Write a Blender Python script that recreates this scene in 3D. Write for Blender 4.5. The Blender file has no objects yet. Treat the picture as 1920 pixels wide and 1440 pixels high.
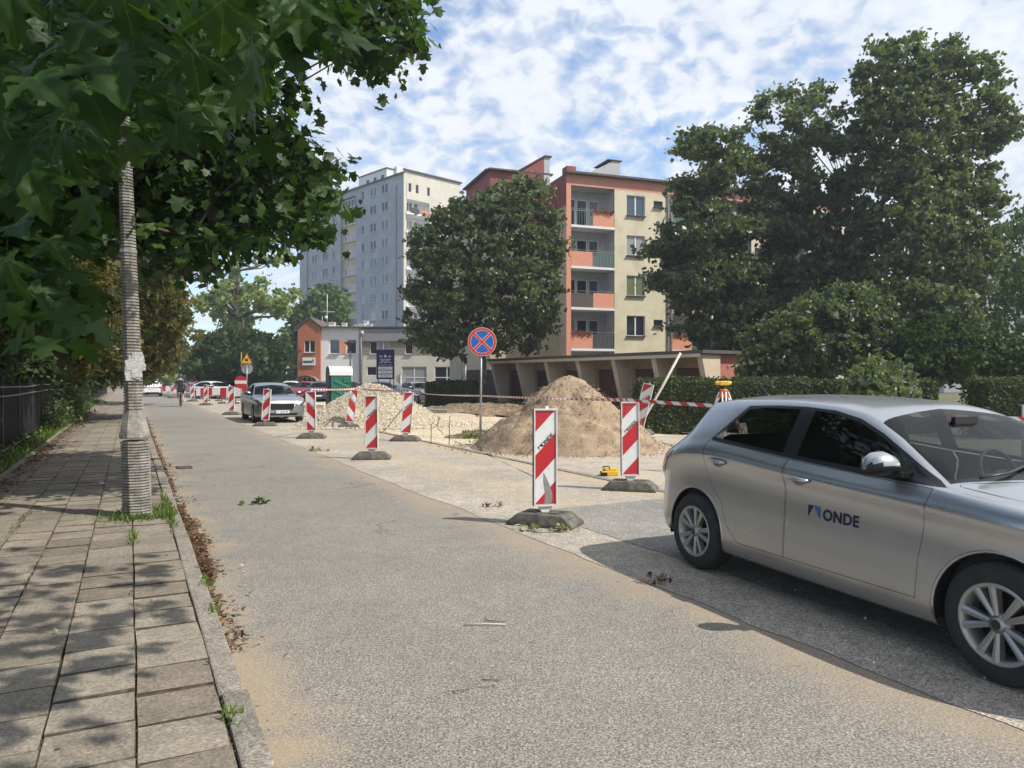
import bpy, math, random
import numpy as np
from mathutils import Vector, Matrix, noise as mnoise
from mathutils.geometry import delaunay_2d_cdt
random.seed(7); rng = np.random.default_rng(7)
C = bpy.context.scene.collection
sc = bpy.context.scene
R = math.radians
# ---------------------------------------------------------------- camera (eye height 1.58 m, looking along +Y, level, slight lens shift)
FP, HY, CH = 1390.0, 712.0, 1.58
cam = bpy.data.cameras.new('camera'); cam_o = bpy.data.objects.new('camera', cam); C.objects.link(cam_o)
cam.sensor_width = 36.0; cam.lens = 36.0 * FP / 1920.0; cam.shift_y = -8.0 / 1920.0
cam.clip_start = 0.05; cam.clip_end = 3000
cam_o.location = (0, 0, CH); cam_o.rotation_euler = (R(90), 0, 0)
sc.camera = cam_o
# ---------------------------------------------------------------- light
SUN_V = Vector((0.93, -0.37, 0)).normalized(); SUN_EL = R(49)
sv = Vector((SUN_V.x * math.cos(SUN_EL), SUN_V.y * math.cos(SUN_EL), math.sin(SUN_EL)))
sun = bpy.data.lights.new('sun', 'SUN'); sun_o = bpy.data.objects.new('sun', sun); C.objects.link(sun_o)
sun.energy = 3.9; sun.angle = R(0.55); sun.color = (1.0, 0.95, 0.87)
sun_o.rotation_euler = (-sv).to_track_quat('-Z', 'Y').to_euler(); sun_o.location = (20, -10, 60)
w = bpy.data.worlds.new('World'); sc.world = w; w.use_nodes = True
nt = w.node_tree; N_ = nt.nodes; L_ = nt.links; N_.clear()
out = N_.new('ShaderNodeOutputWorld'); bg = N_.new('ShaderNodeBackground'); bg.inputs['Strength'].default_value = 0.15
sky = N_.new('ShaderNodeTexSky'); sky.sky_type = 'NISHITA'; sky.sun_disc = False
sky.sun_elevation = SUN_EL; sky.sun_rotation = math.atan2(SUN_V.x, SUN_V.y); sky.air_density = 1.0; sky.dust_density = 0.6; sky.ozone_density = 2.0
tc = N_.new('ShaderNodeTexCoord'); sep = N_.new('ShaderNodeSeparateXYZ'); L_.new(tc.outputs['Generated'], sep.inputs[0])
def wm(op, a, b=None, clamp=False):
    n = N_.new('ShaderNodeMath'); n.operation = op; n.use_clamp = clamp
    for i, v in enumerate((a, b)):
        if v is None: continue
        if isinstance(v, (int, float)): n.inputs[i].default_value = v
        else: L_.new(v, n.inputs[i])
    return n.outputs[0]
zz = wm('ADD', wm('MAXIMUM', sep.outputs[2], 0.0), 0.42)
cx = wm('DIVIDE', sep.outputs[0], zz); cy = wm('DIVIDE', sep.outputs[1], zz)
comb = N_.new('ShaderNodeCombineXYZ'); L_.new(cx, comb.inputs[0]); L_.new(cy, comb.inputs[1]); comb.inputs[2].default_value = 3.3
def wnoise(scale, det, rough, dist, off=(0, 0, 0)):
    mp = N_.new('ShaderNodeMapping'); mp.inputs['Location'].default_value = off; L_.new(comb.outputs[0], mp.inputs[0])
    n = N_.new('ShaderNodeTexNoise'); n.inputs['Scale'].default_value = scale; n.inputs['Detail'].default_value = det
    n.inputs['Roughness'].default_value = rough; n.inputs['Distortion'].default_value = dist
    L_.new(mp.outputs[0], n.inputs['Vector']); return n.outputs[0]
n_small = wnoise(24, 5, 0.5, 0.35); n_big = wnoise(2.0, 3, 0.5, 0.2, (1.7, 0.4, 0)); n_mid = wnoise(5.5, 4, 0.55, 0.3, (4, 2, 0))
dens = wm('ADD', wm('MULTIPLY', n_small, 1.0), wm('ADD', wm('MULTIPLY', n_big, 0.8), wm('MULTIPLY', n_mid, 0.6)))
# thinner cloud towards the north-west, as in the photograph
dens = wm('ADD', dens, wm('MULTIPLY', wm('ADD', sep.outputs[0], 0.10), 0.40))
ramp = N_.new('ShaderNodeValToRGB'); L_.new(dens, ramp.inputs[0]); L_.new(wm('MULTIPLY', dens, 0.5), ramp.inputs[0])
e = ramp.color_ramp.elements; e[0].position = 0.465; e[0].color = (0, 0, 0, 1); e[1].position = 0.64; e[1].color = (1, 1, 1, 1)
shade = N_.new('ShaderNodeValToRGB'); L_.new(wm('ADD', wm('MULTIPLY', n_small, .55), wm('MULTIPLY', n_mid, .45)), shade.inputs[0])
e = shade.color_ramp.elements; e[0].position = 0.38; e[0].color = (3.4, 3.75, 4.3, 1); e[1].position = 0.58; e[1].color = (4.7, 4.85, 5.1, 1)
mix = N_.new('ShaderNodeMix'); mix.data_type = 'RGBA'
L_.new(wm('MULTIPLY', ramp.outputs[0], 0.93), mix.inputs[0]); 
skb = N_.new('ShaderNodeMix'); skb.data_type = 'RGBA'; skb.blend_type = 'MULTIPLY'; skb.inputs[0].default_value = 1
L_.new(sky.outputs[0], skb.inputs[6]); skb.inputs[7].default_value = (.92, .98, 1.04, 1)
L_.new(skb.outputs[2], mix.inputs[6]); L_.new(shade.outputs[0], mix.inputs[7])
L_.new(mix.outputs[2], bg.inputs['Color']); L_.new(bg.outputs[0], out.inputs[0])
vs = sc.view_settings; vs.view_transform = 'Standard'; vs.look = 'None'; vs.gamma = 1; vs.exposure = 0.48; vs.use_curve_mapping = False
sc.cycles.max_bounces = 6; sc.cycles.transparent_max_bounces = 12; sc.cycles.sample_clamp_indirect = 6
# ---------------------------------------------------------------- places: street frame (s along the street, t across it) and points measured by eye line
US = Vector((-0.458, 0.889, 0)); NS = Vector((0.889, 0.458, 0))
def st(s, t, z=0.0): return Vector((US.x * s + NS.x * t, US.y * s + NS.y * t, z))
def gp(px, py, z=0.0):
    d = FP * (CH - z) / (py - HY); return Vector(((px - 960) / FP * d, d, z))
def pp(px, py, d): return Vector(((px - 960) / FP * d, d, CH - (py - HY) / FP * d))
STREET_A = math.atan2(US.y, US.x)
# ---------------------------------------------------------------- materials
MATS = {}
def nodes_of(name):
    m = bpy.data.materials.new(name); m.use_nodes = True; MATS[name] = m
    return m, m.node_tree.nodes, m.node_tree.links, m.node_tree.nodes['Principled BSDF']
def col4(c): return (c[0], c[1], c[2], 1)
def mat(name, c, rough=0.7, metal=0.0, c2=None, scale=4.0, bump=0.0, bscale=40.0, coat=0.0, spec=None, detail=6, emit=None, lo=0.35, hi=0.65, coords='Object'):
    m, n, l, b = nodes_of(name)
    b.inputs['Roughness'].default_value = rough; b.inputs['Metallic'].default_value = metal; b.inputs['Base Color'].default_value = col4(c)
    if coat: b.inputs['Coat Weight'].default_value = coat; b.inputs['Coat Roughness'].default_value = 0.06
    if spec is not None: b.inputs['Specular IOR Level'].default_value = spec
    t = None
    if c2 is not None or bump:
        t = n.new('ShaderNodeTexCoord')
    if c2 is not None:
        x = n.new('ShaderNodeTexNoise'); x.inputs['Scale'].default_value = scale; x.inputs['Detail'].default_value = detail; x.inputs['Roughness'].default_value = 0.65
        l.new(t.outputs[coords], x.inputs['Vector'])
        r = n.new('ShaderNodeValToRGB'); r.color_ramp.elements[0].position = lo; r.color_ramp.elements[1].position = hi
        r.color_ramp.elements[0].color = col4(c); r.color_ramp.elements[1].color = col4(c2)
        l.new(x.outputs[0], r.inputs[0]); l.new(r.outputs[0], b.inputs['Base Color'])
    if bump:
        x = n.new('ShaderNodeTexNoise'); x.inputs['Scale'].default_value = bscale; x.inputs['Detail'].default_value = 5
        l.new(t.outputs[coords], x.inputs['Vector'])
        bp = n.new('ShaderNodeBump'); bp.inputs['Strength'].default_value = bump; bp.inputs['Distance'].default_value = 0.02
        l.new(x.outputs[0], bp.inputs['Height']); l.new(bp.outputs[0], b.inputs['Normal'])
    return m
def leafmat(name, stops, transl=0.3, rough=0.45, spec=0.3):
    m, n, l, b = nodes_of(name)
    a = n.new('ShaderNodeAttribute'); a.attribute_name = 'tone'
    r = n.new('ShaderNodeValToRGB'); el = r.color_ramp.elements
    while len(el) < len(stops): el.new(0.5)
    for i, (p, c) in enumerate(stops): el[i].position = p; el[i].color = col4(c)
    l.new(a.outputs['Fac'], r.inputs[0]); l.new(r.outputs[0], b.inputs['Base Color'])
    b.inputs['Roughness'].default_value = rough; b.inputs['Specular IOR Level'].default_value = spec
    tr = n.new('ShaderNodeBsdfTranslucent'); mx = n.new('ShaderNodeMixShader'); mx.inputs[0].default_value = transl
    hs = n.new('ShaderNodeMix'); hs.data_type = 'RGBA'; hs.blend_type = 'MULTIPLY'; hs.inputs[0].default_value = 1; hs.inputs[7].default_value = (1.9, 2.0, 0.7, 1)
    l.new(r.outputs[0], hs.inputs[6]); l.new(hs.outputs[2], tr.inputs['Color'])
    o = n['Material Output']; l.new(b.outputs[0], mx.inputs[1]); l.new(tr.outputs[0], mx.inputs[2]); l.new(mx.outputs[0], o.inputs[0])
    return m
# ---------------------------------------------------------------- mesh helpers
class MB:
    """collects shapes, becomes ONE mesh object"""
    def __init__(s): s.v = []; s.f = []; s.m = []; s.sm = []
    def add(s, vs_, fs, mi=0, smooth=False):
        o = len(s.v); s.v += [tuple(p) for p in vs_]
        for f in fs: s.f.append([i + o for i in f]); s.m.append(mi); s.sm.append(smooth)
        return s
    def box(s, c, d, rz=0.0, mi=0, M=None):
        x, y, z = d[0] / 2, d[1] / 2, d[2] / 2
        p = [Vector((a * x, b * y, e_ * z)) for a in (-1, 1) for b in (-1, 1) for e_ in (-1, 1)]
        if M is not None: p = [M @ q + Vector(c) for q in p]
        else:
            ca, sa = math.cos(rz), math.sin(rz)
            p = [Vector((q.x * ca - q.y * sa, q.x * sa + q.y * ca, q.z)) + Vector(c) for q in p]
        return s.add(p, [(0, 1, 3, 2), (4, 6, 7, 5), (0, 4, 5, 1), (2, 3, 7, 6), (0, 2, 6, 4), (1, 5, 7, 3)], mi)
    def prism(s, poly, a, b, fn, mi=0):
        """poly of (u,v); fn(u,v,h)->point ; between heights a and b"""
        n = len(poly); vs_ = [fn(u, v, a) for u, v in poly] + [fn(u, v, b) for u, v in poly]
        fs = [tuple(range(n))[::-1], tuple(range(n, 2 * n))] + [(i, (i + 1) % n, n + (i + 1) % n, n + i) for i in range(n)]
        return s.add(vs_, fs, mi)
    def tube(s, pts, rad, k=8, mi=0, smooth=True, caps=True):
        pts = [Vector(p) for p in pts]; n = len(pts)
        if not hasattr(rad, '__len__'): rad = [rad] * n
        vs_ = []; up = None
        for i, p in enumerate(pts):
            d = (pts[min(i + 1, n - 1)] - pts[max(i - 1, 0)]).normalized()
            if up is None: up = Vector((0, 0, 1)) if abs(d.z) < 0.9 else Vector((1, 0, 0))
            a = d.cross(up); 
            if a.length < 1e-4: a = d.orthogonal()
            a.normalize(); b = a.cross(d).normalized(); up = b
            for j in range(k):
                th = 2 * math.pi * j / k; vs_.append(p + a * (math.cos(th) * rad[i]) + b * (math.sin(th) * rad[i]))
        fs = [(i * k + j, i * k + (j + 1) % k, (i + 1) * k + (j + 1) % k, (i + 1) * k + j) for i in range(n - 1) for j in range(k)]
        s.add(vs_, fs, mi, smooth)
        if caps: 
            o = len(s.v) - n * k; s.f.append([o + j for j in range(k)][::-1]); s.f.append([o + (n - 1) * k + j for j in range(k)]); s.m += [mi, mi]; s.sm += [False, False]
        return s
    def lathe(s, prof, c=(0, 0, 0), axis='z', k=24, mi=0, smooth=True, a0=0.0, a1=2 * math.pi):
        full = abs(a1 - a0 - 2 * math.pi) < 1e-6; vs_ = []; kk = k if full else k + 1
        for (r, h) in prof:
            for j in range(kk):
                th = a0 + (a1 - a0) * j / k; x, y = r * math.cos(th), r * math.sin(th)
                q = {'z': (x, y, h), 'y': (x, h, y), 'x': (h, x, y)}[axis]
                vs_.append((q[0] + c[0], q[1] + c[1], q[2] + c[2]))
        fs = [(i * kk + j, i * kk + (j + 1) % kk, (i + 1) * kk + (j + 1) % kk, (i + 1) * kk + j) for i in range(len(prof) - 1) for j in range(k)]
        return s.add(vs_, fs, mi, smooth)
    def build(s, name, mats, parent=None, loc=None, bevel=0.0, recalc=False):
        me = bpy.data.meshes.new(name); me.from_pydata(s.v, [], s.f)
        for m in (mats if isinstance(mats, (list, tuple)) else [mats]): me.materials.append(MATS[m] if isinstance(m, str) else m)
        if any(s.m): me.polygons.foreach_set('material_index', s.m)
        me.polygons.foreach_set('use_smooth', s.sm)
        if recalc:
            import bmesh
            bm = bmesh.new(); bm.from_mesh(me); bmesh.ops.recalc_face_normals(bm, faces=bm.faces); bm.to_mesh(me); bm.free()
        me.update()
        o = bpy.data.objects.new(name, me); C.objects.link(o)
        if parent is not None: o.parent = parent
        if loc is not None: o.location = loc
        if bevel:
            b = o.modifiers.new('b', 'BEVEL'); b.width = bevel; b.segments = 2; b.limit_method = 'ANGLE'
        return o
def npmesh(name, V, F, mats, parent=None, tone=None, smooth=False, mi=None):
    """V (n,3), F (m,3|4)"""
    me = bpy.data.meshes.new(name); me.vertices.add(len(V)); me.vertices.foreach_set('co', np.asarray(V, np.float32).ravel())
    k = F.shape[1]; me.loops.add(F.size); me.loops.foreach_set('vertex_index', F.astype(np.int32).ravel())
    me.polygons.add(len(F)); me.polygons.foreach_set('loop_start', np.arange(0, F.size, k, dtype=np.int32)); me.polygons.foreach_set('loop_total', np.full(len(F), k, np.int32))
    me.polygons.foreach_set('use_smooth', np.full(len(F), smooth))
    for m in (mats if isinstance(mats, (list, tuple)) else [mats]): me.materials.append(MATS[m])
    if mi is not None: me.polygons.foreach_set('material_index', np.asarray(mi, np.int32))
    me.update(calc_edges=True)
    if tone is not None:
        a = me.attributes.new('tone', 'FLOAT', 'POINT'); a.data.foreach_set('value', np.asarray(tone, np.float32))
    o = bpy.data.objects.new(name, me); C.objects.link(o)
    if parent is not None: o.parent = parent
    return o
def tag(o, label=None, cat=None, group=None, kind=None):
    if label: o['label'] = label
    if cat: o['category'] = cat
    if group: o['group'] = group
    if kind: o['kind'] = kind
    return o
def empty(name, loc, label, cat, group=None, rz=0.0):
    o = bpy.data.objects.new(name, None); C.objects.link(o); o.location = loc; o.rotation_euler = (0, 0, rz); o.empty_display_size = 0.2
    return tag(o, label, cat, group)
def inst(name, me, parent, loc=(0, 0, 0), rot=(0, 0, 0), scale=None):
    o = bpy.data.objects.new(name, me); C.objects.link(o); o.parent = parent; o.location = loc; o.rotation_euler = rot
    if scale is not None: o.scale = scale
    return o
KIDS = {}
def copy_tree(o, parent=None, ch=None):
    if ch is None:
        ch = {}
        for q in bpy.data.objects:
            if q.parent: ch.setdefault(q.parent.name, []).append(q)
    c = o.copy(); C.objects.link(c); c.parent = parent
    for q in ch.get(o.name, []): copy_tree(q, c, ch)
    return c
def place(o, base, rz, label, group=None, scale=None, tilt=None):
    o.location = base; o.rotation_euler = (tilt[0] if tilt else 0, tilt[1] if tilt else 0, rz); o['label'] = label
    if group: o['group'] = group
    if scale: o.scale = (scale,) * 3
    return o
def textmesh(txt, size, name, m, parent, M, depth=0.002, bold=0.0, align='CENTER', surf=None, spacing=1.0):
    cu = bpy.data.curves.new(name, 'FONT'); cu.body = txt; cu.size = size; cu.offset = bold; cu.align_x = align; cu.align_y = 'CENTER'; cu.space_character = spacing
    if surf is None: cu.extrude = depth
    o = bpy.data.objects.new(name + '_src', cu); C.objects.link(o); bpy.context.view_layer.update()
    dg = bpy.context.evaluated_depsgraph_get(); me = bpy.data.meshes.new_from_object(o.evaluated_get(dg)); bpy.data.objects.remove(o); bpy.data.curves.remove(cu)
    me.name = name; me.materials.clear(); me.materials.append(MATS[m])
    if surf is not None:
        for v in me.vertices: v.co = surf(v.co)
    else: me.transform(M)
    q = bpy.data.objects.new(name, me); C.objects.link(q); q.parent = parent; return q
# ---------------------------------------------------------------- leaves
def mk_leaf(half, c, fold=0.10, curl=0.12):
    r = [Vector((x, y, 0)) for x, y in half]; l = [Vector((-p.x, p.y, 0)) for p in r[1:-1]][::-1]
    P = r + l; V = [Vector((0, c, 0))] + P
    V = np.array([(p.x, p.y, fold * abs(p.x) - curl * (p.y ** 2) - 0.1 * p.x * p.x) for p in V]); n = len(P)
    F = np.array([(0, 1 + i, 1 + (i + 1) % n) for i in range(n)]); return V, F
LEAF_BIG = mk_leaf([(0, 0), (.22, -.10), (.46, -.04), (.34, .08), (.26, .18), (.52, .30), (.72, .56), (.50, .54), (.24, .44), (.22, .56), (.32, .70), (.14, .80), (0, 1.02)], 0.3)
LEAF_MAPLE = mk_leaf([(0, 0), (.44, -.06), (.32, .16), (.64, .50), (.33, .48), (.28, .76), (0, .98)], 0.3)
LEAF_STAR = mk_leaf([(0, 0.05), (.5, .05), (.6, .6), (.2, .5), (0, 1.0)], 0.35)
LEAF_KITE = (np.array([(0, 0, 0), (.36, .45, .08), (0, 1, -.05), (-.36, .45, .08)]), np.array([(0, 1, 2), (0, 2, 3)]))
def _chest():
    V = []; F = []
    for a in (-1.25, -.62, 0, .62, 1.25):
        L = 1.0 - abs(a) * .22; o = len(V); ca, sa = math.cos(a), math.sin(a)
        for x, y, z in ((0, .05, 0), (.15, .62, .04), (0, 1, -.16), (-.15, .62, .04)):
            V.append((x * ca + y * L * sa, -x * sa + y * L * ca, z))
        F += [(o, o + 1, o + 2), (o, o + 2, o + 3)]
    return np.array(V), np.array(F)
LEAF_CHEST = _chest()
LEAF_CLUMP = None
def _clump():
    g = np.random.default_rng(3); V = []; F = []
    for i in range(4):
        th = g.uniform(0, 6.28); ph = g.uniform(-.5, .9); c = np.array([math.cos(th), math.sin(th), ph]) * g.uniform(.1, .5); a = g.normal(size=3); a /= np.linalg.norm(a)
        b = np.cross(a, g.normal(size=3)); b /= np.linalg.norm(b); o = len(V)
        for u, v in ((-.5, 0), (0, -.32), (.55, 0), (0, .3)): V.append(c + a * u + b * v)
        F += [(o, o + 1, o + 2), (o, o + 2, o + 3)]
    return np.array(V), np.array(F)
LEAF_CLUMP = _clump()
def scatter(tpl, P, Nrm, S, g, tone=None, hang=0.0):
    """place template leaves at P facing Nrm with size S"""
    V0, F0 = tpl; n = len(P); nv = len(V0)
    Nn = Nrm / (np.linalg.norm(Nrm, axis=1, keepdims=True) + 1e-9)
    T = g.normal(size=(n, 3)); T[:, 2] -= hang * 2.0
    T -= (T * Nn).sum(1, keepdims=True) * Nn; T /= (np.linalg.norm(T, axis=1, keepdims=True) + 1e-9)
    B = np.cross(T, Nn)
    V = P[:, None, :] + S[:, None, None] * (V0[None, :, 0, None] * B[:, None, :] + V0[None, :, 1, None] * T[:, None, :] + V0[None, :, 2, None] * Nn[:, None, :])
    F = F0[None] + (np.arange(n) * nv)[:, None, None]
    tn = np.repeat(tone if tone is not None else g.random(n), nv)
    return V.reshape(-1, 3), F.reshape(-1, 3), tn
def cloud(centers, radii, per, g, size, szvar=0.3, flat=0.8, up=0.6, out_=0.7):
    """leaf positions / normals around cluster centres"""
    Cn = np.repeat(np.asarray(centers, float), per, axis=0); Rr = np.repeat(np.asarray(radii, float), per)
    D = g.normal(size=(len(Cn), 3)); D /= np.linalg.norm(D, axis=1, keepdims=True)
    rr = np.abs(g.normal(size=len(Cn))).clip(0, 2.1) * .62 * Rr + .12 * Rr
    P = Cn + D * rr[:, None] * np.array([1, 1, flat])
    Nn = D * out_ + np.array([0, 0, up]) + g.normal(size=D.shape) * 0.75
    S = size * (1 + szvar * g.normal(size=len(Cn))).clip(0.5, 1.8)
    t = np.repeat(g.random(len(centers)), per) * 0.55 + g.random(len(Cn)) * 0.45
    return P, Nn, S, t
def inpoly(poly, x, y):
    c = False; n = len(poly)
    for i in range(n):
        (x1, y1), (x2, y2) = poly[i], poly[i - 1]
        if (y1 > y) != (y2 > y) and x < (x2 - x1) * (y - y1) / (y2 - y1) + x1: c = not c
    return c
def edged(poly, x, y):
    b = 1e9; n = len(poly)
    for i in range(n):
        (x1, y1), (x2, y2) = poly[i - 1], poly[i]; dx, dy = x2 - x1, y2 - y1; t = max(0, min(1, ((x - x1) * dx + (y - y1) * dy) / (dx * dx + dy * dy + 1e-9)))
        b = min(b, math.hypot(x - x1 - t * dx, y - y1 - t * dy))
    return b
def crown_points(poly, n, d0, thick, g, inset=6, raw=0.0, rawf=2.2):
    """cluster centres filling the volume whose outline, seen from the street, is poly; thickness in metres, round in plan"""
    xs = [p[0] for p in poly]; ys = [p[1] for p in poly]; mx = 0.5 * min(max(xs) - min(xs), max(ys) - min(ys)); o = []
    while len(o) < n:
        x = g.uniform(min(xs), max(xs)); y = g.uniform(min(ys), max(ys))
        if not inpoly(poly, x, y): continue
        e_ = edged(poly, x, y)
        if e_ < inset: continue
        if raw: 
            q = Vector((x, y, 0)) * (rawf / mx); nz_ = mnoise.fractal(q + Vector((d0, 0, 0)), 1, 2, 2)
            if nz_ < raw + .35 * max(0, 1 - e_ / mx * 2.2) - .25 + .14 * (1 - 2 * (y - min(ys)) / (max(ys) - min(ys))): continue
        h = thick * math.sqrt(min(1, e_ / mx)); o.append(tuple(pp(x, y, d0 + g.uniform(-h, h))))
    return o
def branches(mb, root, top, targets, r0, g, nmain=7, k=6):
    """trunk from root to top, limbs to clusters of targets, twigs to targets"""
    root, top = Vector(root), Vector(top); H = (top - root).length; pts = []; 
    for i in range(9):
        f = i / 8; p = root.lerp(top, f) + Vector((g.normal() * .012 * H, g.normal() * .012 * H, 0)) * (0 if i == 0 else 1); pts.append(p)
    mb.tube(pts, [r0 * (1.25 if i == 0 else (1 - .8 * i / 8)) for i in range(9)], 10)
    T = [Vector(t) for t in targets]
    if not T: return
    idx = list(range(len(T))); g.shuffle(idx); mains = [T[i] for i in idx[:nmain]]
    lim = []
    for m in mains:
        f = min(.95, max(.25, .25 + .6 * (m.z - root.z) / max(H, .1) * .8)); a = root.lerp(top, f); d = m - a
        mid = a + d * .45 + Vector((0, 0, -.06 * d.length)) + Vector((g.normal(), g.normal(), g.normal())) * .05 * d.length
        rr = r0 * .38; seg = [a, a.lerp(mid, .5) + Vector((0, 0, .04 * d.length)), mid, mid.lerp(m, .6), m]; mb.tube(seg, [rr, rr * .8, rr * .6, rr * .4, rr * .15], k); lim.append(seg)
    for t in T:
        best = None
        for seg in lim:
            for q in seg[1:]:
                dd = (q - t).length
                if best is None or dd < best[0]: best = (dd, q)
        if best and best[0] > .05:
            q = best[1]; mid = q.lerp(t, .5) + Vector((g.normal(), g.normal(), g.normal())) * .06 * best[0]
            mb.tube([q, mid, t], [r0 * .10, r0 * .07, r0 * .03], 4, caps=False)
# ---------------------------------------------------------------- material list
def ground_mat(name, base, spk_lo, spk_hi, dust=(0.36, 0.28, 0.19), bands=(), scale=95.0, patch=0.5, bump=0.35, cracks=False, vmix=0.6):
    """stone speckle + large patches + dust bands lying along the kerb lines (t across the street)"""
    m, n, l, b = nodes_of(name); t = n.new('ShaderNodeTexCoord'); oi = n.new('ShaderNodeObjectInfo'); va = n.new('ShaderNodeVectorMath'); l.new(t.outputs['Object'], va.inputs[0]); l.new(oi.outputs['Location'], va.inputs[1]); vec = va.outputs[0]; b.inputs['Roughness'].default_value = 0.88; b.inputs['Specular IOR Level'].default_value = 0.3
    def noise(s, d, r=0.6):
        x = n.new('ShaderNodeTexNoise'); x.inputs['Scale'].default_value = s; x.inputs['Detail'].default_value = d; x.inputs['Roughness'].default_value = r; l.new(vec, x.inputs['Vector']); return x.outputs[0]
    def rampc(src, p0, c0, p1, c1):
        r = n.new('ShaderNodeValToRGB'); r.color_ramp.elements[0].position = p0; r.color_ramp.elements[1].position = p1; r.color_ramp.elements[0].color = col4(c0); r.color_ramp.elements[1].color = col4(c1); l.new(src, r.inputs[0]); return r.outputs[0]
    def mixc(f, a, b_, blend='MIX'):
        x = n.new('ShaderNodeMix'); x.data_type = 'RGBA'; x.blend_type = blend
        if isinstance(f, (int, float)): x.inputs[0].default_value = f
        else: l.new(f, x.inputs[0])
        for i, v in ((6, a), (7, b_)):
            if isinstance(v, tuple): x.inputs[i].default_value = col4(v)
            else: l.new(v, x.inputs[i])
        return x.outputs[2]
    def math_(op, a, b_=None, clamp=False):
        x = n.new('ShaderNodeMath'); x.operation = op; x.use_clamp = clamp
        for i, v in enumerate((a, b_)):
            if v is None: continue
            if isinstance(v, (int, float)): x.inputs[i].default_value = v
            else: l.new(v, x.inputs[i])
        return x.outputs[0]
    sp = noise(scale, 3, 0.75); c = rampc(sp, 0.36, spk_lo, 0.64, spk_hi)
    vo = n.new('ShaderNodeTexVoronoi'); vo.inputs['Scale'].default_value = scale * 1.3; l.new(vec, vo.inputs['Vector'])
    c = mixc(vmix, c, mixc(1.0, c, rampc(vo.outputs['Color'], 0.15, (.45, .45, .45), 0.9, (1.75, 1.72, 1.65)), 'MULTIPLY'))
    pt = rampc(noise(0.7, 6, 0.7), 0.35, (1 - .35 * patch,) * 3, 0.68, (1 + .28 * patch, 1 + .26 * patch, 1 + .22 * patch)); c = mixc(1.0, c, pt, 'MULTIPLY')
    pt = rampc(noise(6, 5, 0.7), 0.4, (1 - .2 * patch,) * 3, 0.62, (1 + .14 * patch,) * 3); c = mixc(1.0, c, pt, 'MULTIPLY')
    sx = n.new('ShaderNodeSeparateXYZ'); l.new(vec, sx.inputs[0])
    tt = math_('ADD', math_('MULTIPLY', sx.outputs[0], 0.889), math_('MULTIPLY', sx.outputs[1], 0.458))
    wob = math_('MULTIPLY', math_('SUBTRACT', noise(1.3, 5, 0.75), 0.5), 1.5)
    for (tc_, wd, st_) in bands:
        d = math_('ABSOLUTE', math_('SUBTRACT', math_('ADD', tt, wob), tc_)); f = math_('MULTIPLY', math_('SUBTRACT', 1.0, math_('DIVIDE', d, wd), True), st_)
        c = mixc(f, c, mixc(0.5, dust, mixc(1.0, dust, rampc(sp, .3, (.6, .6, .6), .7, (1.4, 1.4, 1.4)), 'MULTIPLY')))
    if cracks:
        v2 = n.new('ShaderNodeTexVoronoi'); v2.feature = 'DISTANCE_TO_EDGE'; v2.inputs['Scale'].default_value = .42
        ds = n.new('ShaderNodeVectorMath'); ds.operation = 'ADD'; nz2 = n.new('ShaderNodeTexNoise'); nz2.inputs['Scale'].default_value = 2.2; nz2.inputs['Detail'].default_value = 7; nz2.inputs['Roughness'].default_value = .75; l.new(vec, nz2.inputs['Vector']); l.new(nz2.outputs['Color'], ds.inputs[0]); l.new(vec, ds.inputs[1]); l.new(ds.outputs[0], v2.inputs['Vector'])
        cm = math_('MULTIPLY', math_('LESS_THAN', v2.outputs['Distance'], .0042), math_('GREATER_THAN', noise(.5, 2), .56)); c = mixc(math_('MULTIPLY', cm, .75), c, (.03, .028, .025))
        spt = math_('MULTIPLY', math_('GREATER_THAN', noise(3.5, 3, .6), .70), .45); c = mixc(spt, c, (.06, .055, .05))
    l.new(c, b.inputs['Base Color'])
    bp = n.new('ShaderNodeBump'); bp.inputs['Strength'].default_value = bump; bp.inputs['Distance'].default_value = 0.012; l.new(sp, bp.inputs['Height']); l.new(bp.outputs[0], b.inputs['Normal'])
    return m
ground_mat('asphalt', None, (.085, .080, .072), (.36, .34, .305), bands=((0.45, 0.42, 0.8), (3.55, 0.55, 0.6)), patch=0.28, scale=85, bump=.2, cracks=True)
ground_mat('worn_lane', None, (.21, .19, .16), (.51, .46, .395), dust=(.42, .33, .22), bands=((4.9, 0.9, 0.45), (6.5, 0.7, 0.8)), patch=0.6, scale=70, bump=.2)
ground_mat('asphalt_patch', None, (.12, .115, .108), (.36, .345, .32), patch=0.5, scale=85)
ground_mat('gravel_bed', None, (.44, .36, .25), (.66, .56, .42), dust=(.55, .47, .35), patch=0.5, scale=40, bump=1.0)
ground_mat('soil', None, (.12, .085, .055), (.32, .24, .16), patch=1.0, scale=14, bump=1.0)
ground_mat('slab_a', None, (.165, .142, .112), (.28, .245, .195), patch=0.7, scale=60, bump=0.15, vmix=.3)
ground_mat('slab_b', None, (.19, .165, .13), (.31, .272, .22), patch=0.7, scale=60, bump=0.15, vmix=.3)
ground_mat('slab_c', None, (.14, .12, .092), (.245, .21, .165), patch=0.7, scale=60, bump=0.15, vmix=.3)
ground_mat('kerb_stone', None, (.17, .152, .128), (.31, .285, .245), patch=0.7, scale=80, bump=0.2)
ground_mat('terrain', None, (.05, .055, .025), (.20, .18, .10), patch=1.0, scale=6, bump=0.6)
mat('joint', (.05, .04, .028), 0.95, c2=(.15, .12, .08), scale=20)
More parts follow.
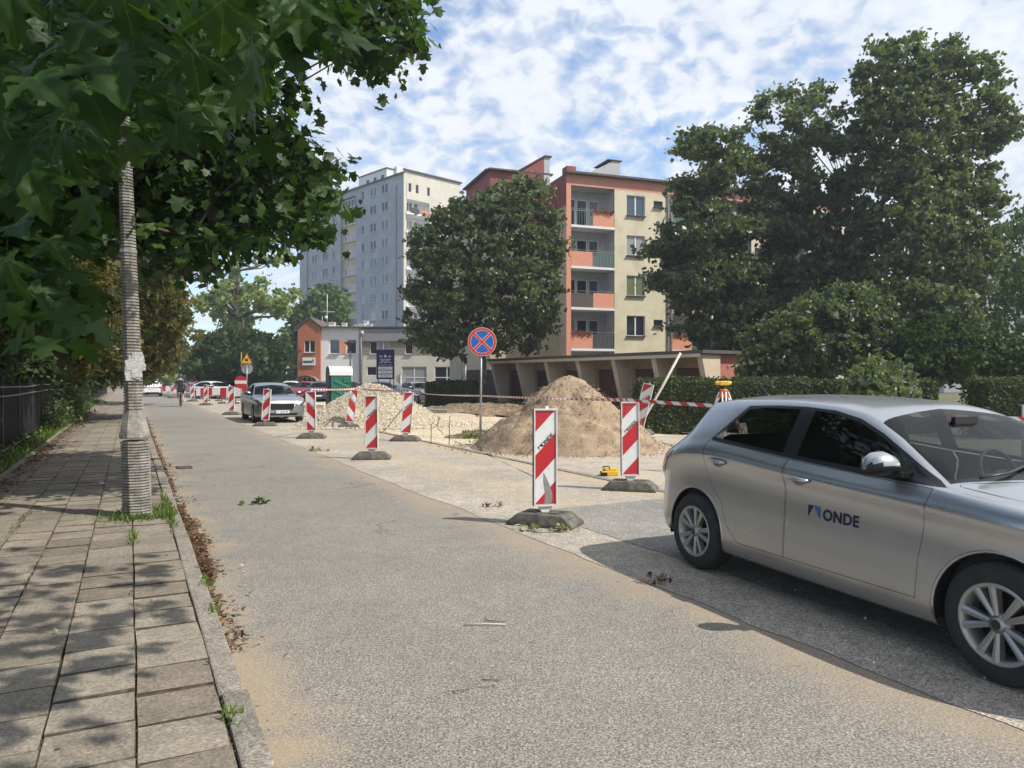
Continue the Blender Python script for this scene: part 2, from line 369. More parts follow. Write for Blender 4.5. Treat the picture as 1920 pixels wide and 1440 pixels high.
# block paving of the yard
m, n, l, b = nodes_of('block_paving')
t = n.new('ShaderNodeTexCoord'); mp = n.new('ShaderNodeMapping'); mp.inputs['Rotation'].default_value = (0, 0, -STREET_A); l.new(t.outputs['Object'], mp.inputs[0])
bk = n.new('ShaderNodeTexBrick'); bk.inputs['Scale'].default_value = 1.0; bk.inputs['Brick Width'].default_value = 0.2; bk.inputs['Row Height'].default_value = 0.1; bk.inputs['Mortar Size'].default_value = 0.006
bk.inputs['Color1'].default_value = (.33, .29, .24, 1); bk.inputs['Color2'].default_value = (.45, .40, .33, 1); bk.inputs['Mortar'].default_value = (.18, .15, .11, 1); l.new(mp.outputs[0], bk.inputs['Vector'])
x = n.new('ShaderNodeTexNoise'); x.inputs['Scale'].default_value = 1.2; x.inputs['Detail'].default_value = 8; l.new(t.outputs['Object'], x.inputs['Vector'])
r = n.new('ShaderNodeValToRGB'); r.color_ramp.elements[0].position = .4; r.color_ramp.elements[1].position = .62; l.new(x.outputs[0], r.inputs[0])
mx = n.new('ShaderNodeMix'); mx.data_type = 'RGBA'; l.new(r.outputs[0], mx.inputs[0]); l.new(bk.outputs[0], mx.inputs[6]); mx.inputs[7].default_value = (.43, .36, .27, 1)
l.new(mx.outputs[2], b.inputs['Base Color']); b.inputs['Roughness'].default_value = .9
bp = n.new('ShaderNodeBump'); bp.inputs['Distance'].default_value = .01; bp.inputs['Strength'].default_value = .6; l.new(bk.outputs['Fac'], bp.inputs['Height']); bp.invert = True; l.new(bp.outputs[0], b.inputs['Normal'])
leafmat('leaf_maple', [(0, (.013, .032, .007)), (.5, (.028, .060, .013)), (1, (.075, .13, .03))], .30, .48)
leafmat('leaf_maple_near', [(0, (.014, .036, .006)), (.6, (.026, .062, .011)), (1, (.075, .13, .03))], .30, .5, .2)
leafmat('leaf_dark', [(0, (.018, .036, .010)), (.6, (.04, .072, .02)), (1, (.075, .12, .03))], .28, .55)
leafmat('leaf_lime', [(0, (.045, .065, .032)), (.5, (.085, .115, .052)), (1, (.16, .19, .095))], .36, .42, .55)
leafmat('leaf_mid', [(0, (.03, .06, .015)), (.5, (.06, .11, .025)), (1, (.11, .17, .04))], .3, .5)
leafmat('leaf_pale', [(0, (.10, .15, .05)), (.5, (.19, .25, .09)), (1, (.30, .34, .15))], .35, .5)
leafmat('leaf_chestnut', [(0, (.03, .045, .012)), (.35, (.065, .085, .022)), (.6, (.14, .125, .04)), (.85, (.19, .14, .055)), (1, (.30, .215, .11))], .28, .55)
leafmat('leaf_fallen', [(0, (.05, .03, .015)), (.5, (.12, .065, .035)), (1, (.24, .15, .08))], .1, .8)
leafmat('leaf_wilted', [(0, (.10, .12, .05)), (.5, (.25, .26, .13)), (1, (.42, .42, .27))], .2, .7)
leafmat('grass', [(0, (.05, .09, .02)), (.5, (.10, .16, .035)), (1, (.20, .24, .07))], .3, .6)
leafmat('hedge', [(0, (.02, .035, .012)), (.6, (.05, .075, .022)), (1, (.11, .14, .04))], .2, .55)
mat('bark', (.045, .035, .027), .95, c2=(.12, .10, .08), scale=14, bump=.8, bscale=30)
mat('bark_pale', (.12, .10, .08), .95, c2=(.22, .19, .15), scale=10, bump=.6, bscale=30)
mat('black_metal', (.012, .012, .014), .45, c2=(.03, .03, .032), scale=8)
mat('grey_rail', (.30, .29, .28), .55, .3, c2=(.12, .10, .09), scale=12)
mat('galv', (.42, .43, .44), .45, .6, c2=(.30, .31, .32), scale=10)
mat('pole_concrete', (.12, .11, .095), .95, c2=(.36, .335, .30), scale=9, bump=.5, bscale=60, lo=.3, hi=.6)
mat('paper', (.62, .62, .60), .8, c2=(.35, .34, .33), scale=30, bump=.3)
mat('white_plastic', (.74, .74, .72), .4, c2=(.60, .59, .56), scale=9)
mat('sheet_white', (.72, .72, .71), .35, c2=(.58, .57, .54), scale=14, lo=.5, hi=.8)
mat('refl_red', (.52, .02, .03), .32, c2=(.43, .03, .035), scale=9, spec=.6)
mat('grey_side', (.15, .15, .15), .6, c2=(.25, .25, .24), scale=12)
mat('torn_grey', (.20, .20, .19), .8, c2=(.30, .29, .27), scale=30)
mat('rubber_block', (.035, .034, .032), .9, c2=(.17, .155, .125), scale=7, bump=.5, bscale=70)
mat('sign_blue', (.02, .12, .42), .35); mat('sign_red', (.60, .04, .03), .35); mat('sign_yellow', (.75, .50, .02), .4); mat('sign_grey', (.35, .36, .36), .5, .3)
mat('ink', (.02, .02, .03), .5); mat('logo_navy', (.012, .012, .045), .4); mat('logo_blue', (.03, .12, .30), .4)
mat('navy_board', (.015, .02, .10), .35); mat('text_white', (.75, .76, .80), .5)
mat('orange_tool', (.65, .16, .03), .5); mat('yellow_tool', (.70, .42, .03), .5); mat('timber_pale', (.50, .46, .40), .7)
mat('rust', (.16, .08, .05), .8); mat('blue_scrap', (.10, .30, .60), .5)
mat('sand', (.19, .135, .085), .95, c2=(.37, .275, .18), scale=3.5, bump=1.0, bscale=18, lo=.32, hi=.68, detail=9)
mat('stone_pale', (.46, .40, .31), .9, c2=(.70, .63, .52), scale=9)
mat('stone_core', (.36, .30, .21), .95, c2=(.52, .45, .34), scale=30, bump=1.0, bscale=50)
mat('plaster_cream', (.62, .56, .40), .9, c2=(.46, .41, .29), scale=.9, lo=.42, hi=.75, bump=.15, bscale=60)
mat('plaster_coral', (.60, .27, .19), .9, c2=(.54, .24, .17), scale=2)
mat('plaster_orange', (.66, .29, .18), .85, c2=(.60, .26, .165), scale=3)
mat('plaster_maroon', (.28, .075, .07), .9, c2=(.22, .07, .065), scale=2)
mat('plaster_grey', (.36, .37, .38), .9, c2=(.46, .47, .48), scale=1.3)
mat('plaster_blue', (.27, .295, .34), .9, c2=(.38, .405, .45), scale=.35, detail=8)
mat('plaster_white', (.76, .76, .74), .85, c2=(.66, .66, .65), scale=1)
mat('plaster_lightgrey', (.52, .52, .52), .85, c2=(.57, .57, .57), scale=1)
mat('plaster_ivory', (.58, .55, .47), .85, c2=(.50, .47, .40), scale=.6)
mat('plaster_ochre', (.52, .44, .30), .9, c2=(.44, .37, .26), scale=.8)
mat('cladding_grey', (.20, .20, .21), .8, c2=(.24, .24, .25), scale=2)
mat('wood_cladding', (.30, .25, .20), .8, c2=(.22, .19, .16), scale=4)
mat('brick_orange', (.42, .14, .07), .9, c2=(.36, .12, .06), scale=6)
mat('roof_felt', (.07, .06, .055), .9, c2=(.12, .10, .09), scale=6)
mat('frame_white', (.72, .72, .72), .4); mat('frame_grey', (.10, .10, .11), .5)
mat('pane_dark', (.015, .018, .022), .08, spec=.45); mat('pane_blue', (.05, .08, .12), .06, spec=.7); mat('pane_curtain', (.28, .28, .27), .15, spec=.8); mat('pane_green', (.13, .15, .06), .15, spec=.8)
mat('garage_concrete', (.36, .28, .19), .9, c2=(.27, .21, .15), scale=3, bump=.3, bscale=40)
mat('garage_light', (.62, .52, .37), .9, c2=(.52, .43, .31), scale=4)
mat('door_maroon', (.10, .03, .027), .7, c2=(.07, .025, .025), scale=4)
mat('salmon', (.44, .17, .12), .9, c2=(.36, .14, .105), scale=3)
mat('green_plastic', (.01, .13, .09), .35, c2=(.012, .10, .07), scale=3)
mat('rail_green', (.12, .20, .17), .6); mat('screen_brown', (.10, .075, .065), .8); mat('screen_grey', (.05, .055, .06), .8); mat('flower_red', (.5, .03, .05), .7)
mat('lamp_dark', (.03, .03, .035), .5); mat('skin', (.45, .27, .19), .6); mat('cloth_black', (.012, .012, .014), .9); mat('cloth_mint', (.35, .50, .45), .9); mat('helmet', (.03, .06, .10), .4)
# ---------------------------------------------------------------- setting: ground sheets
def sheet(name, quad, z, m, nx=1, ny=1, disp=None, parent=None, kind='structure'):
    """quad: 4 points (s,t) counter-clockwise"""
    P = [st(*q) for q in quad]; V = []; 
    for j in range(ny + 1):
        for i in range(nx + 1):
            a = P[0].lerp(P[1], i / nx); c_ = P[3].lerp(P[2], i / nx); p = a.lerp(c_, j / ny); p.z = z + (disp(p) if disp else 0); V.append(tuple(p))
    F = [(j * (nx + 1) + i, j * (nx + 1) + i + 1, (j + 1) * (nx + 1) + i + 1, (j + 1) * (nx + 1) + i) for j in range(ny) for i in range(nx)]
    mb = MB(); mb.add(V, F, 0, bool(disp)); o = mb.build(name, m, parent, recalc=True)
    if kind and parent is None: tag(o, kind=kind)
    return o
mb = MB(); mb.add([(-420, -70, -.06), (420, -70, -.06), (420, 460, -.06), (-420, 460, -.06)], [(0, 1, 2, 3)]); tag(mb.build('ground', 'terrain'), kind='structure')
tag(sheet('road', [(-12, .50), (-12, 3.8), (420, 3.8), (420, .50)], 0, 'asphalt'), 'grey asphalt carriageway running away between the kerb and the barriers')
mb = MB()
g1 = np.random.default_rng(5)
def edge_line(s0, s1, t, amp, step):
    return [(s, t + amp * float(mnoise.noise(Vector((s * 1.7, t, 0)))) + amp * .5 * float(mnoise.noise(Vector((s * 6, t, 2))))) for s in np.arange(s0, s1 + 1e-6, step)]
el = edge_line(-12, 60, 3.56, .06, .25)
el += [(420, 3.56)]
V = [tuple(st(s, t, .004)) for s, t in el] + [tuple(st(s, 6.62, .004)) for s, t in el]; k = len(el)
mb.add(V, [(i, i + 1, k + i + 1, k + i) for i in range(k - 1)]); tag(mb.build('worn_road_lane', 'worn_lane', recalc=True), kind='structure')
mb = MB(); a = [(s, t) for s, t in edge_line(-12, 7.8, 4.3, .05, .2)]; k = len(a)
V = [tuple(st(s, t, .008)) for s, t in a] + [tuple(st(s, 6.58, .008)) for s, t in a]
mb.add(V, [(i, i + 1, k + i + 1, k + i) for i in range(k - 1)]); tag(mb.build('asphalt_repair_patch', 'asphalt_patch', recalc=True), kind='structure')
sheet('paved_yard', [(-12, 6.76), (-12, 30), (16.5, 30), (16.5, 6.76)], .012, 'block_paving')
def bedz(p): return .05 * mnoise.fractal(p * .5, 1, 2, 4) + .02 * mnoise.noise(p * 3)
sheet('gravel_bed', [(16.5, 6.76), (16.5, 14.5), (60, 13), (60, 6.76)], -.02, 'gravel_bed', 90, 26, bedz)
sheet('soil_strip', [(16.5, 14.4), (16.5, 30), (75, 30), (75, 12.8)], -.01, 'soil', 90, 40, lambda p: .14 * abs(mnoise.fractal(p * .45, 1, 2, 5)) + .02)
sheet('car_park', [(60, 6.76), (60, 60), (110, 60), (110, 6.76)], -.015, 'asphalt_patch')
# flush kerb line between lane and yard: single stones
mb = MB(); mb.box((0, 0, 0), (.985, .132, .06)); proto = mb.build('kerb_stone', 'kerb_stone', bevel=.006); pm = proto.data; bpy.data.objects.remove(proto)
fk = MB(); fk.add([tuple(st(-12, 6.62, -.001)), tuple(st(60, 6.62, -.001)), tuple(st(60, 6.76, -.001)), tuple(st(-12, 6.76, -.001))], [(0, 1, 2, 3)]); flush = tag(fk.build('flush_kerb', 'joint'), 'line of flush kerb stones between the worn lane and the paved yard', kind='structure')
for i in range(-4, 34):
    p = st(i + .5, 6.69, -.012 + random.uniform(-.004, .006)); inst('kerb_stone', pm, flush, p, (0, 0, STREET_A + random.uniform(-.008, .008)))
# sidewalk
sw = sheet('sidewalk', [(-6, -1.72), (-6, .375), (200, .375), (200, -1.72)], .064, 'joint')
slabs = []
for k_, mm in enumerate(('slab_a', 'slab_b', 'slab_c', 'slab_a', 'slab_b')):
    mb = MB(); h = .1705; hy = .1732; c_ = .004; jit = [(random.uniform(-.001, .007), random.uniform(-.001, .005)) for _ in range(4)]
    low = [(-h, -hy), (h, -hy), (h, hy), (-h, hy)]; sg = [(1, 1), (-1, 1), (-1, -1), (1, -1)]
    a = [(x + sg[i][0] * jit[i][0], y + sg[i][1] * jit[i][1], -.04) for i, (x, y) in enumerate(low)]; b_ = [(p[0], p[1], -.006) for p in a]; t_ = [(x + sg[i][0] * c_, y + sg[i][1] * c_, 0) for i, (x, y) in enumerate(low)]
    mb.add(a + b_ + t_, [(0, 1, 5, 4), (1, 2, 6, 5), (2, 3, 7, 6), (3, 0, 4, 7), (4, 5, 9, 8), (5, 6, 10, 9), (6, 7, 11, 10), (7, 4, 8, 11), (8, 9, 10, 11)])
    for q in range(8): mb.m[q] = 1
    o = mb.build('paving_slab', [mm, 'joint']); slabs.append(o.data); bpy.data.objects.remove(o)
far_sl = MB()
for col in range(6):
    tcn = .375 - .35 * (col + .5); off = random.uniform(-.17, .17)
    for row in range(160):
        s = .8 + off + row * .353
        z = .08 + .004 * mnoise.noise(Vector((s * .8, tcn, 0))) * 2 + random.uniform(-.003, .003)
        rot = (random.uniform(-.016, .016), random.uniform(-.018, .018), STREET_A + random.uniform(-.02, .02))
        if row < 49 and 1.0: inst('paving_slab', random.choice(slabs), sw, st(s, tcn + .008 * mnoise.noise(Vector((s, col, 4))), z), rot)
        else:
            q = st(s, tcn, z); far_sl.box((q.x, q.y, z - .02), (.338, .338, .04), STREET_A, mi=random.choice((0, 1, 1, 2)))
o = far_sl.build('far_paving_slabs', ['slab_a', 'slab_b', 'slab_c'], sw); tag(o, kind='stuff')
mb = MB(); mb.add([tuple(st(56, -1.72, .078)), tuple(st(56, .37, .078)), tuple(st(200, .37, .078)), tuple(st(200, -1.72, .078))], [(0, 1, 2, 3)]); mb.build('far_walk_surface', 'slab_b', sw)
kb = MB(); kb.add([tuple(st(-6, .376, .01)), tuple(st(200, .376, .01)), tuple(st(200, .50, .01)), tuple(st(-6, .50, .01))], [(0, 1, 2, 3)]); kerb = tag(kb.build('kerb', 'joint'), 'low concrete kerb between the sidewalk and the road', kind='structure')
mb = MB(); mb.box((0, 0, 0), (.992, .122, .12)); o = mb.build('kerb_stone', 'kerb_stone', bevel=.012); pm2 = o.data; bpy.data.objects.remove(o)
for i in range(-4, 60):
    o = inst('kerb_stone', pm2, kerb, st(i + .3, .438 + random.uniform(-.006, .006), .026 + random.uniform(-.008, .004)), (random.uniform(-.02, .02), 0, STREET_A + random.uniform(-.006, .006)))
    bvm = o.modifiers.new('b', 'BEVEL'); bvm.width = .012; bvm.segments = 2
fr = MB(); fr.box(tuple(st(130, .438, .02)), (140, .12, .12), STREET_A); fr.build('far_kerb', 'kerb_stone', kerb)
mb = MB()
for i in range(-4, 90): mb.box(tuple(st(i + .5, -1.76 + random.uniform(-.01, .01), .055)), (.985, .07, .10), STREET_A + random.uniform(-.01, .01))
tag(mb.build('sidewalk_edging', 'kerb_stone'), 'narrow concrete edging between the sidewalk and the grass verge', kind='structure')
sheet('verge', [(-6, -7), (-6, -1.80), (200, -1.80), (200, -7)], .05, 'soil', 120, 6, lambda p: .03 * mnoise.noise(p * 1.2))
# drain grate in the gutter
dg_ = MB(); p = gp(345, 877); c_ = (p.x, p.y, .006)
dg_.box(c_, (.42, .26, .01), STREET_A, mi=0)
for i in range(7): 
    q = p + US * (-.17 + i * .057); dg_.box((q.x, q.y, .013), (.025, .2, .006), STREET_A, mi=1)
o = dg_.build('drain_grate', ['ink', 'rust']); tag(o, 'rusty iron drain grate set in the asphalt beside the kerb', 'drain')
# ---------------------------------------------------------------- ground litter and grass
def leaf_litter(name, label, pts, size, m, tpl=LEAF_STAR, z=.012, seed=1, lift=.03, flat=.35):
    g = np.random.default_rng(seed); P = np.array([(p[0], p[1], (p[2] if len(p) > 2 else 0) + z + g.random() * lift) for p in pts])
    Nn = g.normal(size=P.shape) * flat + np.array([0, 0, 1]); S = size * g.uniform(.5, 1.3, len(P)); V, F, tn = scatter(tpl, P, Nn, S, g)
    o = npmesh(name, V, F, m, tone=tn); tag(o, label, kind='stuff'); return o
g = np.random.default_rng(21); pts = []
for i in range(4200):
    s = g.uniform(4.5, 34) if g.random() < .6 else g.uniform(6.2, 10); t = .515 + abs(g.normal()) * (.03 + .14 * max(0, mnoise.noise(Vector((s * 1.1, 0, 0))) + .15)); q = st(s, t); pts.append((q.x, q.y))
leaf_litter('fallen_leaves', 'brown dry leaves lying in the gutter along the kerb', pts, .032, 'leaf_fallen')
pts = []
for i in range(3000):
    s = g.uniform(8, 40); t = -1.70 + abs(g.normal()) * .16; q = st(s, t, .07); pts.append(tuple(q))
leaf_litter('dry_leaves', 'brown dry leaves along the fence side of the sidewalk', pts, .038, 'leaf_fallen', seed=2)
pts = [tuple(st(g.uniform(1.5, 14), g.uniform(-1.7, 1.2) if g.random() < .6 else g.uniform(.5, .8), .07)) for i in range(170)]
pts = [(x_, y_, z_ if (x_ * .889 + y_ * .458) < .5 else 0) for x_, y_, z_ in pts]
leaf_litter('leaf_scraps', 'pale torn leaf scraps scattered over slabs and gutter', pts, .035, 'leaf_wilted', tpl=LEAF_KITE, seed=3)
pts = []
for i in range(5200):
    k_ = g.integers(0, 7); q = st(1.2 + abs(g.normal()) * 7, .375 - .35 * k_ + g.normal() * .012); pts.append((q.x, q.y, .062))
leaf_litter('joint_debris', 'dry crumbs and moss caught in the joints between the slabs', pts, .016, 'leaf_fallen', tpl=LEAF_KITE, seed=13, lift=.012, z=.004)
def grass(name, label, pts, h, seed=1, m='grass', wd=.09):
    g = np.random.default_rng(seed); n = len(pts); P = np.array(pts); V0 = np.array([(-wd, 0, 0), (wd, 0, 0), (0, .6, .12), (0, 1, .38)]); V0 = np.array([(-wd, 0, 0), (wd, 0, 0), (wd * .7, .55, .10), (-wd * .5, 1.0, .35)]); F0 = np.array([(0, 1, 2), (0, 2, 3)])
    Nn = g.normal(size=(n, 3)); Nn[:, 2] *= .3; Nn /= np.linalg.norm(Nn, axis=1, keepdims=True); T = np.array([0, 0, 1.0]) + g.normal(size=(n, 3)) * .35; T -= (T * Nn).sum(1, keepdims=True) * Nn; T /= np.linalg.norm(T, axis=1, keepdims=True)
    B = np.cross(T, Nn); S = h * g.uniform(.4, 1.3, n)
    V = P[:, None] + S[:, None, None] * (V0[None, :, 0, None] * B[:, None] + V0[None, :, 1, None] * T[:, None] + V0[None, :, 2, None] * Nn[:, None]); F = F0[None] + (np.arange(n) * 4)[:, None, None]
    o = npmesh(name, V.reshape(-1, 3), F.reshape(-1, 3), m, tone=np.repeat(g.random(n), 4)); return tag(o, label, kind='stuff')
pts = [tuple(st(g.uniform(3, 60), -1.82 - abs(g.normal()) * .3, .05)) for i in range(9000)]
grass('verge_grass', 'green grass and weeds on the verge in front of the black fence', pts, .16, 4)
PB = gp(258, 968, .08)      # foot of the concrete pole
pts = []
for i in range(1500):
    a = g.uniform(0, 6.28); r_ = .14 + abs(g.normal()) * .13; q = PB + Vector((math.cos(a) * r_, math.sin(a) * r_, 0)) + NS * .08
    if (q.x * .889 + q.y * .458) < .47: pts.append((q.x, q.y, .075))
for i in range(700): q = st(PB.dot(US) + g.normal() * .5 + .2, .38 + g.normal() * .015); pts.append((q.x, q.y, .075))
for c0, n_ in (((.2, .375), 90), ((3.5, .40), 60), ((5.15, .47), 60), ((5.9, .5), 40)):
    for i in range(n_ // 2): q = st(c0[0] + 0 + g.normal() * .06, c0[1] + g.normal() * .02); pts.append((q.x, q.y, .06))
for i in range(60): q = st(7.9 + g.normal() * .25, .03 + g.normal() * .02); pts.append((q.x, q.y, .07))
for i in range(60): q = st(9.3 + g.normal() * .4, -1.02 + g.normal() * .02); pts.append((q.x, q.y, .07))
grass('weeds', 'green weeds growing round the foot of the concrete pole and in the joints', pts, .07, 5)
pts = []
for i in range(3800): q = st(g.uniform(6, 45) if g.random() < .3 else g.uniform(25, 50), -1.88 - abs(g.normal()) * .22, .06 + g.random() ** 2 * .35); pts.append(tuple(q))
P = np.array(pts); gg = np.random.default_rng(6); V, F, tn = scatter(LEAF_KITE, P, gg.normal(size=P.shape) * .7 + np.array([0, 0, .8]), gg.uniform(.05, .13, len(P)), gg)
tag(npmesh('ground_cover', V, F, 'leaf_mid', tone=tn), 'leafy weeds and creeper at the foot of the fence', kind='stuff')
# fence
fence = empty('fence', st(10, -2.3, .05), 'black metal picket fence with grey rails along the sidewalk', 'fence', rz=STREET_A)
mb = MB(); mb.box((0, 0, .68), (.022, .022, 1.36)); mb.add([(-.02, -.02, 1.36), (.02, -.02, 1.36), (.02, .02, 1.36), (-.02, .02, 1.36), (0, 0, 1.46)], [(0, 1, 4), (1, 2, 4), (2, 3, 4), (3, 0, 4)]); o = mb.build('picket', 'black_metal'); pk = o.data; bpy.data.objects.remove(o)
mb = MB(); mb.box((0, 0, .78), (.07, .07, 1.56)); mb.box((0, 0, 1.58), (.09, .09, .04)); o = mb.build('post', 'black_metal'); pst = o.data; bpy.data.objects.remove(o)
for i in range(270): inst('picket', pk, fence, (4 + i * .115, 0, 0))
mb = MB()
for i in range(400): mb.box((4 + 270 * .115 + i * .125, 0, .70), (.022, .022, 1.42))
for i in range(40): mb.box((i * .115 - .6, 0, .70), (.022, .022, 1.42))
tag(mb.build('far_pickets', 'black_metal', fence), kind='stuff')
for i in range(-1, 32): inst('post', pst, fence, (i * 2.5 + .4, 0, 0))
for z, m_ in ((.12, 'grey_rail'), (1.2, 'grey_rail'), (1.38, 'grey_rail')):
    mb = MB(); mb.tube([(-3 + i * 3, -.038, z + random.uniform(-.02, .02)) for i in range(28)], .021, 6); mb.build('rail', m_, fence)
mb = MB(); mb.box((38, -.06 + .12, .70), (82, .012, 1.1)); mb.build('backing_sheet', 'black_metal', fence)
# ---------------------------------------------------------------- trees
def tree(name, label, poly, d0, thick, ncl, rad, per, tpl, size, m, root, r0, top, cat='tree', group=None, seed=1, flat=.85, nmain=7, bark='bark', extra=None, hang=0, inset=6, up=.6, smooth=False, raw=0.0, rawf=2.2):
    g = np.random.default_rng(seed)
    cl = crown_points(poly, ncl, d0, thick, g, inset, raw, rawf)
    if extra: cl += extra
    root = Vector(root); e_ = empty(name, root, label, cat, group)
    P, Nn, S, tn = cloud(cl, g.uniform(rad * .6, rad * 1.25, len(cl)), per, g, size, flat=flat, up=up)
    V, F, t_ = scatter(tpl, P - np.array(root), Nn, S, g, tn, hang)
    npmesh('crown', V, F, m, e_, t_)
    if r0:
        mb = MB(); branches(mb, (0, 0, 0), Vector(top) - root, [Vector(c_) - root for c_ in cl[::max(1, len(cl) // 60)]], r0, g, nmain); mb.build('trunk', bark, e_)
    return e_, cl
# overhanging maple whose boughs cross the upper left
CAN = [(-60, -60), (772, -60), (786, 60), (783, 112), (745, 95), (735, 150), (690, 155), (655, 110), (600, 105), (570, 150), (580, 215), (560, 250), (612, 290), (648, 312), (655, 375), (612, 405), (606, 450), (585, 470), (545, 440), (505, 455), (500, 490), (440, 485), (405, 515), (350, 530), (340, 500), (260, 470), (120, 480), (-60, 460)]
mroot = st(7.0, -4.2, .05)
CAN_IN = [(x + (0 if x < 100 else -2), y) for x, y in CAN]
g = np.random.default_rng(31); cl = []
while len(cl) < 900:
    x = g.uniform(-60, 790); y = g.uniform(-60, 530)
    if not inpoly(CAN, x, y) or edged(CAN, x, y) < 12: continue
    # airy pocket where the sky shows between the boughs
    if 420 < x < 590 and 50 < y < 250 and g.random() < .72: continue
    cl.append(tuple(pp(x, y, g.uniform(9.0, 13.0) - .9 * (1 - x / 800))))
over = [tuple(pp(g.uniform(-300, 640), g.uniform(-620, -70), g.uniform(6.5, 12))) for _ in range(170)]
while len(over) < 290:  # unseen clusters added overhead to shade the near leaves and slabs
    p = (g.uniform(-2.6, 2.4), g.uniform(-2.5, 4.2), g.uniform(3.6, 6.6))
    if p[2] > 2.2 + .56 * max(0, p[1]) and mnoise.noise(Vector(p) * .7) > -.12 and .889 * (p[0] - .808 * p[2]) + .458 * (p[1] + .32 * p[2]) < .1: over.append(p)
mt = empty('overhanging_maple', mroot, 'big maple whose dark boughs overhang the sidewalk, concrete pole and road', 'tree')
allc = cl + over
P, Nn, S, tn = cloud(cl, g.uniform(.28, .52, len(cl)), 33, g, .125, flat=.6, up=.75); P2_, N2_, S2_, t2_ = cloud(over, g.uniform(.28, .52, len(over)), 17, g, .15, flat=.6, up=.75)
P = np.concatenate([P, P2_]); Nn = np.concatenate([Nn, N2_]); S = np.concatenate([S, S2_]); tn = np.concatenate([tn, t2_])
V, F, t_ = scatter(LEAF_MAPLE, P - np.array(mroot), Nn, S, g, tn, .25); npmesh('crown', V, F, 'leaf_maple', mt, t_)
mb = MB(); branches(mb, (0, 0, 0), st(8.0, -3.4, 9.5) - mroot, [Vector(c_) - mroot for c_ in [q_ for q_ in allc[::8] if not (-4.2 < q_[0] < -2.0 and q_[2] > 4.6 and 8 < q_[1] < 13)]], .2, g, 13, 7); mb.build('trunk', 'bark', mt)
# closer twigs of the same tree (3 to 7 m away)
CAN2 = [(-80, -60), (560, -60), (600, 60), (520, 130), (440, 220), (390, 250), (320, 265), (225, 275), (175, 380), (110, 500), (140, 600), (60, 640), (-80, 640)]
c2 = []
while len(c2) < 120:
    x = g.uniform(-80, 600); y = g.uniform(-60, 640)
    if inpoly(CAN2, x, y) and edged(CAN2, x, y) > 12: c2.append(tuple(pp(x, y, g.uniform(3.4, 7.5))))
P, Nn, S, tn = cloud(c2, g.uniform(.16, .34, len(c2)), 15, g, .15, flat=.6, up=.8)
V, F, t_ = scatter(LEAF_BIG, P - np.array(mroot), Nn, S, g, tn * .8, .3); o = npmesh('near_foliage', V, F, 'leaf_maple_near', mt, t_, smooth=True); tag(o, kind='stuff')
mb = MB()
for c_ in c2[::3]:
    c_ = Vector(c_); q = c_ + Vector((g.normal() * .4 - .5, g.normal() * .6 + .5, .5 + g.random() * .6)); mb.tube([q - mroot, q.lerp(c_, .5) - mroot + Vector((0, 0, .06)), c_ - mroot], [.012, .008, .004], 5, caps=False)
mb.build('twigs', 'bark', mt)
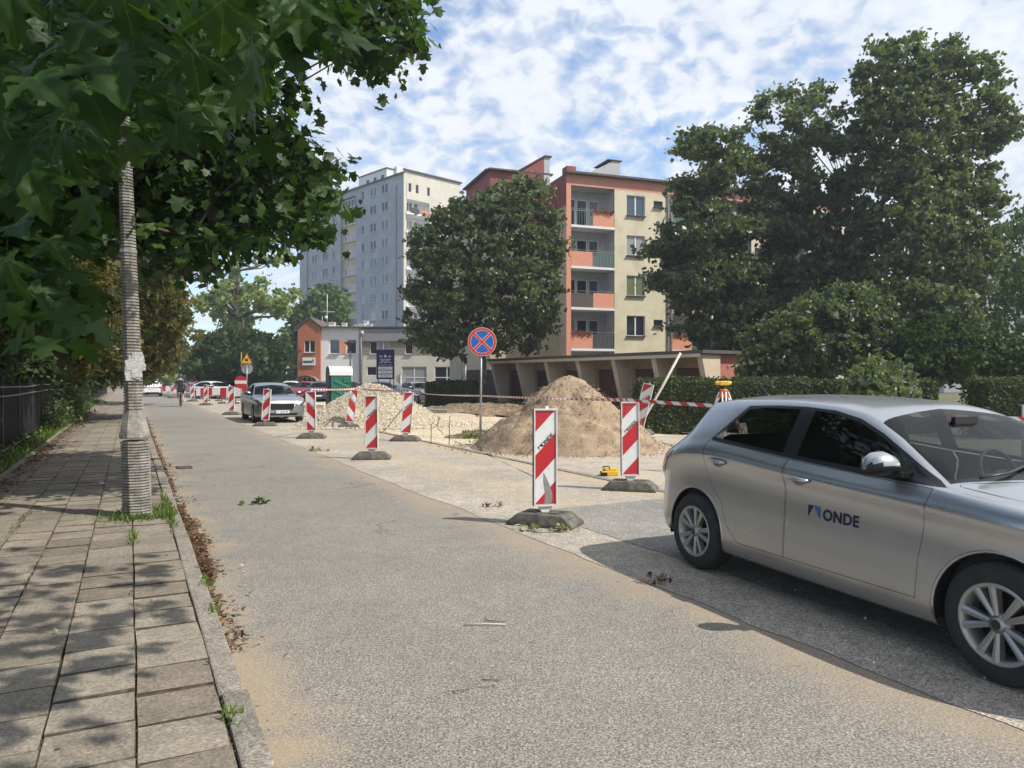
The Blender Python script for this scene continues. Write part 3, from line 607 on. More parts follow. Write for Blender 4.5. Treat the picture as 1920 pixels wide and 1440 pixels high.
# single large leaves hanging close by: each one an object
lmesh = []
OUT = [(0, 0), (.05, -.03), (.15, -.09), (.27, -.12), (.36, -.10), (.47, -.05), (.42, .01), (.36, .05), (.35, .09), (.28, .13), (.27, .18), (.36, .21), (.45, .22), (.50, .30), (.60, .35), (.64, .45), (.74, .57), (.64, .55), (.56, .57), (.50, .53), (.42, .52), (.35, .46), (.25, .43), (.22, .47), (.23, .54), (.25, .61), (.33, .69), (.25, .70), (.22, .76), (.15, .80), (.11, .90), (0, 1.04)]
def near_leaf(seed):
    gl = np.random.default_rng(seed); o = [(x * (1 + gl.normal() * .03) + gl.normal() * .006, y + gl.normal() * .008) for x, y in OUT]; l_ = [(-x * (1 + gl.normal() * .03), y + gl.normal() * .008) for x, y in OUT[1:-1]][::-1]; o[0] = (0, 0); o[-1] = (0, 1.03); ring = o + l_
    veins = [((0, 0), (0, 1)), ((0, .02), (.70, .55)), ((0, .02), (-.70, .55)), ((0, 0), (.44, -.04)), ((0, 0), (-.44, -.04))]
    pts = list(ring); k = len(ring); ed = [(i_, (i_ + 1) % k) for i_ in range(k)]
    for (a_, b_) in veins:
        prev = 0 
        for q in range(1, 11):
            p_ = (a_[0] + (b_[0] - a_[0]) * q / 11, a_[1] + (b_[1] - a_[1]) * q / 11)
            pts.append(p_); ed.append((prev, len(pts) - 1)); prev = len(pts) - 1
    for x in np.arange(-.7, .71, .075):
        for y in np.arange(-.1, 1.0, .075):
            if inpoly(ring, x, y) and edged(ring, x, y) > .03: pts.append((x + gl.normal() * .008, y + gl.normal() * .008))
    r_ = delaunay_2d_cdt([Vector(p_) for p_ in pts], ed, [], 0, 1e-5); P_ = [(v.x, v.y) for v in r_[0]]; F_ = [f for f in r_[2] if len(f) == 3 and inpoly(ring, sum(P_[q][0] for q in f) / 3, sum(P_[q][1] for q in f) / 3)]
    V_ = []; T_ = []; cu = .10 + gl.random() * .35; fo = .05 + gl.random() * .2; tw = gl.normal() * .15; base = gl.random() * .45
    for x, y in P_:
        dv = min(math.hypot(x - a_[0] - max(0, min(1, ((x - a_[0]) * (b_[0] - a_[0]) + (y - a_[1]) * (b_[1] - a_[1])) / ((b_[0] - a_[0]) ** 2 + (b_[1] - a_[1]) ** 2))) * (b_[0] - a_[0]), y - a_[1] - max(0, min(1, ((x - a_[0]) * (b_[0] - a_[0]) + (y - a_[1]) * (b_[1] - a_[1])) / ((b_[0] - a_[0]) ** 2 + (b_[1] - a_[1]) ** 2))) * (b_[1] - a_[1])) for a_, b_ in veins)
        V_.append((x, y, fo * abs(x) + min(dv, .12) * .35 - cu * y * y - .15 * x * x + tw * x * y + .02 * math.sin(x * 17 + seed) * math.sin(y * 13))); T_.append(min(1, base + (.5 if dv < .006 else .12 * mnoise.noise(Vector((x * 6, y * 6, seed))))))
    me = bpy.data.meshes.new('leaf'); me.from_pydata(V_ + [(0, 0, 0), (.008, 0, 0), (.01, -.45, -.12), (0, -.45, -.12)], [], F_ + [(len(V_), len(V_) + 1, len(V_) + 2, len(V_) + 3)]); me.materials.append(MATS['leaf_maple_near']); me.polygons.foreach_set('use_smooth', [True] * len(me.polygons)); at_ = me.attributes.new('tone', 'FLOAT', 'POINT'); at_.data.foreach_set('value', T_ + [1] * 4); return me
lmesh = [near_leaf(50 + i) for i in range(8)]
big = [(60, 120, 1.35), (150, 60, 1.25), (20, 40, 1.2), (250, 90, 1.5), (330, 60, 1.3), (420, 70, 1.15), (470, 140, 1.35), (370, 140, 1.6), (290, 200, 1.5), (100, 210, 1.3), (180, 190, 1.25), (40, 290, 1.6), (130, 300, 1.5), (195, 250, 1.5), (330, 235, 1.5), (300, 215, 1.7), (90, 160, 1.15), (510, 60, 1.4), (560, 30, 1.7), (690, -10, 1.5), (350, 20, 1.2), (240, 20, 1.3), (90, 10, 1.2), (0, 180, 1.3), (210, 130, 1.2), (440, 190, 1.6), (390, 220, 2.1), (340, 260, 2.0), (30, 420, 1.9), (110, 470, 2.1), (80, 560, 2.4), (20, 520, 2.0), (160, 400, 2.2), (60, 350, 1.7), (330, 170, 2.2), (480, 30, 1.9), (170, 240, 2.0), (0, 90, 1.8)]
for i in range(150):
    x = g.uniform(-40, 540); y = g.uniform(-80, 380)
    if y > 330 - x * .45 + 20 or (x > 170 and y > 210): continue
    big.append((x, y, g.uniform(1.9, 3.8)))
for i, (x, y, d) in enumerate(big):
    d *= 1.25 if i < 38 else 1; p = pp(x, y, d); nrm = Vector((g.normal() * .5 + .15, -.6 + g.normal() * .45, .45 + g.normal() * .5)).normalized()
    tip = Vector((.35 + g.normal() * .3, g.normal() * .2, -1)).normalized(); tip = (tip - nrm * tip.dot(nrm)).normalized(); bx_ = tip.cross(nrm)
    M = Matrix((bx_, tip, nrm)).transposed().to_4x4(); M.translation = p - mroot - tip * .07
    o = inst('leaf', lmesh[i % 8], mt); s_ = g.uniform(.10, .17); o.matrix_basis = M @ Matrix.Diagonal((s_, s_, s_, 1))
# trees and shrubs behind the fence
tree('chestnut_tree', 'horse chestnut with browning leaves hanging over the black fence', [(-160, 330), (120, 330), (232, 400), (243, 560), (240, 640), (205, 690), (150, 700), (100, 665), (40, 640), (-160, 690)], 16, 3.0, 300, .5, 26, LEAF_CHEST, .17, 'leaf_chestnut', st(19, -4.5), .2, st(19, -4.5, 6.5), seed=41, group='chestnut trees along the fence')
tree('chestnut_tree', 'brown-leaved horse chestnut rising right behind the concrete pole', [(120, 330), (255, 340), (318, 430), (345, 520), (366, 560), (358, 620), (325, 655), (318, 690), (270, 716), (170, 722), (110, 640)], 29, 3.5, 330, .65, 26, LEAF_CHEST, .22, 'leaf_chestnut', st(33, -4.0), .25, st(33, -4.0, 8), seed=42, group='chestnut trees along the fence')
tree('chestnut_tree', 'far chestnut where the row of fence trees ends', [(240, 500), (330, 520), (352, 580), (345, 650), (322, 690), (290, 718), (230, 720)], 46, 4, 200, .8, 24, LEAF_CHEST, .26, 'leaf_chestnut', st(50, -5), .25, st(50, -5, 8), seed=43, group='chestnut trees along the fence')
tree('back_maple', 'dark maple filling the gap behind the overhanging boughs', [(-260, -160), (330, -120), (430, 80), (470, 250), (455, 400), (380, 450), (300, 520), (200, 700), (-260, 700)], 25, 5.5, 620, .95, 26, LEAF_STAR, .22, 'leaf_dark', st(25, -9), .3, st(25, -9, 14), seed=44)
tree('back_maple', 'dark maple deep behind the fence at the left edge', [(-400, 200), (60, 200), (160, 420), (170, 720), (-400, 760)], 21, 3, 300, .8, 26, LEAF_STAR, .2, 'leaf_dark', st(14, -11), .3, st(14, -11, 9), seed=45)
def foliage_box(name, label, a, b, depth, z0, z1, n, size, m, tpl=LEAF_KITE, seed=1, wob=.25, cat='hedge', core=True):
    """clipped hedge: shell of leaves over a solid core, from a to b along its front"""
    g = np.random.default_rng(seed); a, b = Vector(a), Vector(b); L = (b - a).length; ux = (b - a).normalized(); nz = ux.cross(Vector((0, 0, 1)))
    ar = [L * (z1 - z0), L * depth, L * (z1 - z0), depth * (z1 - z0), depth * (z1 - z0)]; pr = np.array(ar) / sum(ar); P = []; Nn = []
    for i in range(n):
        f = g.choice(5, p=pr); u = g.random() * L; v = g.random() * depth; z = z0 + g.random() * (z1 - z0)
        if f == 0: v = 0; nn = nz
        elif f == 1: z = z1; nn = Vector((0, 0, 1))
        elif f == 2: v = depth; nn = -nz
        elif f == 3: u = 0; nn = -ux
        else: u = L; nn = ux
        w_ = .5 * wob * mnoise.noise(Vector((u * .8, v + z, z * .8))) + abs(g.normal()) * .03; q = a + ux * u - nz * v + nn * w_; P.append((q.x, q.y, z + nn.z * w_)); Nn.append(tuple(nn))
    P = np.array(P); Nn = np.array(Nn) * .7 + g.normal(size=P.shape) * .5 + np.array([0, 0, .3]); V, F, tn = scatter(tpl, P, Nn, size * g.uniform(.6, 1.4, n), g)
    if core:
        q0 = []; dd = .06
        for (u, v) in ((dd, dd), (L - dd, dd), (L - dd, depth - dd), (dd, depth - dd)): q = a + ux * u - nz * v; q0.append((q.x, q.y))
        CV = np.array([(x, y, z0) for x, y in q0] + [(x, y, z1 - dd * 1.5) for x, y in q0]); CF = np.array([(0, 1, 5), (0, 5, 4), (1, 2, 6), (1, 6, 5), (2, 3, 7), (2, 7, 6), (3, 0, 4), (3, 4, 7), (4, 5, 6), (4, 6, 7)])
        F = np.concatenate([F, CF + len(V)]); V = np.concatenate([V, CV]); tn = np.concatenate([tn, np.zeros(8)])
    return tag(npmesh(name, V, F, m, tone=tn), label, cat)
o = foliage_box('undergrowth', 'dark thicket of shrubs and ivy behind the black fence', st(8, -2.75), st(70, -2.75), 2.5, 0, 3.0, 26000, .17, 'leaf_dark', seed=46, wob=1.4, cat=None); tag(o, kind='stuff')
for i, (s, hh) in enumerate(((26.5, .7), (30, 1.3), (36, 2.1), (43, 2.3))):
    g = np.random.default_rng(60 + i); cl_ = [tuple(st(s + g.normal() * .7, -2.05 + g.normal() * .22, abs(g.normal()) * hh * .55 + .15)) for _ in range(34)]
    P, Nn, S, tn = cloud(cl_, [.3] * 34, 40, g, .09); V, F, t_ = scatter(LEAF_KITE, P, Nn, S, g, tn)
    tag(npmesh('climbing_shrub', V, F, 'leaf_mid' if i % 2 else 'leaf_lime', tone=t_), ('leafy creeper spilling over the fence nearest the camera', 'low bright shrub pushing through the fence', 'tall shrub grown through the fence rails beyond the creeper', 'farthest and tallest shrub grown through the fence')[i], 'shrub')
# far trees
tree('pale_acacia', 'tall airy pale green tree rising beyond the roadworks', [(358, 560), (372, 505), (420, 490), (450, 478), (500, 470), (535, 462), (566, 520), (560, 580), (535, 610), (480, 615), (420, 640), (362, 660)], 78, 6.5, 130, .9, 17, LEAF_CLUMP, .42, 'leaf_pale', gp(446, 740), .75, pp(446, 500, 78), seed=71, nmain=16, raw=.05)
tree('dark_lime', 'dark dense tree below the airy pale one', [(352, 665), (385, 632), (430, 622), (490, 625), (530, 650), (528, 700), (500, 722), (390, 722), (352, 700)], 70, 6, 240, 1.1, 30, LEAF_CLUMP, .5, 'leaf_dark', gp(455, 743), .5, pp(455, 600, 70), seed=72)
tree('roadside_tree', 'mid green tree behind the low white building', [(505, 690), (510, 650), (545, 610), (560, 570), (590, 545), (620, 535), (645, 545), (655, 590), (650, 640), (560, 720), (520, 722)], 100, 7, 230, 1.4, 30, LEAF_CLUMP, .65, 'leaf_mid', gp(590, 734), .5, pp(590, 580, 100), seed=73)
tree('roadside_tree', 'round bright green tree far down the street', [(282, 700), (290, 682), (310, 675), (326, 690), (328, 715), (290, 722)], 120, 3, 70, 1.0, 30, LEAF_CLUMP, .5, 'leaf_pale', gp(306, 730), .3, pp(306, 690, 120), seed=74)
tree('roadside_tree', 'distant dark tree closing the street view', [(318, 690), (322, 655), (338, 648), (352, 660), (372, 668), (385, 700), (360, 722), (322, 722)], 165, 8, 110, 1.7, 30, LEAF_CLUMP, .8, 'leaf_dark', gp(350, 725), .4, pp(350, 680, 165), seed=75)
# maple in front of the flats
tree('broadleaf_tree', 'dark round maple standing between the white building and the flats', [(745, 560), (757, 545), (772, 505), (762, 470), (775, 425), (815, 395), (850, 372), (890, 360), (930, 338), (975, 330), (1020, 335), (1042, 365), (1048, 410), (1062, 440), (1055, 500), (1060, 560), (1042, 610), (1010, 650), (960, 672), (900, 660), (850, 672), (805, 668), (765, 640), (755, 590)], 41, 4.6, 640, .60, 42, LEAF_CLUMP, .19, 'leaf_lime', gp(905, 766), .22, pp(900, 420, 41), seed=81, raw=.0, rawf=3.2, flat=.55)
# group of limes on the right
tree('lime_tree', 'lime tree at the left of the tall group overhanging the garages', [(1208, 570), (1222, 450), (1245, 400), (1262, 330), (1262, 270), (1300, 225), (1350, 205), (1400, 225), (1425, 300), (1480, 420), (1500, 560), (1450, 660), (1390, 700), (1290, 690), (1265, 640), (1215, 590)], 37, 4.6, 700, .64, 40, LEAF_CLUMP, .19, 'leaf_lime', gp(1345, 768), .26, pp(1350, 330, 37), seed=82, raw=-.02, rawf=3.0, flat=.55, group='tall limes behind the garages')
tree('lime_tree', 'lime tree in the middle of the tall group', [(1410, 300), (1415, 200), (1440, 165), (1500, 150), (1550, 145), (1580, 180), (1612, 260), (1640, 420), (1640, 650), (1560, 700), (1440, 700), (1400, 560)], 39, 4.2, 620, .66, 38, LEAF_CLUMP, .2, 'leaf_lime', gp(1465, 764), .26, pp(1480, 280, 39), seed=83, raw=.02, rawf=3.0, flat=.55, group='tall limes behind the garages')
tree('lime_tree', 'tallest lime tree of the group, at the right', [(1592, 250), (1600, 150), (1612, 85), (1660, 70), (1735, 55), (1752, 95), (1790, 60), (1812, 100), (1862, 95), (1880, 140), (1900, 195), (1912, 240), (1870, 290), (1880, 310), (1895, 375), (1870, 395), (1885, 460), (1850, 560), (1830, 700), (1640, 700), (1600, 520)], 35, 5.0, 780, .60, 38, LEAF_CLUMP, .2, 'leaf_lime', gp(1685, 772), .30, pp(1700, 180, 35), seed=84, raw=.0, rawf=3.6, flat=.5, group='tall limes behind the garages')
o, _ = tree('lime_tree', 'slender lime tree behind the tallest one', [(1700, 520), (1710, 350), (1760, 330), (1830, 420), (1850, 690), (1700, 700)], 42, 3, 160, .7, 50, LEAF_CLUMP, .22, 'leaf_dark', gp(1748, 760), .24, pp(1748, 380, 42), seed=85, group='tall limes behind the garages')
tree('willow_tree', 'drooping pale willow at the right edge', [(1845, 720), (1850, 600), (1868, 480), (1880, 410), (1930, 380), (2060, 400), (2080, 720)], 44, 4, 260, .9, 40, LEAF_KITE, .28, 'leaf_mid', gp(1960, 762), .3, pp(1960, 480, 44), seed=86, hang=1.5, up=.1)
for i, (lab, poly, d, n_, m_) in enumerate((('large rounded viburnum shrub behind the hedge', [(1382, 712), (1385, 660), (1420, 600), (1460, 580), (1520, 550), (1580, 535), (1640, 540), (1668, 580), (1690, 640), (1730, 712)], 27, 300, 'leaf_lime'), ('darker spreading shrub at the right of the viburnum', [(1670, 715), (1690, 620), (1740, 580), (1800, 600), (1860, 640), (1960, 640), (1990, 715)], 26, 260, 'leaf_dark'), ('low shrub where the two hedges meet', [(1590, 760), (1600, 700), (1640, 680), (1690, 700), (1700, 760)], 20, 110, 'leaf_lime'))):
    g = np.random.default_rng(90 + i); cl_ = crown_points(poly, n_, d, 2.0, g, 5)
    P, Nn, S, tn = cloud(cl_, g.uniform(.3, .55, len(cl_)), 44, g, .15); P[:, 2] = np.maximum(P[:, 2], .05); V, F, t_ = scatter(LEAF_CLUMP, P, Nn, S, g, tn)
    tag(npmesh('large_shrub', V, F, m_, tone=t_), lab, 'shrub')
foliage_box('hedge', 'long clipped hedge behind the sand pile and the silver hatchback', gp(1203, 812), Vector((12.3, 21.5, 0)), 1.3, 0, 1.56, 26000, .075, 'hedge', seed=101)
foliage_box('hedge', 'clipped hedge at the right edge behind the windscreen', Vector((12.6, 19.6, 0)), Vector((20, 18.8, 0)), 1.3, 0, 1.58, 16000, .075, 'hedge', seed=102)
foliage_box('hedge', 'short clipped hedge beyond the gravel bed left of the no-stopping sign', pp(798, 765, 41) * 1.0 - Vector((0, 0, pp(798, 765, 41).z)), pp(888, 765, 40) - Vector((0, 0, pp(888, 765, 40).z)), 1.6, 0, 1.42, 9000, .1, 'hedge', seed=103)
foliage_box('hedge', 'low hedge under the windows of the white building', Vector((-14.5, 74, 0)), Vector((-5, 74, 0)), 1.2, 0, .9, 2500, .16, 'hedge', seed=104)
g = np.random.default_rng(110)
pts = [(g.uniform(-3.2, 2.2), g.uniform(38.5, 43), .05) for _ in range(4000)] ; grass('lawn_grass', 'grass strip in front of the garages', pts, .28, 7, wd=.12)
pts = [tuple(gp(g.uniform(868, 935), g.uniform(812, 822))) for _ in range(1300)]; grass('grass_clump', 'tuft of grass at the foot of the no-stopping sign', pts, .13, 8)
# far treeline closing the horizon all round
g = np.random.default_rng(120); cl_ = []
for i in range(900):
    a = g.uniform(-1.45, 1.45); d = g.uniform(215, 260); cl_.append((math.sin(a) * d, math.cos(a) * d, abs(g.normal()) * (3.2 + 3 * mnoise.noise(Vector((a * 9, 0, 0))))))
P, Nn, S, tn = cloud(cl_, [3.2] * len(cl_), 16, g, 2.0); V, F, t_ = scatter(LEAF_CLUMP, P, Nn, S, g, tn); tag(npmesh('treeline', V, F, 'leaf_dark', tone=t_), 'far-off line of trees closing the horizon', kind='stuff')
# ---------------------------------------------------------------- buildings
def wall_holes(mb, O, ux, width, z0, z1, holes, mi=0, reveal=.15, rmi=None, mats_fn=None):
    """wall from O along ux with rectangular openings (u0,u1,z0,z1)"""
    ux = Vector(ux).normalized(); nz = ux.cross(Vector((0, 0, 1))); O = Vector(O)
    us = sorted(set([0, width] + [h[0] for h in holes] + [h[1] for h in holes])); zs = sorted(set([z0, z1] + [h[2] for h in holes] + [h[3] for h in holes]))
    P = lambda u, z, d=0: tuple(O + ux * u - nz * d + Vector((0, 0, z)))
    for i in range(len(us) - 1):
        for j in range(len(zs) - 1):
            uc, zc = (us[i] + us[i + 1]) / 2, (zs[j] + zs[j + 1]) / 2
            if any(h[0] < uc < h[1] and h[2] < zc < h[3] for h in holes): continue
            mb.add([P(us[i], zs[j]), P(us[i + 1], zs[j]), P(us[i + 1], zs[j + 1]), P(us[i], zs[j + 1])], [(0, 1, 2, 3)], mats_fn(uc, zc) if mats_fn else mi)
    rm = mi if rmi is None else rmi
    for (a, b, c, d) in holes:
        q = [P(a, c), P(b, c), P(b, d), P(a, d), P(a, c, reveal), P(b, c, reveal), P(b, d, reveal), P(a, d, reveal)]
        mb.add(q, [(0, 4, 5, 1), (1, 5, 6, 2), (2, 6, 7, 3), (3, 7, 4, 0)], rm)
WPROTO = {}
def window(parent, O, ux, u0, u1, z0, z1, reveal=.12, cols=2, rows=1, fm='frame_white', pane='pane_dark', sill=None, name='window', split=None):
    """frame with panes; local x along the wall, y inwards"""
    w_, h_ = round(u1 - u0, 3), round(z1 - z0, 3); key = (w_, h_, cols, rows, fm)
    f = .055 if w_ > 1 else .045
    if key not in WPROTO:
        mb = MB(); cw = w_ / cols; rh = h_ / rows
        mb.box((w_ / 2, 0, f / 2), (w_, .07, f)); mb.box((w_ / 2, 0, h_ - f / 2), (w_, .07, f))
        for i in (0, 1): mb.box((f / 2 if i == 0 else w_ - f / 2, 0, h_ / 2), (f, .07, h_ - 2 * f))
        for i in range(1, cols): mb.box((i * cw, 0, h_ / 2), (f * 1.7, .068, h_ - 2 * f))
        for j in range(1, rows): mb.box((w_ / 2, 0.001, j * rh), (w_ - 2 * f, .064, f * 1.5))
        o = mb.build('window', fm); me = o.data; bpy.data.objects.remove(o)
        pm_ = {}
        WPROTO[key] = (me, pm_)
    me, pm_ = WPROTO[key]
    if pane not in pm_:
        mb = MB(); mb.box((w_ / 2, .012, h_ / 2), (w_ - f * 1.6, .016, h_ - f * 1.6)); o = mb.build('pane', pane); pm_[pane] = o.data; bpy.data.objects.remove(o)
    ux = Vector(ux).normalized(); nz = ux.cross(Vector((0, 0, 1))); p = Vector(O) + ux * u0 - nz * (reveal - .05) + Vector((0, 0, z0))
    wo = inst(name, me, parent, p, (0, 0, math.atan2(ux.y, ux.x))); inst('pane', pm_[pane], wo)
    if sill:
        k = ('sill', w_, sill)
        if k not in WPROTO:
            mb = MB(); mb.box((w_ / 2, -reveal / 2 - .06, -.012), (w_ + .08, reveal + .14, .035)); o = mb.build('sill', sill); WPROTO[k] = o.data; bpy.data.objects.remove(o)
        inst('sill', WPROTO[k], wo)
    return wo
PANES = ['pane_dark', 'pane_dark', 'pane_blue', 'pane_curtain', 'pane_dark', 'pane_blue']
Z3 = Vector((0, 0, 1))
def quadmesh(name, pts, m, parent): mb = MB(); mb.add(pts, [tuple(range(len(pts)))]); return mb.build(name, m, parent)
# --- eleven storey tower
rb = random.Random(4)
TC = Vector((-16.8, 115, 0)); lu = Vector((-.697, .717, 0)).normalized(); ru = Vector((.717, .697, 0)).normalized(); TW, TH, TD = 32.8, 33.6, 11.5
tower = empty('apartment_tower', TC, 'tall blue-grey apartment tower with ivory end wall', 'tower block')
O = -lu * 0 + lu * TW; ax = -lu      # left face runs from the far-left corner towards the near corner
holes = []; wn = []
def U(u): return TW - u
for k in range(11):
    zc_ = 32.2 - 2.886 * k
    for (uc, ww) in ((5.2, 1.75), (8.5, 1.75), (11.55, .8), (20.8, .8), (23.7, 1.75), (27.5, 1.75)):
        h_ = (U(uc) - ww / 2, U(uc) + ww / 2, zc_ - .72, zc_ + .72); holes.append(h_); wn.append((h_, 2 if ww > 1 else 1))
sh = (U(18.3), U(13.6), 0.5, TH - 1.0); holes.append(sh)
mb = MB(); wall_holes(mb, O, ax, TW, 0, TH, holes, 0, .14)
# body sides and back
bk_ = ru * TD
mb.add([tuple(O), tuple(O + bk_), tuple(O + bk_ + Z3 * TH), tuple(O + Z3 * TH)], [(0, 1, 2, 3)]); mb.add([tuple(O + bk_), tuple(bk_), tuple(bk_ + Z3 * TH), tuple(O + bk_ + Z3 * TH)], [(0, 1, 2, 3)])
mb.build('wall', 'plaster_blue', tower)
for h_, cc in wn: window(tower, O, ax, *h_, reveal=.14, cols=cc, pane=rb.choice(PANES), sill='frame_white')
nzl = ax.cross(Z3)
# stair strip
mb = MB(); so = O - nzl * .5; holes = []
for k in range(11):
    zc_ = 31.7 - 2.886 * k
    if zc_ > 2: holes.append((sh[0] + .25, sh[1] - .25, zc_ - .6, zc_ + .6))
wall_holes(mb, so, ax, TW, 0.5, TH - 1, holes + [(0, sh[0], .5, TH - 1), (sh[1], TW, .5, TH - 1)], 0, .1); mb.build('stair_panel', 'plaster_ochre', tower)
mb = MB()
for a in (sh[0], sh[1]):
    p0 = O + ax * a; mb.add([tuple(p0), tuple(p0 - nzl * .5), tuple(p0 - nzl * .5 + Z3 * (TH - 1)), tuple(p0 + Z3 * (TH - 1))], [(0, 1, 2, 3)])
mb.build('stair_reveal', 'plaster_blue', tower)
for h_ in holes:
    window(tower, so, ax, *h_, reveal=.1, cols=4, pane=rb.choice(('pane_dark', 'pane_curtain')))
    mb = MB(); p0 = so + ax * ((h_[0] + h_[1]) / 2) + nzl * .14 + Z3 * (h_[2] - .12); mb.box(tuple(p0), (4.5, .26, .16), math.atan2(ax.y, ax.x)); mb.build('slab_edge', 'plaster_ivory', tower)
# ivory end wall with balconies
rh = []
for (v, ww) in ((1.2, .6), (2.6, .6), (4.85, .6)): rh.append((v - ww / 2, v + ww / 2, 30.9, 32.3))
bay = (.55, 5.0, 1.0, 29.75); mb = MB(); wall_holes(mb, Vector((0, 0, 0)), ru, TD, 0, TH + .5, rh + [bay], 0, .12); mb.build('end_wall', 'plaster_ivory', tower)
for h_ in rh: window(tower, (0, 0, 0), ru, *h_, reveal=.12, cols=1, pane='pane_dark')
nzr = ru.cross(Z3); mb = MB(); bo = -nzr * 1.3; bw = []
for k in range(10):
    z = 27.4 - 2.886 * k; bw += [(1.2, 2.6, z + .9, z + 2.2), (2.9, 3.7, z + .1, z + 2.2)]
wall_holes(mb, bo, ru, TD, 1.0, 29.75, bw + [(0, .55, 1, 29.75), (5.0, TD, 1, 29.75)], 0, .1); 
for a in (.55, 5.0): p0 = ru * a; mb.add([tuple(p0 + Z3), tuple(p0 + bo + Z3), tuple(p0 + bo + Z3 * 29.75), tuple(p0 + Z3 * 29.75)], [(0, 1, 2, 3)])
mb.add([tuple(ru * .55 + Z3 * 29.75), tuple(ru * 5 + Z3 * 29.75), tuple(ru * 5 + bo + Z3 * 29.75), tuple(ru * .55 + bo + Z3 * 29.75)], [(0, 1, 2, 3)])
mb.build('balcony_recess', 'plaster_white', tower)
for h_ in bw: window(tower, bo, ru, *h_, reveal=.1, cols=2 if h_[1] - h_[0] > 1 else 1, pane=rb.choice(PANES))
ra = math.atan2(ru.y, ru.x)
for k in range(10):
    z = 27.4 - 2.886 * k; b = MB(); c_ = ru * 2.78 + nzr * .1 + Z3 * (z - .08); b.box(tuple(c_ - nzr * .65), (4.44, 1.7, .16), ra); bal = b.build('balcony', 'plaster_white', tower)
    r_ = MB()
    for i in range(23): q = ru * (.6 + i * .195) + nzr * .9 + Z3 * (z + .5); r_.box(tuple(q - nzr * .05), (.02, .02, 1.0), ra)
    r_.box(tuple(ru * 2.75 + nzr * .85 + Z3 * (z + 1.0)), (4.4, .05, .05), ra); r_.build('railing', 'grey_rail', bal)
    for i, mm_ in enumerate(('screen_grey', 'plaster_orange') if k in (0, 3, 4, 6) else ('rail_green',)):
        q = MB(); q.box(tuple(ru * (1.6 + i * 2.0) + nzr * .8 + Z3 * (z + .48)), (1.7, .03, .8), ra); q.build('balcony_screen', mm_, bal)
mb = MB()
rp = [O, Vector((0, 0, 0)), ru * TD, O + bk_]; mb.add([tuple(p + Z3 * (TH - .01)) for p in rp], [(0, 1, 2, 3)]); mb.build('roof', 'roof_felt', tower)
mb = MB(); mb.box(tuple(lu * (TW / 2) + nzl * .1 + Z3 * (TH + .12)), (TW + .3, .35, .25), math.atan2(ax.y, ax.x)); mb.box(tuple(ru * (TD / 2) + nzr * .12 + Z3 * (TH + .62)), (TD + .3, .35, .22), ra); mb.build('parapet_cap', 'roof_felt', tower)
mb = MB(); p0 = lu * 1.9 + nzl * .08; mb.box(tuple(p0 + Z3 * 16), (.14, .14, 32), 0); p0 = lu * 29.8 + nzl * .08; mb.box(tuple(p0 + Z3 * 16), (.14, .14, 32), 0); mb.build('drainpipe', 'grey_rail', tower)
ph = lu * 9.2 + ru * 3.2; mb = MB()
for (du, dv, hh) in ((8.5, 5.5, 3.3),):
    c_ = ph + lu * (du / 2) + ru * (dv / 2) + Z3 * (TH + hh / 2); mb.box(tuple(c_), (dv, du, hh), ra)
c_ = ph + ru * 2.2 + lu * .2 + nzl * 0 + Z3 * (TH + 1.9); mb.box(tuple(c_ - lu * .4), (1.2, .9, 3.8), ra); pho = mb.build('penthouse', 'plaster_white', tower)
mb = MB(); mb.box(tuple(ph + lu * 4.25 + ru * 2.75 + Z3 * (TH + 3.38)), (5.8, 8.8, .16), ra); mb.build('penthouse_roof', 'roof_felt', pho)
for u in (1.2, 3.4, 5.6): mb = MB(); mb.box(tuple(ph + lu * u + nzl * .02 - ru * .03 + Z3 * (TH + 1.9)), (.1, .7, 1.0), ra); mb.build('penthouse_window', 'pane_dark', pho)
# --- five storey block of flats
FC = Vector((3.74, 51.0, 0)); eu = Vector((.941, .338, 0)).normalized(); bu = Vector((-.338, .941, 0)).normalized(); nf = eu.cross(Z3); FH = 15.78; FW = 25.0; ea = math.atan2(eu.y, eu.x)
flats = empty('apartment_block', FC, 'five storey block of flats with cream walls and orange balconies', 'apartment block')
ZR = [13.25 - 2.85 * k for k in range(5)]
def bayfn(uc, zc): 
    if zc > 15.05: return 1
    for b0 in (0, 16.75): 
        if b0 <= uc < b0 + .35: return 2
    return 0
holes = []; wl = []; bays = [(.35, 3.7), (8.4, 11.75), (11.95, 15.3), (17.1, 20.45)]
for b0, b1 in bays: holes.append((b0, b1, .4, 15.0))
for z in ZR:
    for u0, u1, cc in ((4.67, 6.15, 2), (6.85, 7.6, 1), (21.3, 22.8, 2), (15.6, 16.35, 1)):
        h_ = (u0, u1, z if cc == 2 else z + .75, z + 1.44 if cc == 2 else z + 1.2); holes.append(h_); wl.append((h_, cc))
mb = MB(); wall_holes(mb, (0, 0, 0), eu, FW, 0, FH, holes, 0, .18, mats_fn=bayfn); mb.build('wall', ['plaster_cream', 'plaster_coral', 'plaster_orange'], flats)
for i, (h_, cc) in enumerate(wl): window(flats, (0, 0, 0), eu, *h_, reveal=.18, cols=cc, pane=['pane_blue', 'pane_dark', 'pane_dark', 'pane_green', 'pane_curtain'][i % 5] if cc == 2 else 'pane_dark', sill='frame_grey', fm='frame_white' if cc == 2 else 'frame_grey')
ro = -nf * 1.35
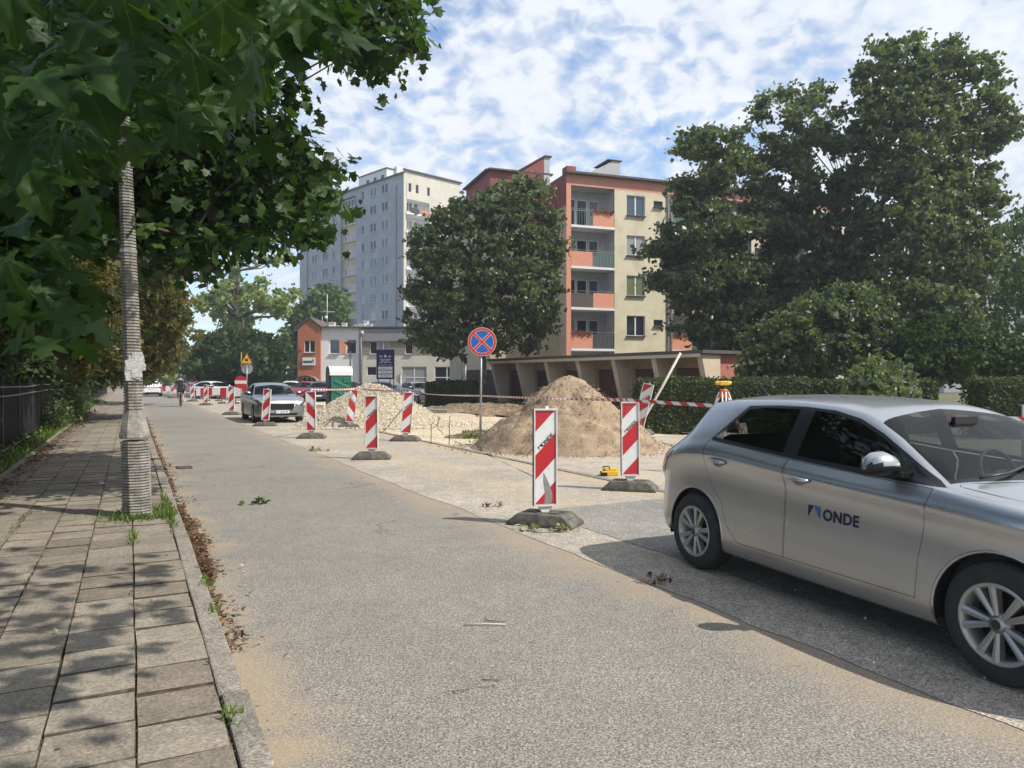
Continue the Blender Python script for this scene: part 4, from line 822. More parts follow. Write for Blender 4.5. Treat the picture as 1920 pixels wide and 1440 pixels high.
for bi, (b0, b1) in enumerate(bays):
    mb = MB(); hw = []
    for z in ZR: hw += [(b0 + .35, b0 + .95, z - .75, z + 1.15), (b0 + 1.05, b0 + 1.85, z - .85, z + 1.15), (b0 + 2.0, b0 + 2.75, z + .0, z + 1.15)]
    wall_holes(mb, ro, eu, FW, .4, 15.0, hw + [(0, b0, .4, 15), (b1, FW, .4, 15)], 0, .1)
    for a in (b0, b1): p0 = eu * a; mb.add([tuple(p0 + Z3 * .4), tuple(p0 + ro + Z3 * .4), tuple(p0 + ro + Z3 * 15), tuple(p0 + Z3 * 15)], [(0, 1, 2, 3)])
    mb.add([tuple(eu * b0 + Z3 * 15), tuple(eu * b1 + Z3 * 15), tuple(eu * b1 + ro + Z3 * 15), tuple(eu * b0 + ro + Z3 * 15)], [(0, 1, 2, 3)])
    mb.build('balcony_recess', 'plaster_grey', flats)
    for i, h_ in enumerate(hw): window(flats, ro, eu, *h_, reveal=.1, cols=1, pane=PANES[(i * 7 + bi) % 6])
    for k, z in enumerate(ZR):
        zs = z - .95; mid = (b0 + b1) / 2; b = MB(); b.box(tuple(eu * mid - nf * .66 + Z3 * (zs - .08)), (b1 - b0 - .006, 1.36, .16), ea); bal = b.build('balcony', 'plaster_white', flats)
        half = (b1 - b0) / 2; right_or = (k % 2 == 0)
        oc = b0 + half * (1.5 if right_or else .5); rc = b0 + half * (.5 if right_or else 1.5)
        q = MB(); q.box(tuple(eu * oc - nf * .05 + Z3 * (zs + .52)), (half - .05, .07, 1.02), ea); q.build('balcony_panel', 'plaster_orange', bal)
        r_ = MB(); style = (k + bi) % 4
        if style in (0, 1):
            nb = 14 if style else 9
            for i in range(nb): r_.box(tuple(eu * (rc - half / 2 + .06 + i * (half - .1) / (nb - 1)) - nf * .05 + Z3 * (zs + .5)), (.025 if style == 0 else .05, .02, 1.0), ea)
            r_.box(tuple(eu * rc - nf * .05 + Z3 * (zs + 1.02)), (half, .05, .05), ea); r_.build('railing', 'rail_green', bal)
        else:
            for i in range(10): r_.box(tuple(eu * (rc - half / 2 + .1 + i * (half - .1) / 10) - nf * (.05 - .01 * (i % 2)) + Z3 * (zs + .5)), ((half - .1) / 10 - .012, .03, 1.0), ea)
            r_.build('balcony_screen', 'screen_brown' if style == 2 else 'screen_grey', bal)
        r_ = MB(); r_.box(tuple(eu * mid - nf * .05 + Z3 * (zs + 1.14)), (b1 - b0 - .02, .035, .035), ea); r_.build('handrail', 'grey_rail', bal)
        if k in (0, 3):
            gf = np.random.default_rng(k + bi * 9); n_ = 260; u_ = gf.uniform(oc - half * .45, oc + half * .45, n_); V_ = np.array([tuple(eu * u - nf * gf.uniform(-.12, .05) + Z3 * (zs + 1.05 + gf.normal() * .07)) for u in u_])
            V, F, tn = scatter(LEAF_KITE, V_, gf.normal(size=V_.shape) + np.array([0, -.5, .4]), gf.uniform(.07, .14, n_), gf); npmesh('balcony_flowers', V, F, ['leaf_mid', 'flower_red'], bal, tn, mi=(np.arange(len(F)) // 2) % 2)
# sides of the block
SD = 3.0; L2 = 4.55; D2 = 6.0
mb = MB()
def stripwall(mb, a, b, z0, z1, split, m0, m1):
    a, b = Vector(a), Vector(b)
    mb.add([tuple(a + Z3 * z0), tuple(b + Z3 * z0), tuple(b + Z3 * split), tuple(a + Z3 * split)], [(0, 1, 2, 3)], m0); mb.add([tuple(a + Z3 * split), tuple(b + Z3 * split), tuple(b + Z3 * z1), tuple(a + Z3 * z1)], [(0, 1, 2, 3)], m1)
stripwall(mb, bu * SD, (0, 0, 0), 0, FH + .05, 13.6, 0, 1)
A1 = bu * (SD - .02); A2 = A1 - eu * L2; A3 = A2 + bu * D2; H2 = 16.35
stripwall(mb, A3, A2, 0, H2, 12.6, 0, 1); stripwall(mb, A2, A1, 0, H2, 12.6, 0, 1)
R1 = eu * FW; stripwall(mb, R1, R1 + bu * 11, 0, FH, 15.05, 0, 1); stripwall(mb, R1 + bu * 11, A3 + bu * 5, 0, FH, 15.05, 0, 1); stripwall(mb, A3 + bu * 5, A3, 0, FH, 15, 0, 1)
mb.build('side_wall', ['plaster_ochre', 'plaster_maroon'], flats)
mb = MB(); mb.add([tuple(p + Z3 * (FH - .02)) for p in (-nf * -.0, R1, R1 + bu * 11, bu * 11)], [(0, 1, 2, 3)]); mb.add([tuple(p + Z3 * (H2 - .01)) for p in (A2, A1, A1 + bu * D2, A3)], [(0, 1, 2, 3)])
mb.box(tuple(eu * (FW / 2) + nf * .12 + Z3 * (FH + .06)), (FW + .2, .5, .14), ea); mb.box(tuple((A1 + A2) / 2 + nf * .1 + Z3 * (H2 + .06)), (L2 + .3, .4, .12), ea); mb.box(tuple((A2 + A3) / 2 - eu * .1 + Z3 * (H2 + .06)), (.4, D2, .12), ea); mb.build('roof', 'roof_felt', flats)
def wedge(name, u0, u1, v0, v1, z0, zl, zr, m):
    mb = MB(); P = lambda u, v, z: tuple(eu * u + bu * v + Z3 * z)
    mb.add([P(u0, v0, z0), P(u1, v0, z0), P(u1, v0, zr), P(u0, v0, zl), P(u0, v1, z0), P(u1, v1, z0), P(u1, v1, zr), P(u0, v1, zl)], [(0, 1, 2, 3), (5, 4, 7, 6), (1, 5, 6, 2), (4, 0, 3, 7), (3, 2, 6, 7)]); return mb.build(name, m, flats)
wedge('stairwell_head', -2.35, -.55, SD - .3, SD + 3, 15.5, H2 + .1, 17.6, 'plaster_maroon'); wedge('stairwell_side', -.549, -.1, SD - .3, SD + 3, 15.5, 17.6, 17.6, 'plaster_grey')
mb = MB(); P = lambda u, v, z: tuple(eu * u + bu * v + Z3 * z)
for (ua, za, ub, zb2) in ((-2.45, H2 + .08, -.55, 17.62), (-.55, 17.62, .02, 17.62)): mb.add([P(ua, SD - .42, za), P(ub, SD - .42, zb2), P(ub, SD + 3.1, zb2), P(ua, SD + 3.1, za), P(ua, SD - .42, za + .1), P(ub, SD - .42, zb2 + .1), P(ub, SD + 3.1, zb2 + .1), P(ua, SD + 3.1, za + .1)], [(0, 1, 5, 4), (4, 5, 6, 7), (3, 2, 1, 0), (1, 2, 6, 5), (4, 7, 3, 0)])
mb.build('stairwell_cap', 'roof_felt', flats)
wedge('chimney_head', 1.7, 4.0, .9, 3, 15.5, 16.0, 17.25, 'plaster_grey'); wedge('chimney_head', 4.001, 4.6, .9, 3, 15.5, 17.3, 17.3, 'plaster_grey'); wedge('chimney_cap', 3.6, 4.75, .8, 3.1, 17.3, 17.36, 17.36, 'roof_felt'); wedge('chimney', .3, 1.0, .6, 1.4, 15.5, 16.5, 16.5, 'plaster_maroon')
mb = MB(); mb.box(tuple(eu * 8.0 + nf * .07 + Z3 * 7.5), (.1, .1, 15), ea); mb.box(tuple(eu * 8.28 + nf * .07 + Z3 * 7.5), (.08, .08, 15), ea); mb.build('drainpipe', 'grey_rail', flats)
tag(flats, flats['label'])
# --- low white clinic building with an orange gable
WY = 80.0; def_x = lambda px: (px - 960) / FP * WY; def_z = lambda py: CH - (py - HY) / FP * WY
wh = empty('office_building', (def_x(602), WY, 0), 'low white and grey two storey building with an orange gable entrance', 'office building')
OX = def_x(602); X = lambda px: def_x(px) - OX; Z = def_z
def whwall(name, p0, p1, z0, z1, m, holes, y=0.0, reveal=.16):
    mb = MB(); wall_holes(mb, (X(p0), y, 0), (1, 0, 0), X(p1) - X(p0), z0, z1, [(X(a) - X(p0), X(b) - X(p0), c_, d_) for a, b, c_, d_ in holes], 0, reveal); return mb.build(name, m, wh)
ZG = [Z(722), Z(690)]; 
hA = [(618, 636.5, Z(663.5), Z(637)), (650, 668, Z(663.5), Z(637))]
whwall('white_wall', 602, 674.5, 0, Z(614.5), 'plaster_white', hA)
for a, b, c_, d_ in hA: window(wh, (X(a), 0, 0), (1, 0, 0), 0, X(b) - X(a), c_, d_, reveal=.16, cols=1, pane='pane_blue' if a < 640 else 'pane_dark', sill='frame_white')
mb = MB(); mb.box(((X(637.2) + X(649.3)) / 2, -.02, (Z(663.5) + Z(637)) / 2), (X(649.3) - X(637.2), .05, Z(637) - Z(663.5))); mb.build('orange_panel', 'plaster_orange', wh)
whwall('upper_wall', 680, 905, Z(640), Z(616.5), 'cladding_grey', [], y=-.25)
hB = [(694, 707, Z(664), Z(640.5)), (707.5, 730, Z(664), Z(640.5)), (760, 774, Z(664), Z(640.5)), (828, 853, Z(664), Z(640.5)), (874, 895, Z(664), Z(640.5))]
whwall('clad_wall', 680, 905, Z(665.8), Z(640), 'wood_cladding', hB)
for a, b, c_, d_ in hB: window(wh, (X(a), 0, 0), (1, 0, 0), 0, X(b) - X(a), c_, d_, reveal=.16, cols=2 if b - a > 20 else 1, pane='pane_curtain' if a in (707.5,) else 'pane_dark', sill='frame_white')
for i in range(7):
    z_ = Z(665.8) + (i + .5) * (Z(640) - Z(665.8)) / 7
    for a, b in ((680, 693), (731, 759), (775, 827), (854, 873)): mb = MB(); mb.box(((X(a) + X(b)) / 2, -.015, z_), (X(b) - X(a), .025, (Z(640) - Z(665.8)) / 7 - .03)); mb.build('cladding_board', 'wood_cladding', wh)
hC = [(688, 706, Z(704), Z(687.5)), (753, 800, Z(728), Z(687.5)), (815, 861, Z(728), Z(687.5)), (875, 900, Z(728), Z(687.5))]
whwall('ground_wall', 680, 905, 0, Z(665.8), 'plaster_ivory', hC, y=.0)
for a, b, c_, d_ in hC: window(wh, (X(a), 0, 0), (1, 0, 0), 0, X(b) - X(a), c_, d_, reveal=.16, cols=2 if b - a > 20 else 1, rows=2 if b - a > 20 else 1, pane='pane_curtain' if a == 753 else 'pane_dark')
mb = MB(); mb.box((X(677), .0, Z(614.5) / 2), (X(679.9) - X(674.6), .5, Z(614.5))); mb.build('recess_wall', 'cladding_grey', wh)
mb = MB(); mb.tube([(X(678), -.32, .1), (X(678), -.32, Z(620))], .07, 8); mb.build('drainpipe', 'grey_rail', wh)
g_top = Z(598); ge = Z(615)
mb = MB(); gx0, gx1 = X(561), X(601.9); gm = X(581)
win = (X(572), X(592), Z(661), Z(638.5)); door = (X(563), X(584), 0, Z(707))
wall_holes(mb, (gx0, -.35, 0), (1, 0, 0), gx1 - gx0, 0, ge, [(win[0] - gx0, win[1] - gx0, win[2], win[3]), (door[0] - gx0 + .3, door[1] - gx0 + .6, .05, door[3])], 0, .2)
mb.add([(gx0, -.35, ge), (gx1, -.35, ge), (gm + .1, -.35, g_top)], [(0, 1, 2)])
mb.add([(gx1, -.35, 0), (gx1, 0, 0), (gx1, 0, ge), (gx1, -.35, ge)], [(0, 1, 2, 3)]); mb.build('gable_wall', 'brick_orange', wh)
mb = MB(); mb.add([(gx0 - 1.6, 5, 0), (gx0, -.35, 0), (gx0, -.35, ge), (gx0 - 1.6, 5, ge)], [(0, 1, 2, 3)]); mb.build('gable_side', 'plaster_lightgrey', wh)
mb = MB(); q0, q1 = Vector((gx0 - 1.6, 5, 0)), Vector((gx0, -.35, 0)); mb.box(tuple((q0 + q1) / 2 + Vector((-.02, -.02, 4.2))), ((q1 - q0).length - .3, .06, 3.0), math.atan2((q1 - q0).y, (q1 - q0).x)); mb.build('gable_side_cladding', 'cladding_grey', wh)
window(wh, (win[0], -.35, 0), (1, 0, 0), 0, win[1] - win[0], win[2], win[3], reveal=.2, cols=2, pane='pane_dark', sill='frame_white')
window(wh, (door[0] + .3, -.35, 0), (1, 0, 0), 0, door[1] - door[0] + .3, .05, door[3], reveal=.2, cols=3, pane='pane_dark', name='entrance_door')
mb = MB(); T_ = .14
for a, b in (((gx0 - .25, ge - .15), (gm + .1, g_top + .05)), ((gm + .1, g_top + .05), (gx1 + .25, ge - .05))):
    mb.add([(a[0], -.55, a[1]), (b[0], -.55, b[1]), (b[0], -.55, b[1] + T_), (a[0], -.55, a[1] + T_), (a[0], 6, a[1]), (b[0], 6, b[1]), (b[0], 6, b[1] + T_), (a[0], 6, a[1] + T_)], [(0, 1, 2, 3), (3, 2, 6, 7), (0, 4, 5, 1), (4, 7, 6, 5)])
mb.box(((X(602) + X(905)) / 2, 3, Z(614.3) + .05), (X(905) - X(602), 6.9, .12)); mb.build('roof', 'roof_felt', wh)
mb = MB(); mb.add([(X(905), 0, 0), (X(905), 8, 0), (X(905), 8, Z(616)), (X(905), 0, Z(616))], [(0, 1, 2, 3)]); mb.add([(gx0 - 1.6, 5, 0), (X(905), 8, 0), (X(905), 8, Z(616)), (gx0 - 1.6, 5, Z(616))], [(0, 1, 2, 3)]); mb.build('back_wall', 'plaster_lightgrey', wh)
# arched glass canopy over the entrance
mb = MB(); cxm = (X(559) + X(601)) / 2; rr = (X(601) - X(557)) / 2
mb.lathe([(rr, -1.6), (rr, -.36)], (cxm, 0, Z(712) - rr * .0), 'y', 14, 0, True, R(22), R(158)); mb.lathe([(rr + .04, -1.6), (rr + .04, -.36)], (cxm, 0, Z(712)), 'y', 14, 0, True, R(22), R(158))
o = mb.build('canopy', 'pane_curtain', wh); o.scale = (1, 1, .72); o.location = (0, 0, Z(708) * .28 - .55)
mb = MB(); sx = (X(569.5), X(593)); sz = (Z(685), Z(670.5)); mb.box(((sx[0] + sx[1]) / 2, -.45, (sz[0] + sz[1]) / 2), (sx[1] - sx[0], .14, sz[1] - sz[0])); sgn = mb.build('sign_board', 'sheet_white', wh)
mb = MB(); mb.box(((sx[0] + sx[1]) / 2 - .12, -.53, (sz[0] + sz[1]) / 2 - .05), (.95, .02, .24)); mb.box((sx[1] - .2, -.53, (sz[0] + sz[1]) / 2 + .05), (.07, .02, .5)); mb.box((sx[1] - .2, -.53, (sz[0] + sz[1]) / 2 + .08), (.22, .02, .06)); mb.build('sign_lettering', 'green_plastic', sgn)
mb = MB(); mb.box((X(566), -.42, Z(655.5)), (.22, .12, .28)); mb.build('alarm_box', 'sign_red', wh)
for px, wpx, ht in ((610, 11, 12), (634, 9, 11), (622, 4, 6), (653, 4, 4), (658, 4, 6), (666, 7, 9), (676, 8, 15), (685, 6, 9)):
    mb = MB(); mb.box((X(px), 3.0, Z(614) + ht / 17.4 / 2), (wpx / 17.4, .6, ht / 17.4)); mb.box((X(px), 3.0, Z(614) + ht / 17.4 + .04), (wpx / 17.4 + .1, .7, .08)); mb.build('chimney', 'plaster_white', wh)
mb = MB(); mb.tube([(X(600.5), 3, Z(614)), (X(600.5), 3, Z(546))], .035, 6); mb.tube([(X(583), 3, Z(580)), (X(615), 3, Z(580))], .025, 6); mb.tube([(X(591), 3, Z(612)), (X(591), 3, Z(588))], .02, 6); mb.lathe([(0, 0), (.18, .04), (.2, .1)], (X(598.5), 2.9, Z(591)), 'y', 10); mb.build('antenna', 'sheet_white', wh)
mb = MB(); mb.box((X(681), -.5, Z(624)), (.25, .25, .35)); mb.tube([(X(681), -.2, Z(622)), (X(681), -.6, Z(622)), (X(684), -.8, Z(627))], .07, 6); mb.build('camera_bracket', 'sheet_white', wh)
# --- row of garages
ga0 = Vector((-.30, 44.0, 0)); ga1 = Vector((8.6, 31.0, 0)); gu = (ga1 - ga0).normalized(); gn = gu.cross(Z3); GL = (ga1 - ga0).length; gang = math.atan2(gu.y, gu.x)
gar = empty('garage_row', ga0, 'row of concrete garages with slanted fins and maroon doors', 'garages', rz=gang)
# local frame: x along the row, y = away from the camera side, z up
BW = GL / 6; mb = MB(); holes = []
for i in range(6): holes.append((i * BW + .32, (i + 1) * BW - .32, .02, 2.1))
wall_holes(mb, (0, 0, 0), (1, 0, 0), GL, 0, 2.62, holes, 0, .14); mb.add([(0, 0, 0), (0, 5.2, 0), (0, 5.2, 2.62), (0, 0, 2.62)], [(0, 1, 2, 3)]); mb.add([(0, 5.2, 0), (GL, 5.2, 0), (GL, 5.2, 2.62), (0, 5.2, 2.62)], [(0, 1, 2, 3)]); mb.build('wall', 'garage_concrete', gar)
quadmesh('side_wall', [(GL, .0, 0), (GL, 5.2, 0), (GL, 5.2, 2.62), (GL, 0, 2.62)], 'salmon', gar)
mb = MB(); mb.add([(-.25, -1.25, 2.66), (GL + .3, -1.25, 2.66), (GL + .3, 5.4, 2.66), (-.25, 5.4, 2.66), (-.25, -1.25, 2.80), (GL + .3, -1.25, 2.80), (GL + .3, 5.4, 2.80), (-.25, 5.4, 2.80)], [(0, 1, 2, 3), (4, 5, 6, 7), (0, 1, 5, 4), (1, 2, 6, 5), (2, 3, 7, 6), (3, 0, 4, 7)]); mb.build('roof', 'roof_felt', gar)
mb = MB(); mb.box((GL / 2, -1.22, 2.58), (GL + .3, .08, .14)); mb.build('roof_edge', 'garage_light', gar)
for i in range(7):
    x = i * BW; mb = MB(); th = .14; pr = [(0, 0), (0, 2.62), (-1.15, 2.62), (-.42, 0)]
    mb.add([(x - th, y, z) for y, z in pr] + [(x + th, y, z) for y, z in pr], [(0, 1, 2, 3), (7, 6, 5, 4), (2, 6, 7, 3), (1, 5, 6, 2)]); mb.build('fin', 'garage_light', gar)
for i in range(6):
    x = i * BW; mb = MB()
    for k in (0, 1): mb.box((x + .34 + (BW - .68) * (k * .5 + .25), .1, 1.05), ((BW - .68) / 2 - .012, .05, 2.06))
    d_ = mb.build('door', 'door_maroon', gar)
    mb = MB(); mb.box((x + BW * .52, .06, 1.1), (.03, .04, .25)); mb.box((x + BW * .3, .06, 1.2), (.12, .02, .02)); mb.build('handle', 'grey_rail', d_)
    if i in (0, 1, 4): mb = MB(); mb.box((x + BW * .6, .068, 1.55), (.2, .006, .28)); mb.build('notice', 'paper', d_)
lw = MB(); p0 = Vector((-2.9, 47.5, 0)); p1 = Vector((-.4, 44.3, 0)); d_ = p1 - p0; lw.box(tuple((p0 + p1) / 2 + Z3 * 1.1), (d_.length, .25, 2.2), math.atan2(d_.y, d_.x)); o = lw.build('garden_wall', 'door_maroon'); tag(o, 'low maroon wall joined to the left end of the garages', 'wall')
# pale block glimpsed far right between the trees
fb = MB(); fb.box((0, 0, 9), (14, 8, 18)); o = fb.build('far_block', 'plaster_grey'); o.location = (60, 95, 0); tag(o, 'grey block of flats peeping out above the willow at the right edge', 'apartment block')
for i in range(5):
    for j in range(5): mb = MB(); mb.box((-5 + i * 2.5, -4.02, 2.5 + j * 3), (1.4, .06, 1.4)); mb.build('window', 'pane_dark', o)
# ---------------------------------------------------------------- cars
def hermite(xs, ys, x):
    xs = np.asarray(xs, float); ys = np.asarray(ys, float); d = np.diff(ys) / np.diff(xs); m = np.zeros(len(xs)); m[0], m[-1] = d[0], d[-1]
    for i in range(1, len(xs) - 1): m[i] = 0 if d[i - 1] * d[i] <= 0 else 2 * d[i - 1] * d[i] / (d[i - 1] + d[i])
    i = np.clip(np.searchsorted(xs, x) - 1, 0, len(xs) - 2); h = xs[i + 1] - xs[i]; t = np.clip((x - xs[i]) / h, 0, 1)
    return (2 * t**3 - 3 * t**2 + 1) * ys[i] + (t**3 - 2 * t**2 + t) * h * m[i] + (-2 * t**3 + 3 * t**2) * ys[i + 1] + (t**3 - t**2) * h * m[i + 1]
HATCH = dict(L=4.11, ax=(.70, 3.26), R=.318,
 w=([0, .04, .12, .3, .7, 2, 3.2, 3.6, 3.85, 4.0, 4.07, 4.11], [.58, .70, .79, .855, .885, .892, .888, .865, .80, .70, .58, .45]),
 zs=([0, .25, .8, 3.2, 3.8, 4.11], [.36, .26, .22, .21, .22, .30]),
 zb=([0, .05, .165, .3, .6, .9, 1.75, 2.4, 2.9, 3.2, 3.6, 3.85, 4.0, 4.08, 4.11], [.64, .76, .895, .98, 1.075, 1.095, 1.04, .995, .955, .93, .885, .80, .70, .60, .54]),
 zr=([0, .05, .165, .40, .57, .75, 1.0, 1.5, 1.9, 2.2, 2.45, 2.7, 2.93, 3.1, 3.5, 3.85, 4.0, 4.08, 4.11], [.68, .80, .93, 1.165, 1.345, 1.368, 1.385, 1.395, 1.375, 1.33, 1.245, 1.12, .985, .965, .915, .825, .73, .62, .555]),
 yr=([0, .05, .15, .3, .5, .8, 1.5, 2.2, 2.45, 2.7, 2.95, 3.1, 3.5, 3.85, 4.0, 4.11], [.48, .60, .64, .62, .59, .595, .61, .635, .675, .725, .775, .74, .70, .62, .52, .34]),
 zc=([0, .03, .15, .28, .42, .48, .60, .9, 1.4, 1.9, 2.15, 2.3, 2.6, 2.9, 3.02, 3.1, 3.4, 3.7, 3.95, 4.05, 4.11], [.71, .80, .97, 1.11, 1.27, 1.395, 1.42, 1.452, 1.462, 1.445, 1.415, 1.37, 1.215, 1.045, .995, .985, .945, .88, .76, .67, .58]),
 win=[[(.90, 1.115), (1.12, 1.345), (1.3, 1.362), (1.66, 1.365), (1.66, 1.055)], [(1.80, 1.048), (1.80, 1.360), (1.97, 1.347), (2.2, 1.30), (2.42, 1.215), (2.62, 1.115), (2.84, .995)]],
 quarter=1.135, trim=[(.86, 1.093), (1.09, 1.372), (1.4, 1.383), (1.7, 1.384), (1.97, 1.368), (2.2, 1.322), (2.42, 1.237), (2.62, 1.137), (2.93, .975), (2.4, .985), (1.75, 1.025), (1.25, 1.065)],
 doors=[[(1.74, 1.02), (1.74, .33), (1.25, .33), (1.12, .44), (1.04, .62), (.90, .74), (.84, .86), (.83, 1.075), (.87, 1.09), (1.25, 1.063)], [(2.88, .965), (2.84, .80), (2.80, .55), (2.79, .33), (1.746, .33), (1.746, 1.02), (2.4, .983)]],
 wind=(2.27, 2.36, 2.92, 3.03), backlight=(.20, .44), handles=[(1.02, .93), (1.90, .90)], mirror=(2.60, 1.02), tail=[(-.02, .97), (.37, .965), (.31, .90), (.17, .76), (-.02, .72)], head=[(3.62, .80), (3.98, .71), (4.05, .64), (3.93, .60), (3.70, .66)])
LIFT = dict(L=4.69, ax=(1.08, 3.77), R=.33,
 w=([0, .04, .15, .4, .9, 2.2, 3.6, 4.1, 4.4, 4.57, 4.65, 4.69], [.62, .74, .83, .885, .905, .912, .908, .898, .87, .80, .73, .64]),
 zs=([0, .25, .8, 3.6, 4.3, 4.69], [.36, .26, .22, .21, .22, .26]),
 zb=([0, .05, .2, .5, 1.0, 1.8, 2.6, 3.2, 3.6, 4.1, 4.4, 4.58, 4.66, 4.69], [.72, .90, 1.0, 1.03, 1.02, .99, .97, .955, .94, .91, .87, .80, .73, .68]),
 zr=([0, .05, .2, .5, .9, 1.3, 1.9, 2.4, 2.75, 3.0, 3.3, 3.6, 4.1, 4.4, 4.58, 4.69], [.75, .93, 1.03, 1.12, 1.27, 1.37, 1.40, 1.36, 1.26, 1.13, .99, .965, .93, .885, .825, .70]),
 yr=([0, .05, .2, .5, .9, 1.3, 1.9, 2.5, 2.75, 3.0, 3.3, 3.6, 4.1, 4.4, 4.69], [.55, .64, .68, .66, .62, .61, .62, .64, .68, .73, .78, .76, .72, .66, .54]),
 zc=([0, .03, .12, .3, .6, 1.0, 1.4, 1.9, 2.3, 2.55, 2.75, 3.05, 3.35, 3.45, 3.8, 4.2, 4.45, 4.6, 4.69], [.77, .92, 1.05, 1.13, 1.27, 1.41, 1.462, 1.47, 1.45, 1.405, 1.32, 1.16, 1.02, 1.01, .985, .94, .895, .84, .72]),
 win=[[(.82, 1.045), (1.02, 1.20), (1.3, 1.325), (1.7, 1.37), (2.05, 1.375), (2.05, 1.015)], [(2.17, 1.01), (2.17, 1.372), (2.4, 1.345), (2.75, 1.225), (3.0, 1.105), (3.2, 1.0)]],
 quarter=1.25, trim=[(.74, 1.03), (1.0, 1.225), (1.3, 1.35), (1.7, 1.392), (2.1, 1.393), (2.4, 1.365), (2.75, 1.245), (3.0, 1.125), (3.28, .965), (2.1, .99)],
 doors=[[(2.1, .98), (2.1, .33), (1.62, .33), (1.47, .45), (1.42, .62), (1.25, .74), (1.15, .86), (1.14, 1.0), (1.7, .99)], [(3.25, .935), (3.22, .80), (3.18, .33), (2.106, .33), (2.106, .98)]],
 wind=(2.62, 2.70, 3.22, 3.36), backlight=(.45, .95), handles=[(1.38, .93), (2.28, .90)], mirror=(2.98, 1.02), tail=[(-.02, .98), (.28, .93), (.10, .80), (-.02, .80)], head=[(4.20, .84), (4.50, .80), (4.67, .73), (4.68, .62), (4.55, .62), (4.30, .73)])
def car_paint(name, c, metal=.75, rough=.3):
    m, n, l, b = nodes_of(name); b.inputs['Base Color'].default_value = col4(c); b.inputs['Metallic'].default_value = metal; b.inputs['Roughness'].default_value = rough; b.inputs['Coat Weight'].default_value = .5; b.inputs['Coat Roughness'].default_value = .14
    t = n.new('ShaderNodeTexCoord'); x = n.new('ShaderNodeTexNoise'); x.inputs['Scale'].default_value = 3; x.inputs['Detail'].default_value = 8; l.new(t.outputs['Object'], x.inputs['Vector'])
    r = n.new('ShaderNodeValToRGB'); r.color_ramp.elements[0].color = (rough * .9,) * 3 + (1,); r.color_ramp.elements[1].color = (rough * 1.5,) * 3 + (1,); l.new(x.outputs[0], r.inputs[0]); l.new(r.outputs[0], b.inputs['Roughness'])
    # inside of the panels is dark trim; road dust on the lowest edge
    sx = n.new('ShaderNodeSeparateXYZ'); l.new(t.outputs['Object'], sx.inputs[0]); mr = n.new('ShaderNodeMapRange'); mr.inputs[1].default_value = .2; mr.inputs[2].default_value = .55; mr.inputs[3].default_value = .45; mr.inputs[4].default_value = 0; l.new(sx.outputs[2], mr.inputs[0])
    mx = n.new('ShaderNodeMix'); mx.data_type = 'RGBA'; l.new(mr.outputs[0], mx.inputs[0]); mx.inputs[6].default_value = col4(c); mx.inputs[7].default_value = (.26, .22, .17, 1); l.new(mx.outputs[2], b.inputs['Base Color'])
    d = n.new('ShaderNodeBsdfDiffuse'); d.inputs[0].default_value = (.015, .015, .016, 1); gm_ = n.new('ShaderNodeNewGeometry'); ms = n.new('ShaderNodeMixShader'); l.new(gm_.outputs['Backfacing'], ms.inputs[0]); l.new(b.outputs[0], ms.inputs[1]); l.new(d.outputs[0], ms.inputs[2]); l.new(ms.outputs[0], n['Material Output'].inputs[0])
car_paint('paint_silver', (.49, .50, .515), .82, .24); car_paint('paint_grey', (.40, .41, .42), .8); car_paint('paint_white', (.78, .78, .78), 0, .3); car_paint('paint_black', (.03, .03, .035), .3); car_paint('paint_red', (.30, .03, .03), .3); car_paint('paint_blue', (.07, .10, .16), .5); car_paint('paint_beige', (.42, .40, .36), .5)
m, n, l, b = nodes_of('car_glass'); tb = n.new('ShaderNodeBsdfTransparent'); tb.inputs[0].default_value = (.50, .55, .53, 1); gb = n.new('ShaderNodeBsdfGlossy'); gb.inputs['Roughness'].default_value = .02; fz = n.new('ShaderNodeLayerWeight'); fz.inputs[0].default_value = .32; ms = n.new('ShaderNodeMixShader'); mpw = n.new('ShaderNodeMath'); mpw.operation = 'MULTIPLY_ADD'; mpw.inputs[1].default_value = .55; mpw.inputs[2].default_value = .02; l.new(fz.outputs['Fresnel'], mpw.inputs[0]); l.new(mpw.outputs[0], ms.inputs[0]); l.new(tb.outputs[0], ms.inputs[1]); l.new(gb.outputs[0], ms.inputs[2]); l.new(ms.outputs[0], n['Material Output'].inputs[0])
mat('trim_black', (.010, .010, .011), .35); mat('tyre', (.018, .018, .019), .85, c2=(.035, .034, .032), scale=10); mat('alloy', (.42, .42, .41), .42, .7); mat('alloy_dark', (.015, .015, .016), .7, .2); mat('arch_black', (.008, .008, .008), .95); mat('seam', (.006, .006, .006), .8)
mat('seat_cloth', (.03, .03, .033), .9); mat('dash', (.035, .035, .037), .6); mat('lamp_red', (.35, .01, .015), .12, coat=1); mat('lamp_clear', (.06, .065, .07), .08, .3, coat=1); mat('chrome', (.70, .70, .70), .12, 1.0); mat('plate', (.75, .75, .73), .4); mat('plate_blue', (.02, .07, .35), .4)
